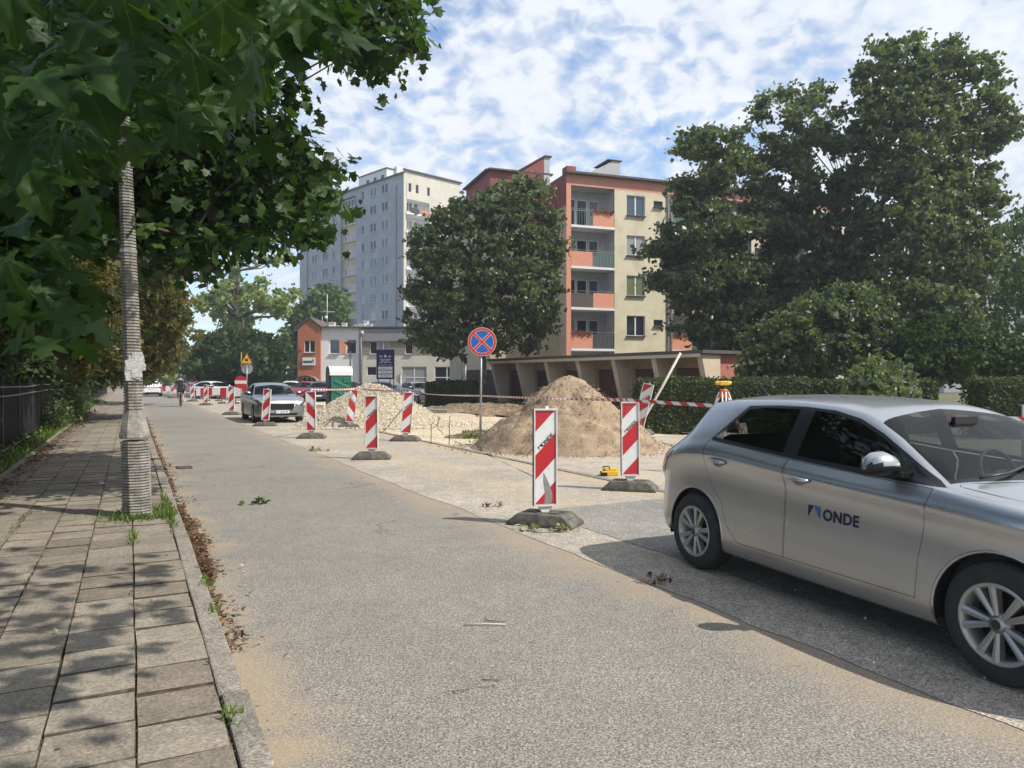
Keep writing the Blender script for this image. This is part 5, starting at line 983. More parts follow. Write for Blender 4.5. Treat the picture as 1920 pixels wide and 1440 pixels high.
class Body:
    J = 11
    def __init__(s, T): s.T = T
    def ctrl(s, x):
        T = s.T; w_ = hermite(*T['w'], x); zs = hermite(*T['zs'], x); zb = hermite(*T['zb'], x); zr = hermite(*T['zr'], x); yr = hermite(*T['yr'], x); zc = hermite(*T['zc'], x)
        zb = np.minimum(zb, zr - .012); h = zb - zs
        gh = np.clip((zr - zb) / .34, 0, 1)          # 1 in the greenhouse, 0 at hood
        yb = w_ * (.965 - .045 * gh) ; yb = np.maximum(yb, yr + .015)
        Y = [w_ * .90, w_ * .965, w_ * .992, w_ * .980, w_ * .966, w_ * 1.0, yb, yb + (yr - yb) * .48, yr, yr * .86, yr * .46, yr * 0]
        Zc = [zs - .02, zs + .01, zs + h * .16, zs + h * .44, zs + h * .72, zs + h * .875, zb, zb + (zr - zb) * .52, zr, zr + (zc - zr) * (.50 + .06 * gh), zr + (zc - zr) * .88, zc]
        return np.array(Y), np.array(Zc)
    def S(s, x, v):
        """x,v arrays -> points (n,3); v in 0..11"""
        x = np.asarray(x, float); v = np.clip(np.asarray(v, float), 0, 11); Y, Zc = s.ctrl(x); n = np.arange(len(x)); i = np.clip(np.floor(v).astype(int), 0, 10); t = v - i
        def cr(A, sym):
            p1 = A[i, n]; p2 = A[i + 1, n]; p0 = np.where(i > 0, A[np.maximum(i - 1, 0), n], 2 * p1 - p2); p3 = np.where(i < 10, A[np.minimum(i + 2, 11), n], sym * A[10, n])
            return .5 * ((2 * p1) + (-p0 + p2) * t + (2 * p0 - 5 * p1 + 4 * p2 - p3) * t * t + (-p0 + 3 * p1 - 3 * p2 + p3) * t**3)
        return np.stack([x, cr(Y, -1), cr(Zc, 1)], 1)
    def N(s, x, v):
        e1 = 2e-3; a = s.S(np.clip(x + e1, 0, s.T['L']), v) - s.S(np.clip(x - e1, 0, s.T['L']), v); b_ = s.S(x, np.minimum(v + 5e-3, 11)) - s.S(x, np.maximum(v - 5e-3, 0)); n_ = np.cross(a, b_); n_ /= np.linalg.norm(n_, axis=1, keepdims=True) + 1e-12
        n_[np.asarray(v) > 10.995, 1] = 0; return n_ / (np.linalg.norm(n_, axis=1, keepdims=True) + 1e-12)
    def v_of_z(s, x, z, lo=0.0, hi=8.4):
        vs_ = np.linspace(lo, hi, 160); P = s.S(np.full(160, x), vs_); return float(np.interp(z, np.maximum.accumulate(P[:, 2]), vs_))
    def dom(s, poly, step=.06):
        """side-view polygon (x,z) -> densified polygon in (x,v)"""
        o = []; n = len(poly)
        for i in range(n):
            a, b_ = poly[i], poly[(i + 1) % n]; k = max(1, int(math.hypot(b_[0] - a[0], b_[1] - a[1]) / step))
            for j in range(k):
                x = a[0] + (b_[0] - a[0]) * j / k; z = a[1] + (b_[1] - a[1]) * j / k; x = min(max(x, 0.0), s.T['L']); o.append((x, s.v_of_z(x, z)))
        return o
def inset_poly(P, d):
    n = len(P); A = sum(P[i][0] * P[(i + 1) % n][1] - P[(i + 1) % n][0] * P[i][1] for i in range(n)); sg = 1 if A > 0 else -1; o = []
    for i in range(n):
        a, b_, c_ = Vector(P[i - 1]), Vector(P[i]), Vector(P[(i + 1) % n]); e1 = (b_ - a).normalized(); e2 = (c_ - b_).normalized(); n1 = Vector((-e1.y, e1.x)) * sg; n2 = Vector((-e2.y, e2.x)) * sg; m_ = (n1 + n2)
        m_ = m_ / max(.35, m_.length_squared / 2) ; o.append((b_.x + m_.x * d, b_.y + m_.y * d))
    return o
def mk_car(T, paint, name, label, group=None, lod=1, deco=None):
    B = Body(T); L = T['L']; root = empty(name, (0, 0, 0), label, 'car', group)
    VS = .14                                           # metres per v unit, keeps the triangulation regular
    regs = []                                          # (key, polygon in (x,v)) first match wins
    arch = []
    for a in T['ax']:
        c_ = [(a + (T['R'] + .045) * math.cos(th), T['R'] + (T['R'] + .045) * math.sin(th)) for th in np.linspace(-.5, math.pi + .5, 40)]; c_ = [(x, max(z, -.5)) for x, z in c_]
        pd = [(min(max(x, 0), L), B.v_of_z(x, z) if z > hermite(*T['zs'], x) - .02 else -.3) for x, z in c_]; regs.append(('hole', pd)); arch.append(a)
    dwin = [B.dom(w_) for w_ in T['win']]; dtrim = B.dom(T['trim']); ddoor = [B.dom(d_) for d_ in T['doors']]; ddi = [B.dom(inset_poly(d_, .0035)) for d_ in T['doors']]
    regs.append(('glass_rear', dwin[0])); regs.append(('glass_front', dwin[1])); regs.append(('trim', dtrim))
    regs.append(('door_rear', ddi[0])); regs.append(('door_front', ddi[1])); regs.append(('gap', ddoor[0])); regs.append(('gap', ddoor[1]))
    t0, t1, b1, b0 = T['wind']; v8 = 8.35
    wp = [(t1, v8)] + [(t1 + (t0 - t1) * k / 8, v8 + (11 - v8) * k / 8) for k in range(1, 9)] + [(b0 + (b1 - b0) * k / 8, 11 + (v8 - .18 - 11) * k / 8) for k in range(0, 9)]
    regs.append(('windshield', [(x, min(v, 11.2) if v < 10.99 else 11.2) for x, v in wp])); r0, r1 = T['backlight']; regs.append(('backlight', [(r0, 8.9), (r1, 8.7), (r1, 11.2), (r0, 11.2)]))
    hb = b0 + .04; regs_line = []
    for key, pl in (('tail', T['tail']), ('head', T['head'])): regs.insert(2, (key, B.dom(pl, .04)))
    hl = [(hb, 11.2), (b1 + .03, v8 + .25), (b1 + .05, v8 - .05), (3.4 * L / 4.11, 8.15), (L - .2, 8.0), (L - .1, 8.6), (L - .08, 11.2)]
    hli = [(hb + .005, 11.2), (b1 + .035, v8 + .22), (b1 + .055, v8 - .02), (3.4 * L / 4.11, 8.19), (L - .205, 8.04), (L - .105, 8.62), (L - .085, 11.2)]
    regs.append(('hood', hli)); regs.append(('gap', hl))
    gs = .05 if lod else .11; pts = []; 
    xs = np.unique(np.concatenate([np.arange(0, L + 1e-6, gs), [0, .02, .04, .07, .1, .15, L - .15, L - .1, L - .06, L - .03, L - .012, L]])); vv = np.arange(0, 11.01, .36 if lod else .8); vv = np.unique(np.append(vv, [8.0, 11]))
    for x in xs:
        for v in vv: pts.append((x, v))
    edges = []; 
    for key, pl in regs:
        o = len(pts); m_ = len(pl); pts += [(min(max(x, 0), L), min(max(v, 0), 11)) for x, v in pl]; edges += [(o + i, o + (i + 1) % m_) for i in range(m_)]
    r_ = delaunay_2d_cdt([Vector((x, v * VS)) for x, v in pts], edges, [], 1 if False else 0, 1e-5); P2 = np.array([(p.x, min(max(p.y / VS, 0), 11)) for p in r_[0]]); P2[:, 0] = P2[:, 0].clip(0, L); T3 = [tuple(f) for f in r_[2]]
    P3 = B.S(P2[:, 0], P2[:, 1]); N3 = B.N(P2[:, 0], P2[:, 1]); fac = {}
    for f in T3:
        if len(f) != 3: continue
        cx_, cv = P2[list(f)].mean(0); k = 'body'
        for key, pl in regs:
            if inpoly(pl, cx_, cv): k = key; break
        fac.setdefault(k, []).append(f)
    def patch(key, nm, m_, both=True, off=0.0, parent=root, sides=(1, -1), join=True, thick=0):
        fs = fac.get(key, []); 
        if not fs: return None
        F = np.array(fs); idx, inv = np.unique(F.ravel(), return_inverse=True); F = inv.reshape(-1, 3); V = P3[idx] + N3[idx] * off; Nn = N3[idx]
        # orient outward
        Vs, Fs, Ns = [], [], []; res = []
        for sd in sides:
            v_ = V * np.array([1, sd, 1]); n_ = Nn * np.array([1, sd, 1]); fn = np.cross(v_[F[:, 1]] - v_[F[:, 0]], v_[F[:, 2]] - v_[F[:, 0]]); fl = (fn * n_[F[:, 0]]).sum(1) < 0; f_ = F.copy(); f_[fl] = f_[fl][:, ::-1]
            Vs.append(v_); Fs.append(f_); Ns.append(n_)
        def mk(v_, f_, n_):
            o = npmesh(nm, v_, f_, m_, parent, smooth=True); o.data.normals_split_custom_set_from_vertices([tuple(q) for q in n_]); return o
        if join: 
            off_ = 0; f2 = []
            for v_, f_ in zip(Vs, Fs): f2.append(f_ + off_); off_ += len(v_)
            return [mk(np.concatenate(Vs), np.concatenate(f2), np.concatenate(Ns))]
        return [mk(v_, f_, n_) for v_, f_, n_ in zip(Vs, Fs, Ns)]
    # outward check for normals: flip if pointing inwards
    mid = (P2[:, 1] > 2) & (P2[:, 1] < 6)
    if (N3[mid][:, 1]).mean() < 0: N3 *= -1
    body = patch('body', 'body', paint)[0]; patch('hood', 'bonnet', paint)
    dr = patch('door_rear', 'door', paint, join=False); df = patch('door_front', 'door', paint, join=False)
    patch('gap', 'panel_gap', 'seam', off=-.012); patch('trim', 'window_trim', 'trim_black', off=.001); patch('glass_rear', 'side_window', 'car_glass', join=False); patch('glass_front', 'side_window', 'car_glass', join=False)
    patch('windshield', 'windshield', 'car_glass'); patch('backlight', 'rear_window', 'car_glass'); patch('tail', 'tail_light', 'lamp_red', join=False, off=.004); patch('head', 'headlight', 'lamp_clear', join=False, off=.004)
    # end caps and floor
    mb = MB()
    for x, flip in ((0.0, 0), (L, 1)):
        vs_ = np.linspace(0, 11, 30); p = B.S(np.full(30, x), vs_); ring = [tuple(q) for q in p] + [(q[0], -q[1], q[2]) for q in p[::-1][1:]]; k_ = len(ring)
        mb = MB(); mb.add(ring, [tuple(range(k_)) if flip else tuple(range(k_))[::-1]]); mb.build('bumper_face', paint, body)
    zs_ = .20; mb = MB(); mb.box((L / 2, 0, zs_ + .04), (L * .9, 1.35, .06)); 
    for a in arch: pass
    mb.build('underbody', 'arch_black', body)
    for a in arch:
        mb = MB(); rr = T['R'] + .05
        for sd in (-1, 1): mb = MB(); mb.lathe([(rr, sd * .60), (rr, sd * .855)], (a, 0, T['R']), 'y', 24, 0, True, R(-12), R(192)); mb.add([(a + rr * math.cos(th), sd * .6, T['R'] + rr * math.sin(th)) for th in np.linspace(R(-12), R(192), 20)], [tuple(range(20))]); mb.build('wheel_arch', 'arch_black', body)
    # wheels
    ty = MB(); Rr = T['R']; hw = .10; rim = .205
    ty.lathe([(rim - .01, -hw), (rim + .03, -hw - .012), (Rr - .03, -hw - .008), (Rr - .006, -hw + .025), (Rr, -.04), (Rr, .04), (Rr - .006, hw - .025), (Rr - .03, hw + .008), (rim + .03, hw + .012), (rim - .01, hw)], (0, 0, 0), 'y', 40); tyo = ty.build('wheel', 'tyre'); tym = tyo.data; bpy.data.objects.remove(tyo)
    al = MB(); 
    al.lathe([(rim + .006, hw + .008), (rim - .004, hw + .014), (rim - .02, hw + .002), (rim - .024, -.06)], (0, 0, 0), 'y', 40)
    al.lathe([(0, hw + .010), (.030, hw + .009), (.034, hw - .004), (.055, hw - .012), (.058, hw - .05)], (0, 0, 0), 'y', 20)
    ns = 5
    for k in range(ns * 2):
        base = 2 * math.pi * (k // 2) / ns + math.pi / 2; sd = 1 if k % 2 else -1; a_in = base + sd * .42; a_out = base + sd * .155 + (sd * .16)
        a_in = base + sd * .20; a_out = base + sd * .235
        p0 = Vector((math.cos(a_in) * .045, 0, math.sin(a_in) * .045)); p1 = Vector((math.cos(a_out) * (rim - .012), 0, math.sin(a_out) * (rim - .012))); dd = (p1 - p0).normalized(); pr = Vector((dd.z, 0, -dd.x)); w0, w1 = .013, .021
        y0, y1 = hw - .006, hw + .006
        pts_ = [p0 - pr * w0, p0 + pr * w0, p1 + pr * w1, p1 - pr * w1]; top = [Vector((q.x, y0 if i < 2 else y1, q.z)) for i, q in enumerate(pts_)]; ridge = [p0 + Vector((0, y0 + .008, 0)), p1 + Vector((0, y1 + .006, 0))]; bot = [Vector((q.x, y0 - .035, q.z)) for q in pts_]
        al.add([tuple(q) for q in top + bot + ridge], [(0, 3, 9, 8), (1, 8, 9, 2), (0, 4, 7, 3), (1, 2, 6, 5), (0, 8, 1, 5, 4), (3, 7, 6, 2, 9)])
    alo = al.build('rim', 'alloy', recalc=True); alm = alo.data; bpy.data.objects.remove(alo)
    bd = MB(); bd.lathe([(0, .02), (.13, .02), (.135, 0), (.19, -.02), (.19, -.05)], (0, 0, 0), 'y', 28); bdo = bd.build('brake_disc', 'alloy_dark'); bdm = bdo.data; bpy.data.objects.remove(bdo)
    hcm = MB(); hcm.lathe([(0, hw + .0125), (.026, hw + .0115)], (0, 0, 0), 'y', 16); hco = hcm.build('hub_cap', 'trim_black'); hc = hco.data; bpy.data.objects.remove(hco)
    for a in T['ax']:
        for sd in (1, -1):
            wo = inst('wheel', tym, root, (a, sd * (hermite(*T['w'], a) - .115), T['R']), (0, random.uniform(0, 1), 0 if sd > 0 else math.pi)); inst('rim', alm, wo); inst('brake_disc', bdm, wo); inst('hub_cap', hc, wo)
    # arch lip: body-colour flare around the wheel
    for a in T['ax']:
        for sd in (1, -1):
            pts_ = []; 
            for th in np.linspace(R(-8), R(188), 26):
                x = a + (T['R'] + .05) * math.cos(th); z = T['R'] + (T['R'] + .05) * math.sin(th); x = min(max(x, .01), L - .01); v = B.v_of_z(x, max(z, .23)); q = B.S(np.array([x]), np.array([v]))[0]; pts_.append((q[0], sd * (q[1] - .006), z))
            mb = MB(); mb.tube(pts_, .011, 6); mb.build('arch_lip', paint, body, recalc=True)
    # handles, mirrors
    for i, (hx, hz) in enumerate(T['handles']):
        for sd, dpar in ((1, (dr, df)[i][0]), (-1, (dr, df)[i][1])):
            v = B.v_of_z(hx, hz); q = B.S(np.array([hx]), np.array([v]))[0]; mb = MB()
            mb.tube([(hx - .09, sd * (q[1] + .004), hz + .006), (hx - .07, sd * (q[1] + .03), hz + .006), (hx + .07, sd * (q[1] + .03), hz - .001), (hx + .095, sd * (q[1] + .004), hz - .003)], [.010, .015, .015, .011], 8)
            mb.build('handle', paint, dpar, recalc=True)
            mb = MB(); 
            mb.add([(hx + .062 * math.cos(a_), sd * (q[1] + .003 - .010 * abs(math.sin(a_)) * 0), hz - .012 + .03 * math.sin(a_)) for a_ in np.linspace(0, 2 * math.pi, 16, endpoint=False)], [tuple(range(16))]); mb.build('handle_recess', 'grey_side', dpar)
    mx_, mz = T['mirror']; ym = B.S(np.array([mx_]), np.array([B.v_of_z(mx_, mz)]))[0][1]
    for sd in (1, -1):
        mb = MB(); sec = []
        for (dy, hx, hz_, dz, dx) in ((.03, .04, .035, 0, .02), (.06, .062, .058, .012, .01), (.12, .072, .070, .022, 0), (.18, .066, .064, .020, -.008), (.225, .045, .046, .012, -.012), (.24, .012, .014, .008, -.012)):
            sec.append([(mx_ + dx + hx * 1.25 * math.cos(a_) * (1 if math.cos(a_) > 0 else .75), sd * (ym + dy), mz + .035 + dz + hz_ * math.sin(a_) * (1.15 if math.sin(a_) > 0 else .95)) for a_ in np.linspace(0, 2 * math.pi, 18, endpoint=False)])
        vv_ = [p for s_ in sec for p in s_]; ff = [(i * 18 + j, i * 18 + (j + 1) % 18, (i + 1) * 18 + (j + 1) % 18, (i + 1) * 18 + j) for i in range(5) for j in range(18)]
        o_ = len(mb.v); mb.v += vv_
        for f in ff:
            zc_ = sum(vv_[q][2] for q in f) / 4; mb.f.append(list(f)); mb.m.append(0 if zc_ > mz + .052 + .02 * (abs(vv_[f[0]][1]) - ym) / .24 else 1); mb.sm.append(True)
        mb.add(sec[-1], [tuple(range(18))], 0); mb.add(sec[0], [tuple(range(18))], 1); mb.box((mx_ + .05, sd * (ym + .02), mz + .0), (.10, .10, .028), mi=1); mb.build('mirror', [paint, 'trim_black'], root, recalc=True)
    # cabin
    def rb_(c_, d_, m_, nm, par=root, bev=.05, rot=None):
        mb = MB(); mb.box((0, 0, 0), d_); o = mb.build(nm, m_, par, loc=c_, bevel=bev); 
        if rot: o.rotation_euler = rot
        return o
    cab = T['wind'][2] - .95; mb = MB(); mb.box((L * .5, 0, .55), (L * .78, 1.52, .5)); mb.build('cabin_floor', 'seat_cloth', root)
    for sy in (.37, -.37):
        so = rb_((cab - .15, sy, .62), (.5, .48, .16), 'seat_cloth', 'seat'); rb_((-.28, 0, .34), (.14, .46, .62), 'seat_cloth', 'seat_back', so, .06, (0, -.25, 0)); rb_((-.40, 0, .72), (.10, .26, .17), 'seat_cloth', 'headrest', so, .04, (0, -.15, 0))
    rb_((cab - 1.15, 0, .85), (.16, 1.2, .55), 'seat_cloth', 'rear_seat', root, .05, (0, -.3, 0))
    rb_((T['wind'][2] - .12, 0, .84), (.55, 1.42, .22), 'dash', 'dashboard', root, .06)
    mb = MB(); th = np.linspace(0, 2 * math.pi, 25); mb.tube([(0, .18 * math.cos(a_), .18 * math.sin(a_)) for a_ in th], .014, 6, caps=False); mb.box((0, 0, -.01), (.03, .12, .09)); mb.box((0, 0, 0), (.02, .34, .03)); o = mb.build('steering_wheel', 'dash', root, loc=(T['wind'][2] - .48, .37, .93)); o.rotation_euler = (0, R(-24), 0)
    mb = MB(); mb.box((T['wind'][0] + .18, 0, 1.30), (.03, .22, .07)); mb.build('rear_view_mirror', 'trim_black', root)
    for y0, y1 in ((.62, .02), (-.02, -.60)):
        xw = T['wind'][3] - .05; q0 = B.S(np.array([T['wind'][2] + .0]), np.array([8.9]))[0]; mb = MB(); mb.tube([(xw - .10, y0, hermite(*T['zc'], xw - .10) - .02 * abs(y0) - .028 * (y0 / .62) ** 2 + .012), (xw - .03, (y0 + y1) / 2, hermite(*T['zc'], xw - .03) + .016), (xw, y1, hermite(*T['zc'], xw) + .018)], .009, 5); mb.build('wiper', 'trim_black', root)
    mb = MB(); mb.tube([(.62, 0, hermite(*T['zc'], .62)), (.58, 0, hermite(*T['zc'], .62) + .03), (.38, 0, hermite(*T['zc'], .6) + .24)], [.014, .008, .004], 6); mb.build('aerial', 'trim_black', root)
    # front face
    zf = .30; G = MB(); xg = L + .004
    gz = hermite(*T['zc'], L) - .66; G.add([(xg, -.47, .64 + gz), (xg, .47, .64 + gz), (xg + .0, .38, .47), (xg, -.38, .47)], [(0, 1, 2, 3)]) ; G.build('grille', 'trim_black', body)
    G = MB(); G.tube([(xg + .004, -.48, .65 + gz), (xg + .02, 0, .655 + gz), (xg + .004, .48, .65 + gz)], .011, 6); G.tube([(xg + .004, -.48, .65 + gz), (xg + .004, -.38, .465), (xg + .004, .38, .465), (xg + .004, .48, .65 + gz)], .009, 6); G.build('grille_surround', 'chrome', body)
    G = MB(); G.add([(xg, -.58, .37), (xg, .58, .37), (xg, .52, .285), (xg, -.52, .285)], [(0, 1, 2, 3)]); G.build('air_intake', 'trim_black', body)
    for x_, sx_ in ((L + .012, 1), (-.012, -1)):
        zp = .42 if sx_ > 0 else .72; pl = MB(); pl.box((x_, 0, zp), (.012, .52, .114)); po = pl.build('number_plate', 'plate', root); pb = MB(); pb.box((x_ + sx_ * .0075, -.238 * sx_ * -1 if False else (.238 if sx_ > 0 else -.238) * -1, zp), (.003, .04, .112)); pb.build('plate_band', 'plate_blue', po)
    return root, B
# silver hatchback on the right
hb_, HBd = mk_car(HATCH, 'paint_silver', 'parked_car', 'silver five-door hatchback parked closest, at the right, lettered on its front door')
cdir = Vector((.982, -2.364, 0)).normalized(); ca = math.atan2(cdir.y, cdir.x)
# left wheels outer faces pass through (1.53,6.19) and (2.51,3.82)
cl_n = Vector((-cdir.y, cdir.x, 0)); rear = Vector((1.53, 6.19, 0))
# the side seen by the camera: choose the one whose normal points to the camera
side = 1 if cl_n.dot(-rear) > 0 else -1
org = rear - cdir * .70 - cl_n * side * .86; hb_.location = org; hb_.rotation_euler = (0, 0, ca)
def surf_y(x, z): v = HBd.v_of_z(x, z); return HBd.S(np.array([x]), np.array([v]))[0][1]
doors_ = [o for o in bpy.data.objects if o.parent == hb_ and o.name.startswith('door')]
fd = min([d for d in doors_ if np.mean([v.co.x for v in d.data.vertices]) > 1.8], key=lambda d: -side * np.mean([v.co.y for v in d.data.vertices]))
def decal(co, x0, z0, k=1.0): 
    # text reads rear-to-front along the visible side
    x = x0 + (co.x if side > 0 else co.x) * k; z = z0 + co.y * k; return Vector((x, side * (surf_y(x, z) + .0025), z))
# orientation check: on the side seen, forward is to the right, so +x is the reading direction
textmesh('ONDE', .098, 'lettering', 'logo_navy', fd, None, bold=.0035, surf=lambda c_: decal(c_, 2.235, .685), spacing=1.08)
for i, tri in enumerate((((1.96, .735), (1.96, .655), (2.007, .735)), ((2.007, .735), (2.065, .735), (2.065, .650)), )):
    mb = MB(); k = 4; mb.add([tuple(decal(Vector((x, z, 0)), 0, 0)) for x, z in tri], [(0, 1, 2)]); mb.build('logo', 'logo_blue' if i else 'logo_navy', fd)
# grey liftback facing us beyond the barriers
lb, LBd = mk_car(LIFT, 'paint_grey', 'oncoming_car', 'grey liftback facing the camera behind the barriers beside the gravel heap')
cd2 = -US.copy(); ca2 = math.atan2(cd2.y, cd2.x); n2_ = Vector((-cd2.y, cd2.x, 0)); s2 = 1 if n2_.dot(-Vector((-9, 27, 0))) > 0 else -1
rl = Vector((-10.18, 28.6, 0)) + US * 1.3; lb.location = rl - cd2 * 1.08 - NS * -.86; lb.rotation_euler = (0, 0, ca2)
M = Matrix(((0, 0, 1, LIFT['L'] + .020), (1, 0, 0, .012), (0, 1, 0, .42), (0, 0, 0, 1)))
textmesh('LT 2A5 87', .10, 'plate_lettering', 'ink', lb, M, depth=.001, bold=.001)
# others
def park(T, paint, nm, label, pos, head, group=None, lod=0):
    o, _ = mk_car(T, paint, nm, label, group, lod); o.rotation_euler = (0, 0, math.atan2(head.y, head.x)); o.location = Vector(pos) - Vector(head).normalized() * (T['L'] / 2); return o
wp = gp(285, 743.5); ws = park(LIFT, 'paint_white', 'driving_car', 'white saloon driving away far down the road', wp + US * 2.3, US)
mb = MB(); mb.box((-.01, 0, .86), (.03, 1.2, .045)); mb.build('tail_light_bar', 'lamp_red', ws); mb = MB(); mb.box((-.012, 0, .33), (.03, 1.2, .16)); mb.build('diffuser', 'trim_black', ws)
park(HATCH, 'paint_black', 'driving_car', 'dark car just ahead of the white saloon, half hidden by the pole', gp(262, 741.5) + US * 4, US)
hl_ = Vector((.25, -1, 0)); ps = 'cars parked beyond the roadworks'
for i, (T, pt, px, d, hd, lab) in enumerate((
    (HATCH, 'paint_red', 573, 58, (-.2, -1, 0), 'dark red hatchback with its front towards us under the orange gable'),
    (LIFT, 'paint_blue', 603, 56, (.15, -1, 0), 'dark blue car parked between the red hatchback and the green cabin'),
    (LIFT, 'paint_beige', 668, 60, (1, .1, 0), 'pale car roof showing right of the green portable toilet'),
    (HATCH, 'paint_blue', 716, 55, (.3, -1, 0), 'dark car parked behind the navy board'),
    (HATCH, 'paint_grey', 785, 50, (.75, -1, 0), 'grey hatchback parked at the left end of the short hedge'),
    (LIFT, 'paint_white', 835, 56, (1, .2, 0), 'white car whose roof shows above the short hedge'),
    (LIFT, 'paint_grey', 388, 84, (1, -.3, 0), 'grey car beyond the far barriers, left of the white one'),
    (LIFT, 'paint_white', 403, 62, (.9, -.5, 0), 'white car parked behind the red and white boards'),
    (HATCH, 'paint_grey', 428, 66, (.9, -.5, 0), 'silver grey car at the right of the white one behind the boards'),
    (LIFT, 'paint_white', 545, 66, (.2, -1, 0), 'white car glimpsed right of the grey liftback'))):
    park(T, pt, 'parked_car', lab, pp(px, 720, d) * 1.0 - Vector((0, 0, pp(px, 720, d).z)), Vector(hd).normalized(), ps)
# ---------------------------------------------------------------- concrete lamp pole with ribs
pole = empty('lamp_pole', PB, 'old ribbed concrete lamp pole standing at the kerb with torn paper stuck on it', 'lamp pole')
lean = Vector(((pp(232, 330, 8.1) - PB).x / ((pp(232, 330, 8.1) - PB).z), 0, 1))
def octo(w_, dpt, ch): a, b, c_ = w_ / 2, dpt / 2, ch; return [(-a + c_, -b), (a - c_, -b), (a, -b + c_), (a, b - c_), (a - c_, b), (-a + c_, b), (-a, b - c_), (-a, -b + c_)]
rot = R(22)
def rings(z0, z1, wfn, period, depth, name, par):
    mb = MB(); V = []; n = int((z1 - z0) / period); sec = []
    gz = random.Random(9)
    for i in range(n):
        zb_ = z0 + i * period; jt = gz.uniform(-.002, .002)
        for dz, sh_ in ((0, 0), (period * .55, 0), (period * .60, depth), (period * .95, depth)):
            z = zb_ + dz; w_ = wfn(z) - 2 * sh_ + (jt if sh_ == 0 else 0); o_ = octo(w_, w_ * .97, w_ * .29); sec.append([(x * math.cos(rot) - y * math.sin(rot) + lean.x * z, x * math.sin(rot) + y * math.cos(rot), z) for x, y in o_])
    mb.add([p for s_ in sec for p in s_], [(i * 8 + j, i * 8 + (j + 1) % 8, (i + 1) * 8 + (j + 1) % 8, (i + 1) * 8 + j) for i in range(len(sec) - 1) for j in range(8)]); mb.add(sec[-1], [tuple(range(8))]); return mb.build(name, 'pole_concrete', par)
rings(-.05, .86, lambda z: .290 - .01 * z, .0305, .020, 'base', pole)
mb = MB(); sec = []
for z, w_ in ((.86, .284), (.875, .300), (.91, .296), (.935, .288), (1.13, .203), (1.16, .197)):
    sec.append([(x * math.cos(rot) - y * math.sin(rot) + lean.x * z, x * math.sin(rot) + y * math.cos(rot), z) for x, y in octo(w_, w_ * .97, w_ * .29)])
mb.add([p for s_ in sec for p in s_], [(i * 8 + j, i * 8 + (j + 1) % 8, (i + 1) * 8 + (j + 1) % 8, (i + 1) * 8 + j) for i in range(5) for j in range(8)]); mb.build('collar', 'pole_concrete', pole)
wsf = lambda z: .195 - (z - 1.15) * .0225
rings(1.15, 6.6, wsf, .0335, .014, 'shaft', pole)
mb = MB(); mb.box((lean.x * .55 - .135, -.10, .60), (.02, .14, .7), rot)
rp = random.Random(2)
for i in range(16):
    z = 1.52 + rp.random() * .24; w_ = wsf(z); u = rp.uniform(-.05, .06) if i % 2 else rp.uniform(-.03, .10); a_ = rp.uniform(-.3, .3); M = Matrix.Rotation(rot, 3, 'Z') @ Matrix.Rotation(a_, 3, 'Y')
    c_ = Vector((u, -w_ * .46 - .004 - i * .0008, 0)); c_.rotate(Matrix.Rotation(rot, 3, 'Z')); mb = MB(); mb.box(tuple(c_ + Vector((lean.x * z, 0, z))), (rp.uniform(.05, .11), .003, rp.uniform(.05, .12)), M=M); mb.build('paper_scrap', 'paper', pole)
z = pp(240, 470, 8.08).z - .08; mb = MB(); w_ = wsf(z) + .012; o_ = [(x * math.cos(rot) - y * math.sin(rot) + lean.x * z, x * math.sin(rot) + y * math.cos(rot)) for x, y in octo(w_, w_ * .97, w_ * .29)]
mb.add([(x, y, z - .02) for x, y in o_] + [(x, y, z + .02) for x, y in o_], [(i, (i + 1) % 8, 8 + (i + 1) % 8, 8 + i) for i in range(8)]); mb.build('clamp_band', 'galv', pole)
mb = MB(); mb.tube([(lean.x * 6.5, 0, 6.5), (lean.x * 6.5 + .1, 0, 7.3), (lean.x * 6.5 + .5, -.1, 7.8), (1.3, -.3, 8.0)], .035, 8); arm_ = mb.build('lamp_arm', 'galv', pole); mb = MB(); mb.lathe([(0, 0), (.10, .02), (.13, .2), (.12, .5), (.05, .62), (0, .63)], (1.3, -.3, 7.98), 'x', 12); mb.build('lamp_head', 'sheet_white', arm_)
# ---------------------------------------------------------------- roadwork barriers
PW, PH = .262, 1.06
def stripes_polys(mirror):
    """red parallelograms clipped to the face; face local u in [-a,a], v in [0,H]"""
    a, H = PW / 2 - .018, PH - .05; out_ = []; stp = a * 2
    def clip(poly, f):
        o = []
        for i in range(len(poly)):
            p, q = poly[i], poly[(i + 1) % len(poly)]; fp, fq = f(p), f(q)
            if fp >= 0: o.append(p)
            if (fp >= 0) != (fq >= 0): t = fp / (fp - fq); o.append((p[0] + (q[0] - p[0]) * t, p[1] + (q[1] - p[1]) * t))
        return o
    sl = 1.05; bh = .262
    for k in range(3):
        b0 = -.135 + k * .52 - .0       # stripe band: b0 < v - sl*u < b0+bh
        P = [(-a, sl * -a + b0), (a, sl * a + b0), (a, sl * a + b0 + bh), (-a, sl * -a + b0 + bh)]
        P = clip(P, lambda p: p[1]); P = clip(P, lambda p: H - p[1]) if P else P
        if len(P) > 2: out_.append([((-x if mirror else x), y) for x, y in P])
    return out_, a, H
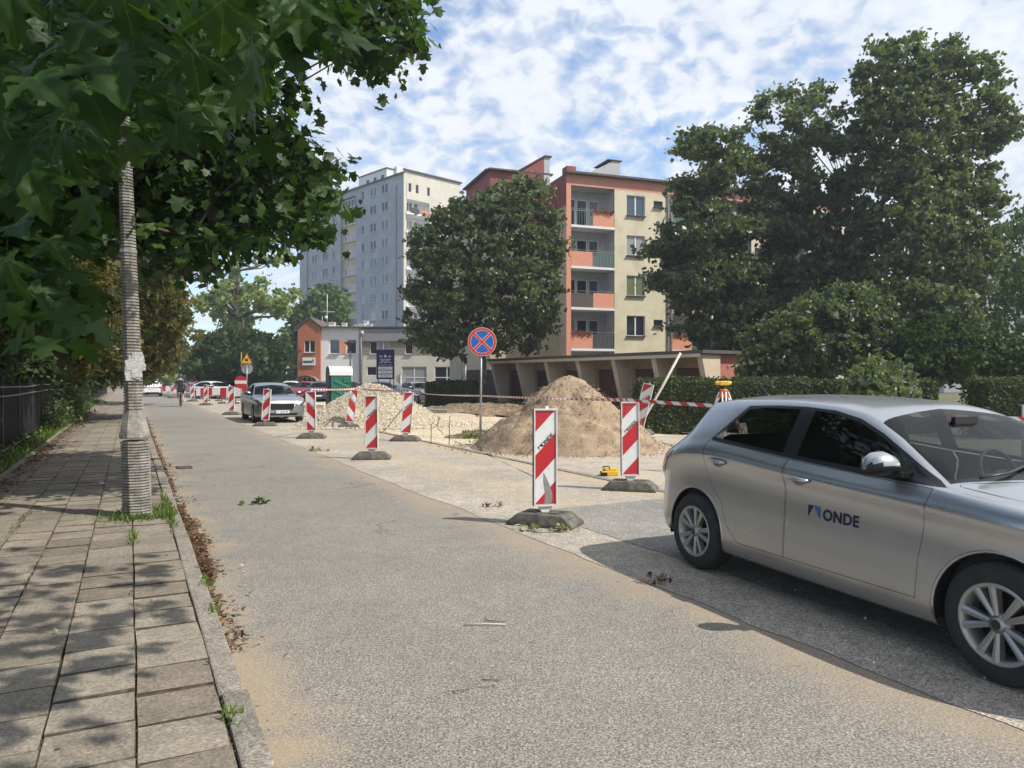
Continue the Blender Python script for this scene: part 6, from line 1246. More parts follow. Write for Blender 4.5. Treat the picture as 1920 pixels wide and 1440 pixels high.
def mk_barrier(mirror, torn=False, nm='road_barrier'):
    root = empty(nm, (0, 0, 0), 'x', 'barrier', 'red and white striped barriers along the works')
    z0 = .205
    mb = MB(); t_ = .06; W2 = PW / 2
    for c_, d_ in (((-W2 + .006, 0, z0 + PH / 2), (.012, t_, PH)), ((W2 - .006, 0, z0 + PH / 2), (.012, t_, PH)), ((0, 0, z0 + PH - .008), (PW - .024, t_, .016)), ((0, 0, z0 + .008), (PW - .024, t_, .016))): mb.box(c_, d_)
    mb.box((0, 0, z0 + PH / 2), (PW - .026, .022, PH - .034)); mb.build('panel', 'white_plastic', root)
    mb = MB(); mb.box((-W2 - .001, .002, z0 + PH / 2), (.004, t_ + .004, PH - .01), mi=0); mb.build('side_edge', 'grey_side', root)
    sp, a, H = stripes_polys(mirror); zf = z0 + .025; yf = -.0125
    mb = MB(); mb.box((0, yf, zf + H / 2), (2 * a, .002, H)); face = mb.build('reflective_face', 'sheet_white', root)
    for s_ in sp: mb = MB(); mb.prism([(x, y) for x, y in s_], yf - .001, yf - .0035, lambda u, v, h: (u, h, zf + v)); mb.build('red_stripe', 'refl_red', root, recalc=True)
    sg = -1 if mirror else 1; ang = math.atan(1.05) * sg; cz = zf + .675; 
    M = Matrix.Translation((0, yf - .0045, cz)) @ Matrix.Rotation(-ang, 4, 'Y') @ Matrix.Rotation(R(90), 4, 'X')
    textmesh('ONDE', .058, 'lettering', 'ink', face, M @ Matrix.Translation((.032, 0, 0)), depth=.0008, bold=.0008, spacing=1.1)
    mb = MB(); 
    for tri in (((-.105, .024, 0), (-.105, -.012, 0), (-.082, .024, 0)), ((-.079, .024, 0), (-.050, .024, 0), (-.056, -.018, 0))): mb.add([tuple(M @ Vector(p)) for p in tri], [(0, 1, 2)])
    mb.build('logo', 'ink', face)
    # spigot and plug
    mb = MB(); mb.prism([(-.085, z0), (.085, z0), (.035, z0 - .07), (.028, .10), (-.028, .10), (-.035, z0 - .07)], -.012, .012, lambda u, v, h: (u, h, v)); mb.build('spigot', 'white_plastic', root, recalc=True)
    mb = MB(); mb.box((.02, 0, z0 + PH + .015), (.035, .025, .03)); 
    mb.build('top_lug', 'white_plastic', root)
    if torn:
        mb = MB(); pl_ = [(-.012, .0), (.055, .0), (.075, .03), (.078, .10), (.05, .20), (.03, .24), (.005, .30), (-.02, .34), (-.022, .25), (-.005, .12)]
        mb.prism(pl_, yf - .0034, yf - .0048, lambda u, v, h: (u, h, zf + v)); mb.build('torn_patch', 'torn_grey', root, recalc=True)
    # recycled rubber foot
    mb = MB(); a_, b_, h_ = .38, .20, .14; 
    P = [(-a_, -b_, 0), (a_, -b_, 0), (a_, b_, 0), (-a_, b_, 0), (-a_, -b_, .04), (a_, -b_, .04), (a_, b_, .04), (-a_, b_, .04), (-.25, -b_ + .03, h_), (.25, -b_ + .03, h_), (.25, b_ - .03, h_), (-.25, b_ - .03, h_)]
    mb.add(P, [(3, 2, 1, 0), (0, 1, 5, 4), (1, 2, 6, 5), (2, 3, 7, 6), (3, 0, 4, 7), (4, 5, 9, 8), (5, 6, 10, 9), (6, 7, 11, 10), (7, 4, 8, 11), (8, 9, 10, 11)])
    ft = mb.build('foot', 'rubber_block', root, bevel=.012)
    mb = MB()
    for x in (-.30, -.24, .24, .30):
        zc_ = .04 + (h_ - .04) * (1 - (abs(x) - .20) / .20); 
        for y in (-.08, .02): mb.box((x, y + .03, zc_ + .004), (.03, .09, .014))
    mb.box((-.12, 0, h_ + .004), (.09, .16, .012)); mb.box((.12, 0, h_ + .004), (.09, .16, .012)); mb.build('grip_rib', 'rubber_block', ft)
    return root
protoA = mk_barrier(False); protoT = mk_barrier(False, True); protoM = mk_barrier(True)
chm = {}
for q in bpy.data.objects:
    if q.parent: chm.setdefault(q.parent.name, []).append(q)
used = set()
BARS = [  # (proto, foot centre, yaw of the face, tilt, label)
 (protoT, gp(1022, 984), .26, (0, .0), .55, 'nearest red and white striped barrier with a torn grey patch near its lower corner'),
 (protoA, gp(1182, 919), .14, (0, -.008), .32, 'striped barrier just left of the silver hatchback with the warning tape tied to its top'),
 (protoA, gp(697, 861), -.08, (0, .0), -.1, 'striped barrier standing in front of the middle of the gravel heap'),
 (protoM, gp(584, 822), -.1, (0, -.02), -.1, 'striped barrier with reversed stripes in front of the right wing of the grey liftback'),
 (protoA, gp(760, 827), 0, (0, .09), .1, 'leaning striped barrier at the right foot of the gravel heap'),
 (protoM, gp(655, 803), .1, (0, .16), 0, 'strongly leaning striped barrier with reversed stripes at the foot of the gravel heap'),
 (protoA, gp(497, 799), -.15, (0, .085), -.1, 'tilted striped barrier in front of the left wing of the grey liftback'),
 (protoA, gp(434, 778), -.1, (0, 0), 0, 'striped barrier just left of the grey liftback'),
 (protoA, gp(386, 760), -.15, (0, .02), 0, 'striped barrier between the cyclist and the red and white boards, the right one of two'),
 (protoA, gp(361, 753), -.1, (0, 0), 0, 'striped barrier below the smaller no-entry sign, the one nearest the cyclist'),
 (protoA, Vector((3.05, 18.0, .25)), -.35, (-.05, .24), .3, 'striped barrier leaning behind the right shoulder of the sand pile'),
 (protoA, gp(323, 746.5), -.2, (0, .05), 0, 'striped barrier hidden beyond the cyclist at the left'),
 (protoM, gp(408, 747), 0, (0, .05), 0, 'small far striped barrier with reversed stripes before the boards'),
]
BOBJ = []
for pr_, pos, yaw, tilt, fyaw, lab in BARS:
    o = pr_ if pr_.name not in used else copy_tree(pr_, None, chm); used.add(pr_.name)
    base = math.atan2(-pos.x, pos.y) * .55; place(o, pos, yaw + base * .6, lab); BOBJ.append(o)
    # the panel leans on its foot: the foot itself stays flat
    Mt = Matrix.Translation((0, 0, .12)) @ Matrix.Rotation(tilt[1], 4, 'Y') @ Matrix.Rotation(tilt[0], 4, 'X') @ Matrix.Translation((0, 0, -.12))
    for ch_ in [q for q in bpy.data.objects if q.parent == o]:
        if ch_.name.startswith('foot'): ch_.rotation_euler = (0, 0, -fyaw - yaw * .5)
        else: ch_.matrix_basis = Mt @ ch_.matrix_basis
def top_of(i, dz=.1):
    o = BOBJ[i]; bpy.context.view_layer.update(); tl = BARS[i][3][1]; return o.matrix_world @ Vector(((1.27 + dz) * math.sin(tl), 0, (1.27 + dz) * math.cos(tl)))
# ---------------------------------------------------------------- heaps
def heap(name, label, cat, c, rx, ry, h, m, seed, rough=.05, nseg=150, nr=60, peak=.16, rot_=0.0, ridge=(0, 0)):
    V = []; 
    for i in range(nr + 1):
        r_ = (i / nr) ** .9
        for j in range(nseg):
            a = 2 * math.pi * j / nseg; ca_, sa_ = math.cos(a), math.sin(a); wob = 1 + .10 * mnoise.noise(Vector((ca_ * 1.3, sa_ * 1.3, seed))) + .04 * mnoise.noise(Vector((ca_ * 5, sa_ * 5, seed)))
            x, y = rx * r_ * wob * ca_, ry * r_ * wob * sa_; x += ridge[0] * (1 - r_); y += ridge[1] * (1 - r_)
            q = math.hypot(r_, peak) - peak; z = h * max(0, 1 - q / (math.hypot(1, peak) - peak)); z = z ** 1.0 if r_ < .8 else z * (1 - .25 * (r_ - .8) / .2)
            p = Vector((x, y, 0)); rel = math.sin(math.pi * min(1, r_ * 1.02)) * .8 + .2
            z += rough * rel * (mnoise.fractal(p * 1.4 + Vector((seed, 0, 0)), 1, 2, 3) * 1.2 + mnoise.noise(p * 6 + Vector((0, 0, seed))) * .35 + abs(mnoise.noise(p * 11)) * .45 + mnoise.noise(p * 24) * .22)
            if i == nr: z = -.03
            xx = x * math.cos(rot_) - y * math.sin(rot_); yy = x * math.sin(rot_) + y * math.cos(rot_); V.append((c[0] + xx, c[1] + yy, max(z, -.03) + (c[2] if len(c) > 2 else 0)))
    F = [(i * nseg + j, (i + 1) * nseg + j, (i + 1) * nseg + (j + 1) % nseg, i * nseg + (j + 1) % nseg) for i in range(nr) for j in range(nseg)]
    mb = MB(); mb.add(V, F, 0, True); o = mb.build(name, m); tag(o, label, cat); return o, V
ROCK = []
def rocks(P, sizes, name, mats, label, seed=1, parent=None):
    g = np.random.default_rng(seed); base = np.array([(1, 0, 0), (-1, 0, 0), (0, 1, 0), (0, -1, 0), (0, 0, 1), (0, 0, -1)], float); Ft = np.array([(0, 2, 4), (2, 1, 4), (1, 3, 4), (3, 0, 4), (2, 0, 5), (1, 2, 5), (3, 1, 5), (0, 3, 5)]); n = len(P)
    A = g.normal(size=(n, 3)); A /= np.linalg.norm(A, axis=1, keepdims=True); B = np.cross(A, g.normal(size=(n, 3))); B /= np.linalg.norm(B, axis=1, keepdims=True); D = np.cross(A, B)
    sc_ = np.asarray(sizes)[:, None] * g.uniform(.35, 1.1, (n, 3)); jit = 1 + g.normal(size=(n, 6, 1)) * .25
    V = P[:, None] + (base[None, :, 0, None] * (A * sc_[:, :1])[:, None] + base[None, :, 1, None] * (B * sc_[:, 1:2])[:, None] + base[None, :, 2, None] * (D * sc_[:, 2:])[:, None]) * jit
    F = Ft[None] + (np.arange(n) * 6)[:, None, None]; return npmesh(name, V.reshape(-1, 3), F.reshape(-1, 3), mats, parent, tone=np.repeat(g.random(n), 6))
sp_, SV = heap('sand_pile', 'big conical pile of brown sand on the paving behind the nearest barriers', 'sand pile', (1.30, 17.35), 2.35, 2.2, 1.66, 'sand', 3.1, rough=.15, peak=.10)
g = np.random.default_rng(8); SVa = np.array(SV); idx = g.integers(150 * 12, len(SV), 2600); Pr = SVa[idx] + g.normal(size=(2600, 3)) * np.array([.08, .08, .003]); Pr[:, 2] = np.maximum(Pr[:, 2], .02)
rocks(Pr, g.uniform(.01, .028, 2600), 'sand_clods', 'sand', None, 5, sp_)['kind'] = 'stuff'
n_ = 700; a_ = g.uniform(0, 6.28, n_); r_ = 1 + abs(g.normal(size=n_)) * .10; Pr = np.stack([1.3 + 2.4 * r_ * np.cos(a_), 17.35 + 2.25 * r_ * np.sin(a_), np.full(n_, .02)], 1); rocks(Pr, g.uniform(.01, .03, n_), 'spilled_sand', 'sand', None, 6, sp_)['kind'] = 'stuff'
leafmat('stone_chips', [(0, (.36, .29, .20)), (.4, (.52, .45, .34)), (.8, (.70, .63, .52)), (1, (.80, .75, .66))], 0.0, .9)
gc_ = pp(697, 721, 26.2); gp_, GV = heap('gravel_heap', 'wide pale heap of crushed stone behind the barriers', 'gravel heap', (gc_.x + .05, 26.2), 2.75, 2.3, 1.42, 'stone_core', 7.7, rough=.05, peak=.14, ridge=(-.05, 0))
GVa = np.array(GV); n_ = 17000; idx = g.integers(150 * 2, len(GV), n_); Pr = GVa[idx] + g.normal(size=(n_, 3)) * np.array([.05, .05, .012]); rocks(Pr, g.uniform(.016, .038, n_), 'crushed_stone', 'stone_chips', None, 9, gp_)['kind'] = 'stuff'
n_ = 1400; a_ = g.uniform(-2.2, 1.2, n_); r_ = 1 + abs(g.normal(size=n_)) * .16; Pr = np.stack([gc_.x + 2.75 * r_ * np.cos(a_), 26.2 + 2.3 * r_ * np.sin(a_), np.full(n_, .03)], 1); rocks(Pr, g.uniform(.025, .05, n_), 'spilled_stone', 'stone_chips', None, 10, gp_)['kind'] = 'stuff'
n_ = 5000; Pr = np.array([tuple(st(g.uniform(17, 42), g.uniform(6.9, 13.2), .0)) for _ in range(n_)]); tag(rocks(Pr, g.uniform(.008, .022, n_), 'crushed_stone_layer', 'stone_chips', None, 11), 'loose stones over the levelled gravel bed', kind='stuff')
n_ = 1500; Pr = np.array([tuple(st(g.uniform(-2, 30), 3.6 + abs(g.normal()) * 1.6, .008)) for _ in range(n_)]); tag(rocks(Pr, g.uniform(.004, .014, n_), 'road_grit', 'stone_chips', None, 12), 'grit scattered over the worn lane', kind='stuff')
for i, (px, py, d, rx, ry, h, lab) in enumerate(((905, 765, 36.5, 3.6, 1.3, .42, 'low brown soil ridge behind the gravel bed'), (1000, 775, 33, 2.6, 1.5, .35, 'low soil mound in front of the garages'), (893, 820, 20.6, .9, .5, .13, 'small heap of earth round the foot of the no-stopping sign'))):
    q = pp(px, py, d); heap('soil_mound', lab, 'soil mound', (q.x, d), rx, ry, h, 'soil', 11 + i, rough=.12 if i < 2 else .04, nseg=70, nr=26, peak=.5)
for i, (px, py, d, L_k, a_, lab) in enumerate(((838, 758, 37, 1.7, .25, 'pale concrete kerb stone lying loose beside the short hedge'), (815, 768, 34, 1.2, -.1, 'second loose kerb stone nearer the gravel bed'), (790, 760, 36.5, 1.0, .3, 'short kerb piece left of the loose kerb stones'))):
    q = pp(px, py, d); mb = MB(); mb.box((0, 0, 0), (L_k, .3, .15)); o = mb.build('loose_kerb_stone', 'kerb_stone', bevel=.02); o.location = (q.x, d, .16); o.rotation_euler = (.1, .04, a_); tag(o, lab, 'kerb stone')
# ---------------------------------------------------------------- no-stopping sign
sgp = gp(901, 821); sg_ = empty('traffic_sign', sgp, 'round blue no-stopping sign with red cross on a grey post', 'traffic sign'); sg_.rotation_euler = (0, 0, .05)
d_s = sgp.y; zc_ = CH - (641 - HY) / FP * d_s; rs = 27 / FP * d_s
mb = MB(); mb.tube([(0, 0, -.05), (.02, 0, zc_ + .2)], .032, 10); mb.build('post', 'galv', sg_)
cx_ = (904 - 960) / FP * d_s - sgp.x + .0
def disc(r0, r1, y, m, nm): mb = MB(); mb.lathe([(r0, y), (r1, y)] if r0 > 0 else [(0, y), (r1, y)], (cx_, 0, zc_), 'y', 48, 0, False); return mb.build(nm, m, sg_)
mb = MB(); mb.lathe([(0, -.055), (rs, -.055), (rs, -.040), (0, -.040)], (cx_, 0, zc_), 'y', 48, 0, False); mb.build('plate', 'sign_grey', sg_)
disc(rs * .0, rs * .985, -.057, 'sheet_white', 'white_rim'); disc(rs * .80, rs * .965, -.0585, 'sign_red', 'red_ring'); disc(0, rs * .775, -.0580, 'sign_blue', 'blue_field')
for a_ in (45, -45):
    mb = MB(); mb.box((0, 0, 0), (rs * 1.60, .0012, rs * .20), M=Matrix.Rotation(R(a_), 3, 'Y')); o = mb.build('cross_edge', 'sheet_white', sg_); o.location = (cx_, -.0596 - (.0004 if a_ > 0 else 0), zc_)
    mb = MB(); mb.box((0, 0, 0), (rs * 1.66, .0012, rs * .145), M=Matrix.Rotation(R(a_), 3, 'Y')); o = mb.build('cross_bar', 'sign_red', sg_); o.location = (cx_, -.0618 - (.0004 if a_ > 0 else 0), zc_)
mb = MB(); mb.box((cx_ * .5, -.02, zc_ + .12), (.10, .06, .04)); mb.box((cx_ * .5, -.02, zc_ - .12), (.10, .06, .04)); mb.build('bracket', 'galv', sg_)
# rods, timber staff, tripod
for i, (px, y0, y1, lab) in enumerate(((808, 833, 795, 'thin steel rod driven in at the edge of the gravel bed, the leftmost of three'), (842, 832, 780, 'taller steel rod at the edge of the gravel bed, the middle of three'), (898, 818, 776, 'thin rod right beside the post of the no-stopping sign'))):
    q = gp(px, y0); q.y = max(q.y, 1); h_ = (y0 - y1) / FP * q.y; mb = MB(); mb.tube([(0, 0, -.05), (.01 + i * .01, 0, h_)], .011, 6); o = mb.build('steel_rod', 'rust' if i < 2 else 'sheet_white'); o.location = q; tag(o, lab, 'rod')
a, b = pp(1203, 793, 19.2), pp(1276, 662, 19.6); a.z = max(a.z, .2); mb = MB(); d_ = (b - a); mb.tube([(-d_.x * .12, 0, -.3 + 0), (0, 0, 0), tuple(d_ * .5 + Vector((.015, 0, 0))), tuple(d_)], [.03, .032, .036, .034], 8); o = mb.build('timber_staff', 'timber_pale'); o.location = a; tag(o, 'long pale pole leaning in front of the hedge behind the sand pile', 'pole')
tp = Vector(((1357 - 960) / FP * 12.4, 12.4, 0)); tr = empty('survey_level', tp, 'yellow survey level on an orange and white tripod behind the silver hatchback', 'survey level')
zt = CH - (735 - HY) / FP * 12.4
mb = MB(); mb.lathe([(0, zt), (.06, zt), (.065, zt + .03), (.05, zt + .05), (0, zt + .05)], k=14); mb.build('tripod_head', 'orange_tool', tr)
for a_ in (.3, 2.4, 4.5):
    f = Vector((math.cos(a_), math.sin(a_), 0)); mb = MB()
    for o_ in (-.03, .03): s_ = Vector((-f.y, f.x, 0)) * o_; mb.tube([f * .07 + s_ + Vector((0, 0, zt)), f * .30 + s_ * .8 + Vector((0, 0, zt * .55))], .013, 6)
    mb.tube([f * .26 + Vector((0, 0, zt * .62)), f * .55 + Vector((0, 0, 0))], .016, 6); lg = mb.build('leg', 'sheet_white', tr); mb = MB(); mb.box(tuple(f * .07 + Vector((0, 0, zt - .05))), (.04, .05, .09), a_); mb.box(tuple(f * .29 + Vector((0, 0, zt * .58))), (.06, .08, .06), a_); mb.build('clamp', 'orange_tool', lg)
mb = MB(); mb.box((0, 0, zt + .145), (.15, .09, .07)); mb.lathe([(.0, -.14), (.032, -.14), (.035, .02), (.028, .13), (0, .13)], (0, 0, zt + .15), 'x', 12); mb.build('level_body', 'yellow_tool', tr, bevel=.012); mb = MB(); mb.lathe([(.05, zt + .05), (.045, zt + .10)], k=12); mb.lathe([(.0, .131), (.024, .133)], (0, 0, zt + .15), 'x', 12); mb.build('level_base', 'trim_black', tr)
# small yellow flasher lying by the second barrier
q = gp(1143, 893); yl = empty('hazard_lamp', q, 'small yellow tool box lying at the foot of the barrier beside the kerb line', 'hazard lamp'); mb = MB(); mb.box((0, 0, .05), (.28, .16, .08)); mb.box((.02, 0, .11), (.2, .12, .05)); mb.build('case', 'yellow_tool', yl, bevel=.012); mb = MB(); mb.tube([(-.1, -.05, .10), (-.12, -.05, .16), (-.02, -.05, .17), (.0, -.05, .12)], .012, 6); mb.box((-.1, 0, .04), (.1, .2, .06)); mb.build('handle', 'trim_black', yl)
mb = MB(); gs = random.Random(3); V = [(gs.uniform(-.08, .08), gs.uniform(-.05, .05), gs.uniform(0.02, .08)) for _ in range(10)]; mb.add(V, [(0, 1, 2), (2, 3, 4), (4, 5, 6), (6, 7, 8), (1, 5, 9), (3, 8, 0), (2, 6, 9)]); o = mb.build('plastic_scrap', 'blue_scrap'); o.location = gp(911, 820); tag(o, 'crumpled blue plastic scrap at the foot of the no-stopping sign', 'plastic scrap')
# ---------------------------------------------------------------- warning tape
m, n, l, b = nodes_of('tape_stripes'); at = n.new('ShaderNodeAttribute'); at.attribute_name = 'tone'; fr_ = n.new('ShaderNodeMath'); fr_.operation = 'FRACT'; l.new(at.outputs['Fac'], fr_.inputs[0]); gt = n.new('ShaderNodeMath'); gt.operation = 'GREATER_THAN'; gt.inputs[1].default_value = .5; l.new(fr_.outputs[0], gt.inputs[0]); mx = n.new('ShaderNodeMix'); mx.data_type = 'RGBA'; mx.inputs[6].default_value = (.78, .77, .74, 1); mx.inputs[7].default_value = (.62, .06, .05, 1); l.new(gt.outputs[0], mx.inputs[0]); l.new(mx.outputs[2], b.inputs['Base Color']); b.inputs['Roughness'].default_value = .4
def tape(pts, label, sag=.012, wd=.024, per=.24):
    V, F, tn = [], [], []; acc = 0
    for k in range(len(pts) - 1):
        a, b_ = Vector(pts[k]), Vector(pts[k + 1]); L_k = (b_ - a).length; n_k = max(12, int(L_k / .05)); d_ = (b_ - a).normalized()
        for i in range(n_k + 1):
            f = i / n_k; p = a.lerp(b_, f) - Z3 * (sag * L_k / 8 * 4 * f * (1 - f)); tw = mnoise.noise(Vector((acc + f * L_k * .5, 3, k))) * 1.6; up_ = (Z3 * math.cos(tw) + Vector((-d_.y, d_.x, 0)) * math.sin(tw)) * wd
            o_ = len(V); V += [tuple(p - up_), tuple(p + up_)]; s_ = (acc + f * L_k) / per; tn += [s_ - .12, s_ + .12]
            if i: F += [(o_ - 2, o_, o_ + 1, o_ - 1)]
        acc += L_k
    o = npmesh('warning_tape', np.array(V), np.array(F), 'tape_stripes', tone=tn, smooth=True); return tag(o, label, 'warning tape', 'red and white warning tape')
postp = gp(787, 760) ; post2 = empty('stake', postp, 'short grey stake holding up the warning tape left of the short hedge', 'stake'); mb = MB(); mb.tube([(0, 0, -.05), (.01, 0, 1.15)], .025, 8); mb.build('post', 'galv', post2)
tp1 = pp(902, 742, d_s - .05); tt2 = pp(1176, 750, top_of(1)[1]); tt2.y = top_of(1)[1]
far_t = pp(787, 737, postp.y); 
tape([far_t, tp1, tt2], 'warning tape running from the stake past the no-stopping sign to the second barrier')
tape([tt2, Vector(((1345 - 960) / FP * 9.7, 9.7, CH - (761 - HY) / FP * 9.7)), Vector(((1925 - 960) / FP * 8.2, 8.2, CH - (786 - HY) / FP * 8.2))], 'warning tape stretched behind the silver hatchback', sag=.02)
tape([far_t, top_of(4, .02), top_of(5, .03), top_of(3, .05)], 'warning tape across the gravel heap between the leaning barriers', sag=.03, wd=.024)
mb = MB(); mb.tube([(0, 0, 0), (0, 0, 1.3)], .02, 8); o = mb.build('tape_stake', 'galv'); o.location = Vector(((1925 - 960) / FP * 8.2, 8.25, 0)); tag(o, 'grey stake holding the tape beyond the hatchback windscreen', 'stake')
# ---------------------------------------------------------------- portable toilet
pd = 38.0; pt = empty('portable_toilet', Vector(((636 - 960) / FP * pd, pd, 0)), 'green portable toilet with a white arched roof behind the gravel heap', 'portable toilet', rz=.42)
mb = MB(); mb.box((0, 0, 1.0), (1.05, 1.05, 2.0)); mb.build('cabin', 'green_plastic', pt, bevel=.03)
mb = MB(); prof = [(-.56, 1.80), (-.56, 1.98), (-.48, 2.14), (-.3, 2.24), (0, 2.28), (.3, 2.24), (.48, 2.14), (.56, 1.98), (.56, 1.80)]; n_ = len(prof); mb.add([(-.58, y, z) for y, z in prof] + [(.58, y, z) for y, z in prof], [(i, i + 1, n_ + i + 1, n_ + i) for i in range(n_ - 1)] + [tuple(range(n_))[::-1], tuple(range(n_, 2 * n_))]); mb.build('roof', 'sheet_white', pt)
mb = MB()
for i in range(5): mb.tube([(-.45 + i * .225, y * 1.015, z + .012) for y, z in prof[1:-1]], .014, 5)
mb.build('roof_rib', 'sheet_white', pt)
mb = MB(); mb.add([(-.545, y * .95, z) for y, z in [(-.56, .05)] + prof[0:] + [(.56, .05)]], [tuple(range(n_ + 2))]); mb.build('end_panel', 'screen_grey', pt).location = (-.045, 0, 0)
mb = MB()
for c_, d_, a_ in (((0, -.54, 1.35), (.8, .05, .14), .45), ((.1, -.54, .8), (.9, .05, .12), .5), ((-.2, -.54, 1.1), (.6, .05, .12), -.35), ((.3, -.54, 1.55), (.4, .05, .3), 0)): mb.box(c_, d_, M=Matrix.Rotation(a_, 3, 'Y'))
mb.build('door_relief', 'green_plastic', pt, bevel=.02)
# ---------------------------------------------------------------- navy information board
bd_ = 42.0; X0, X1 = (706 - 960) / FP * bd_, (739.5 - 960) / FP * bd_; Zt, Zb = CH - (655.5 - HY) / FP * bd_, CH - (711 - HY) / FP * bd_; wB, hB_ = X1 - X0, Zt - Zb
ib = empty('information_board', Vector(((X0 + X1) / 2, bd_, 0)), 'navy information board with white lettering on thin legs', 'information board')
mb = MB(); mb.box((0, 0, (Zt + Zb) / 2), (wB, .08, hB_)); pan = mb.build('panel', 'navy_board', ib)
for x in (-wB * .42, wB * .25, wB * .46): mb = MB(); mb.tube([(x, .03, 0), (x, .03, Zb + .3)], .03, 6); mb.build('leg', 'navy_board', ib)
Mx = lambda x, z: Matrix.Translation((x, -.046, z)) @ Matrix.Rotation(R(90), 4, 'X')
zz_ = lambda f: Zt - hB_ * f
mb = MB(); mb.lathe([(0, -.043), (.075, -.043), (.075, -.047), (0, -.047)], (.0, 0, zz_(.22)), 'y', 16); mb.build('emblem', 'text_white', pan)
def word_marks(par, m_, x0, x1, z, h, seed, y=-.046):
    """lettering too small to read in the photograph: a row of letter-sized strokes"""
    k_ = random.Random(seed); mb = MB(); x = x0
    while x < x1 - .02:
        w_ = k_.uniform(.014, .032)
        if k_.random() > .14: mb.box((x + w_ / 2, y, z + k_.uniform(-.1, .1) * h), (w_, .004, h * k_.uniform(.6, 1)))
        x += w_ + .010
    tag(mb.build('lettering', m_, par), kind='stuff')
word_marks(pan, 'text_white', -.33, -.17, zz_(.235), .12, 1); word_marks(pan, 'text_white', .17, .33, zz_(.235), .12, 2)
for i, (f, w_) in enumerate(((.33, .33), (.38, .30), (.43, .33), (.52, .36))): word_marks(pan, 'text_white', -w_, w_, zz_(f), .05 if f < .5 else .03, 3 + i)
for i in range(3):
    z = zz_(.63 + i * .13); mb = MB(); mb.box((0, -.044, z), (wB * .80, .01, hB_ * .10)); st_ = mb.build('strip', 'text_white', pan); word_marks(st_, 'navy_board', -.30, .26, z, .06, 9 + i, -.052)
# round sign seen from the back, park lamps
def round_back(px, py, d, r_px, label, zbase=0, yell=None):
    o = empty('traffic_sign', Vector(((px - 960) / FP * d, d, 0)), label, 'traffic sign'); z = CH - (py - HY) / FP * d; r_ = r_px / FP * d; mb = MB(); mb.tube([(0, 0, 0), (0, 0, z + r_ * .9)], .035, 8); mb.build('post', 'galv', o); mb = MB(); mb.lathe([(0, .05), (r_, .05), (r_, .065), (0, .065)], (0, 0, z), 'y', 32, 0, False); mb.build('plate', 'sign_grey', o); return o, z, r_
round_back(751.5, 710, 38, 10, 'grey back of a round sign between the navy board and the parked hatchback')
def street_lamp(px, ptop, d, label, arm=1.5, dbl=False, head_dark=False, group=None, m_='galv'):
    o = empty('street_lamp', Vector(((px - 960) / FP * d, d, 0)), label, 'street lamp', group); z = CH - (ptop - HY) / FP * d; mb = MB(); mb.tube([(0, 0, 0), (0, 0, z * .5), (0, 0, z - .1)], [.11, .08, .05], 8); mb.build('pole', m_, o)
    for sg in ((-1, 1) if dbl else (-1,)):
        mb = MB(); mb.tube([(0, 0, z - .25), (sg * arm * .4, 0, z - .05), (sg * arm, 0, z)], .035, 6); am = mb.build('arm', m_, o); mb = MB(); mb.box((sg * (arm + .3), 0, z), (.8, .28, .12)); mb.build('lamp_head', 'lamp_dark' if head_dark else 'galv', am, bevel=.03)
    return o
street_lamp(321, 679, 150, 'left one of the two far street lamps over the road', 3.0, group='far street lamps')
street_lamp(338, 670, 130, 'taller right one of the two far street lamps', 3.6, group='far street lamps')
for px, pt_, d, lab in ((657, 643, 50, 'dark park lamp with a flat disc head in front of the white building'), (867, 664, 50, 'dark park lamp at the right end of the white building')):
    o = empty('park_lamp', Vector(((px - 960) / FP * d, d, 0)), lab, 'park lamp', 'dark park lamps by the white building'); z = CH - (pt_ - HY) / FP * d; mb = MB(); mb.tube([(0, 0, 0), (0, 0, z - .5)], .06, 8); mb.build('pole', 'lamp_dark', o); mb = MB(); mb.lathe([(.06, z - .55), (.09, z - .45), (.28, z - .1), (.42, z), (.40, z + .05), (0, z + .10)], k=16); mb.build('lamp_head', 'lamp_dark', o)
# ---------------------------------------------------------------- far signs and boards
def no_entry(px, py, d, r_px, label):
    o = empty('no_entry_sign', Vector(((px - 960) / FP * d, d, 0)), label, 'traffic sign', 'no-entry signs on the works boards'); z = CH - (py - HY) / FP * d; r_ = r_px / FP * d; mb = MB(); mb.tube([(0, 0, 0), (0, 0, z)], .03, 6); mb.build('post', 'galv', o)
    mb = MB(); mb.lathe([(0, -.05), (r_, -.05), (r_, -.03), (0, -.03)], (0, 0, z), 'y', 28, 0, False); mb.build('plate', 'refl_red', o); mb = MB(); mb.box((0, -.055, z), (r_ * 1.86, .01, r_ * .5)); mb.build('white_bar', 'sheet_white', o); return o
no_entry(452, 716.5, 47.6, 12, 'larger round no-entry sign left of the grey liftback'); no_entry(360.5, 718, 66, 7.5, 'smaller round no-entry sign right of the cyclist')
def board(px0, px1, py0, py1, d, label, rz=0.0, first=0):
    x0, x1 = (px0 - 960) / FP * d, (px1 - 960) / FP * d; z1, z0_ = CH - (py0 - HY) / FP * d, CH - (py1 - HY) / FP * d; o = empty('works_board', Vector(((x0 + x1) / 2, d, 0)), label, 'barrier', 'red and white boards closing the side road', rz=rz); W_ = x1 - x0; n_k = max(2, round(W_ / .5)); 
    for i in range(n_k): mb = MB(); mb.box((-W_ / 2 + (i + .5) * W_ / n_k, 0, (z0_ + z1) / 2), (W_ / n_k - .004, .05, z1 - z0_)); mb.build('board_block', 'refl_red' if (i + first) % 2 == 0 else 'sheet_white', o)
    for x in (-W_ * .4, W_ * .4): mb = MB(); mb.tube([(x, .05, .05), (x, .05, z1)], .025, 6); mb.box((x, .05, .05), (.25, .7, .1), mi=1); mb.build('leg', ['galv', 'rubber_block'], o)
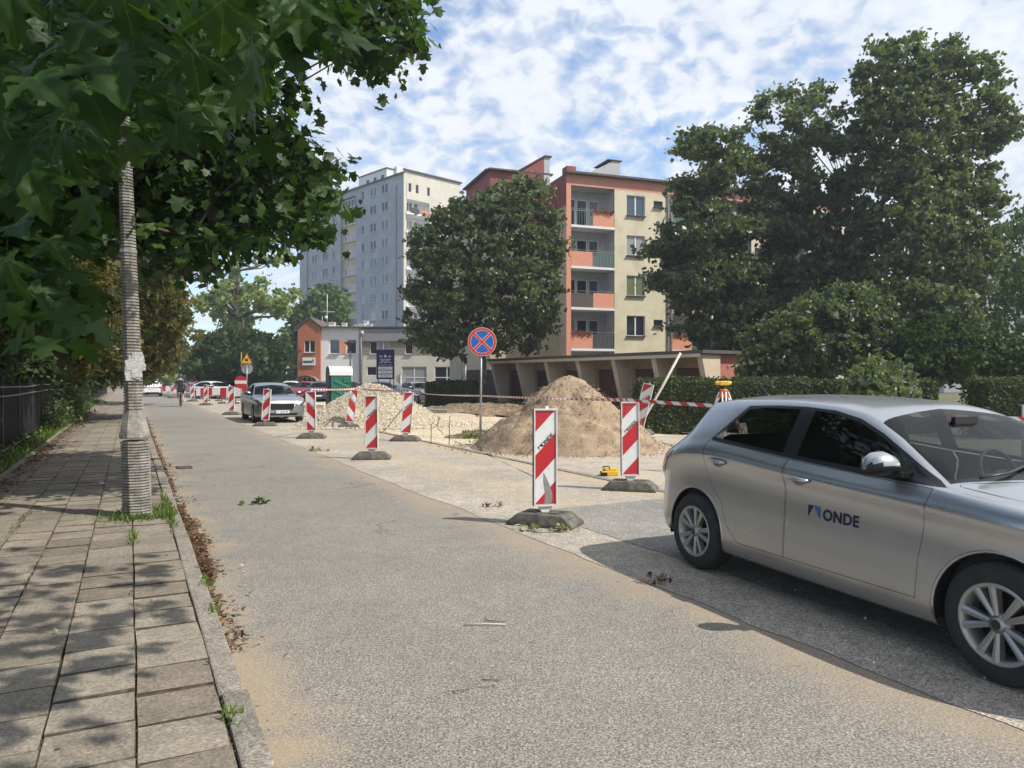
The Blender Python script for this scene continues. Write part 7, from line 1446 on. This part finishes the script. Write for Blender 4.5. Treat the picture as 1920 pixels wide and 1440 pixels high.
board(413, 436, 727, 746, 49, 'red and white board left of the larger no-entry sign'); board(438, 470, 727, 743, 48.5, 'red and white board under the larger no-entry sign', first=1); board(368, 384, 728, 742, 60, 'red and white board right of the smaller no-entry sign', first=1); board(354, 368, 724, 740, 65, 'red and white board under the smaller no-entry sign'); board(384, 412, 727, 741, 55, 'chevron coloured board in the middle of the closure')
board(296, 318, 724, 734, 92, 'farthest red and white boards beyond the white saloon', first=1)
# flashing hazard warning triangle and the other far signs
wo_, zw, rw = round_back(463, 691, 57, 10.5, 'yellow triangular crossroads warning sign above the grey back of a round sign')
wo_.name = 'warning_sign'; d = 57; zt_ = CH - (663 - HY) / FP * d; zb_ = CH - (681.5 - HY) / FP * d; wt = 21.5 / FP * d
mb = MB(); mb.prism([(-wt / 2, zb_), (wt / 2, zb_), (0, zt_)], -.06, -.04, lambda u, v, h: (u, h, v)); mb.build('triangle_edge', 'sign_red', wo_, recalc=True); mb = MB(); mb.prism([(-wt * .42, zb_ + .04), (wt * .42, zb_ + .04), (0, zt_ - .09)], -.066, -.061, lambda u, v, h: (u, h, v)); mb.build('triangle_face', 'sign_yellow', wo_, recalc=True)
mb = MB(); 
for a_ in (40, -40): mb.box((0, -.072, (zb_ * .64 + zt_ * .36)), (.34, .008, .09), M=Matrix.Rotation(R(a_), 3, 'Y'))
mb.build('cross_symbol', 'ink', wo_); mb = MB(); mb.tube([(0, 0, zw), (0, 0, zt_)], .035, 6); mb.build('upper_post', 'galv', wo_)
mb = MB(); mb.add([(-.5, .1, zb_ - .3), (-.42, .1, zb_ - .3), (-.42, .1, zt_ + .1), (-.5, .1, zt_ + .1)], [(0, 1, 2, 3)]); mb.build('side_plate', 'sign_yellow', wo_)
def plate_sign(px, py, d, wpx, hpx, m_, label, sym=None):
    o = empty('traffic_sign', Vector(((px - 960) / FP * d, d, 0)), label, 'traffic sign'); z = CH - (py - HY) / FP * d; W_, H_ = wpx / FP * d, hpx / FP * d; mb = MB(); mb.tube([(0, 0, 0), (0, 0, z)], .04, 6); mb.build('post', 'galv', o); mb = MB(); mb.box((0, -.06, z), (W_, .03, H_)); mb.build('plate', m_, o)
    if sym: mb = MB(); mb.box((0, -.08, z), (W_ * .95, .01, H_ * .09), M=Matrix.Rotation(R(-45), 3, 'Y')); mb.build('slash', 'ink', o)
    return o
plate_sign(350, 701, 85, 11, 10, 'sheet_white', 'white end-of-zone sign with a black slash above the smaller no-entry sign', True)
plate_sign(294, 703, 110, 6, 8, 'sign_blue', 'small blue and red sign above the white saloon'); plate_sign(321, 708, 120, 5, 6, 'sign_blue', 'small blue sign on the far lamp, left'); plate_sign(339, 706, 118, 6, 5, 'sign_blue', 'small blue sign above the cyclist')
plate_sign(537, 688, 70, 12, 5, 'sheet_white', 'street name plate on a post left of the orange gable'); plate_sign(873, 676, 46, 6, 12, 'lamp_dark', 'dark box on a post in front of the right end of the white building')
plate_sign(848, 696, 74, 5.5, 9, 'sign_blue', 'blue parking sign in front of the ground floor windows')
# ---------------------------------------------------------------- cyclist
cp = gp(338.5, 762.5); cy = empty('bicycle', cp, 'dark bicycle ridden away from the camera down the middle of the road', 'bicycle', rz=math.atan2(US.y, US.x) - math.pi / 2)
# local: +y is forward
for y in (-.52, .52):
    mb = MB(); th = np.linspace(0, 2 * math.pi, 29); mb.tube([(0, y + .33 * math.cos(a_), .345 + .33 * math.sin(a_)) for a_ in th], .016, 6, caps=False); wh_ = mb.build('wheel', 'tyre', cy); mb = MB()
    for a_ in np.linspace(0, math.pi, 8, endpoint=False): mb.tube([(0, y - .32 * math.cos(a_), .345 - .32 * math.sin(a_)), (0, y + .32 * math.cos(a_), .345 + .32 * math.sin(a_))], .003, 4)
    mb.build('spokes', 'galv', wh_)
mb = MB()
for a, b_ in (((0, -.52, .345), (0, -.12, .30)), ((0, -.52, .345), (0, -.22, .82)), ((0, -.12, .30), (0, -.25, .95)), ((0, -.12, .30), (0, .38, .82)), ((0, -.22, .80), (0, .36, .88)), ((0, .52, .345), (0, .36, .98))): mb.tube([a, b_], .017, 6)
mb.build('frame', 'trim_black', cy); mb = MB(); mb.tube([(-.32, .30, 1.02), (-.28, .38, 1.03), (.28, .38, 1.03), (.32, .30, 1.02)], .014, 6); mb.build('handlebar', 'trim_black', cy); mb = MB(); mb.box((0, -.27, .97), (.14, .26, .05)); mb.build('saddle', 'trim_black', cy, bevel=.02)
mb = MB(); mb.tube([(.09, -.12, .30), (.1, -.02, .17)], .01, 5); mb.tube([(-.09, -.12, .30), (-.1, -.22, .43)], .01, 5); mb.box((.15, -.02, .16), (.1, .08, .02)); mb.box((-.15, -.22, .44), (.1, .08, .02)); mb.build('pedals', 'galv', cy)
def skin_fig(name, verts, edges, radii, m_, parent, loc=None, sub=2):
    me = bpy.data.meshes.new(name); me.from_pydata([tuple(v) for v in verts], edges, []); o = bpy.data.objects.new(name, me); C.objects.link(o); o.parent = parent; sk = o.modifiers.new('s', 'SKIN'); 
    for i, r_ in enumerate(radii): me.skin_vertices[0].data[i].radius = (r_, r_) if not hasattr(r_, '__len__') else r_
    me.skin_vertices[0].data[0].use_root = True; sb = o.modifiers.new('u', 'SUBSURF'); sb.levels = sub; sb.render_levels = sub; me.materials.append(MATS[m_]); 
    bpy.context.view_layer.update(); dg = bpy.context.evaluated_depsgraph_get(); m2 = bpy.data.meshes.new_from_object(o.evaluated_get(dg)); o.modifiers.clear(); o.data = m2; m2.materials.clear(); m2.materials.append(MATS[m_]); m2.polygons.foreach_set('use_smooth', [True] * len(m2.polygons)); return o
pe = empty('person', cp, 'cyclist in dark shorts with a black backpack and dark blue helmet, seen from behind', 'person', rz=cy.rotation_euler.z)
V = [(0, -.27, 1.03), (0, -.20, 1.20), (0, -.08, 1.38), (0, .02, 1.52), (0, .06, 1.60), (0, .08, 1.72), (0, .09, 1.80),
     (.20, .02, 1.47), (.30, .12, 1.24), (.31, .31, 1.06), (-.20, .02, 1.47), (-.30, .12, 1.24), (-.31, .31, 1.06),
     (.11, -.24, 1.0), (.14, .10, .74), (.13, -.10, .36), (.14, .0, .24), (-.11, -.24, 1.0), (-.15, .16, .92), (-.14, -.13, .58), (-.14, -.04, .48)]
E = [(0, 1), (1, 2), (2, 3), (3, 4), (4, 5), (5, 6), (3, 7), (7, 8), (8, 9), (3, 10), (10, 11), (11, 12), (0, 13), (13, 14), (14, 15), (15, 16), (0, 17), (17, 18), (18, 19), (19, 20)]
Rr_ = [(.15, .12), (.14, .11), (.16, .12), (.14, .10), .055, .095, .085, .065, .045, .035, .065, .045, .035, .10, .065, .045, .03, .10, .065, .045, .03]
body_ = skin_fig('body', V, E, Rr_, 'skin', pe)
skin_fig('shirt', [V[1], V[2], V[3], V[7], tuple((np.array(V[7]) + np.array(V[8])) / 2), V[10], tuple((np.array(V[10]) + np.array(V[11])) / 2), V[0]], [(0, 1), (1, 2), (2, 3), (3, 4), (2, 5), (5, 6), (0, 7)], [(.17, .14), (.19, .15), (.165, .13), .085, .07, .085, .07, (.165, .135)], 'cloth_black', pe)
skin_fig('shorts', [V[0], V[13], tuple(np.array(V[13]) * .35 + np.array(V[14]) * .65), V[17], tuple(np.array(V[17]) * .35 + np.array(V[18]) * .65)], [(0, 1), (1, 2), (0, 3), (3, 4)], [(.18, .15), .125, .085, .125, .085], 'cloth_black', pe)
mb = MB(); mb.box((0, -.20, 1.36), (.30, .17, .42), M=Matrix.Rotation(R(-22), 3, 'X')); mb.build('backpack', 'cloth_black', pe, bevel=.05)
mb = MB()
for sx_ in (-1, 1): mb.tube([(sx_ * .12, -.10, 1.52), (sx_ * .13, .02, 1.60), (sx_ * .14, .12, 1.46)], .022, 6); mb.box((sx_ * .165, -.04, 1.40), (.06, .10, .22))
mb.build('shirt_panel', 'cloth_mint', pe); mb = MB(); mb.lathe([(.125, 0), (.13, .05), (.11, .12), (.06, .16), (0, .17)], (0, .07, 1.76), 'z', 16); mb.build('helmet', 'helmet', pe)
for x, y, z in ((.14, .04, .20), (-.14, 0, .47)): mb = MB(); mb.box((x, y, z), (.09, .26, .08)); mb.build('shoe', 'cloth_mint', pe, bevel=.025)
# ---------------------------------------------------------------- twigs and wilted sprigs on the road
def sprig(px, py, n_k, spread, size, m_, label, seed):
    g = np.random.default_rng(seed); c_ = gp(px, py); P = np.array([(c_.x + g.normal() * spread, c_.y + g.normal() * spread * .5, .02 + g.random() * .04) for _ in range(n_k)]); V, F, tn = scatter(LEAF_STAR, P, g.normal(size=P.shape) * .6 + np.array([0, 0, .8]), size * g.uniform(.5, 1.3, n_k), g); tag(npmesh('leafy_sprig', V, F, m_, tone=tn), label, 'leafy sprig', 'wilted sprigs lying on the road')
sprig(490, 945, 16, .07, .09, 'leaf_mid', 'green leafy sprig lying alone on the asphalt', 1); sprig(997, 996, 26, .06, .045, 'leaf_wilted', 'wilted sprig at the left front of the nearest barrier foot', 2); sprig(1055, 997, 34, .045, .05, 'leaf_wilted', 'wilted sprig at the right front of the nearest barrier foot', 3); sprig(592, 846, 24, .13, .07, 'leaf_wilted', 'wilted sprig on the lane edge left of the gravel heap barrier', 4); sprig(1243, 1093, 34, .08, .035, 'leaf_fallen', 'clump of dead leaves near the rear wheel of the silver hatchback', 5); sprig(912, 952, 14, .05, .04, 'leaf_fallen', 'small dead twig cluster left of the nearest barrier', 6); sprig(940, 951, 12, .05, .04, 'leaf_wilted', 'small pale twig cluster beside the dead one left of the nearest barrier', 7)
for px, py, pts_, r_, lab in ((910, 1174, [(-.14, 0, .01), (.0, .01, .012), (.13, 0, .012)], .005, 'peeled stick lying on the asphalt in the middle of the road'), (915, 1168, [(-.02, .05, .012), (0, .01, .012), (.12, -.01, .012)], .004, 'thin dark twig crossing the peeled stick'), (922, 1277, [(-.05, 0, .008), (.05, 0, .008)], .003, 'short twig nearer the camera than the peeled stick'), (1000, 1000, [(-.02, .0, .01), (.3, .0, .01)], .004, 'thin twig beside the wilted sprigs')):
    mb = MB(); mb.tube(pts_, r_, 6); o = mb.build('twig', 'timber_pale' if r_ > .0045 else 'bark_pale'); o.location = gp(px, py); tag(o, lab, 'twig')
# added scattering volume standing in for lens veiling: far trees and blocks fade slightly
mh = bpy.data.materials.new('veil_haze'); mh.use_nodes = True; nh = mh.node_tree.nodes; nh.clear(); oh = nh.new('ShaderNodeOutputMaterial'); vh = nh.new('ShaderNodeVolumePrincipled'); vh.inputs['Color'].default_value = (.86, .92, 1, 1); vh.inputs['Density'].default_value = .0009; vh.inputs['Anisotropy'].default_value = .2; mh.node_tree.links.new(vh.outputs[0], oh.inputs['Volume']); MATS['veil_haze'] = mh
mb = MB(); mb.box((0, 195, 22), (850, 540, 46.2)); tag(mb.build('veil_haze', 'veil_haze'), kind='stuff')
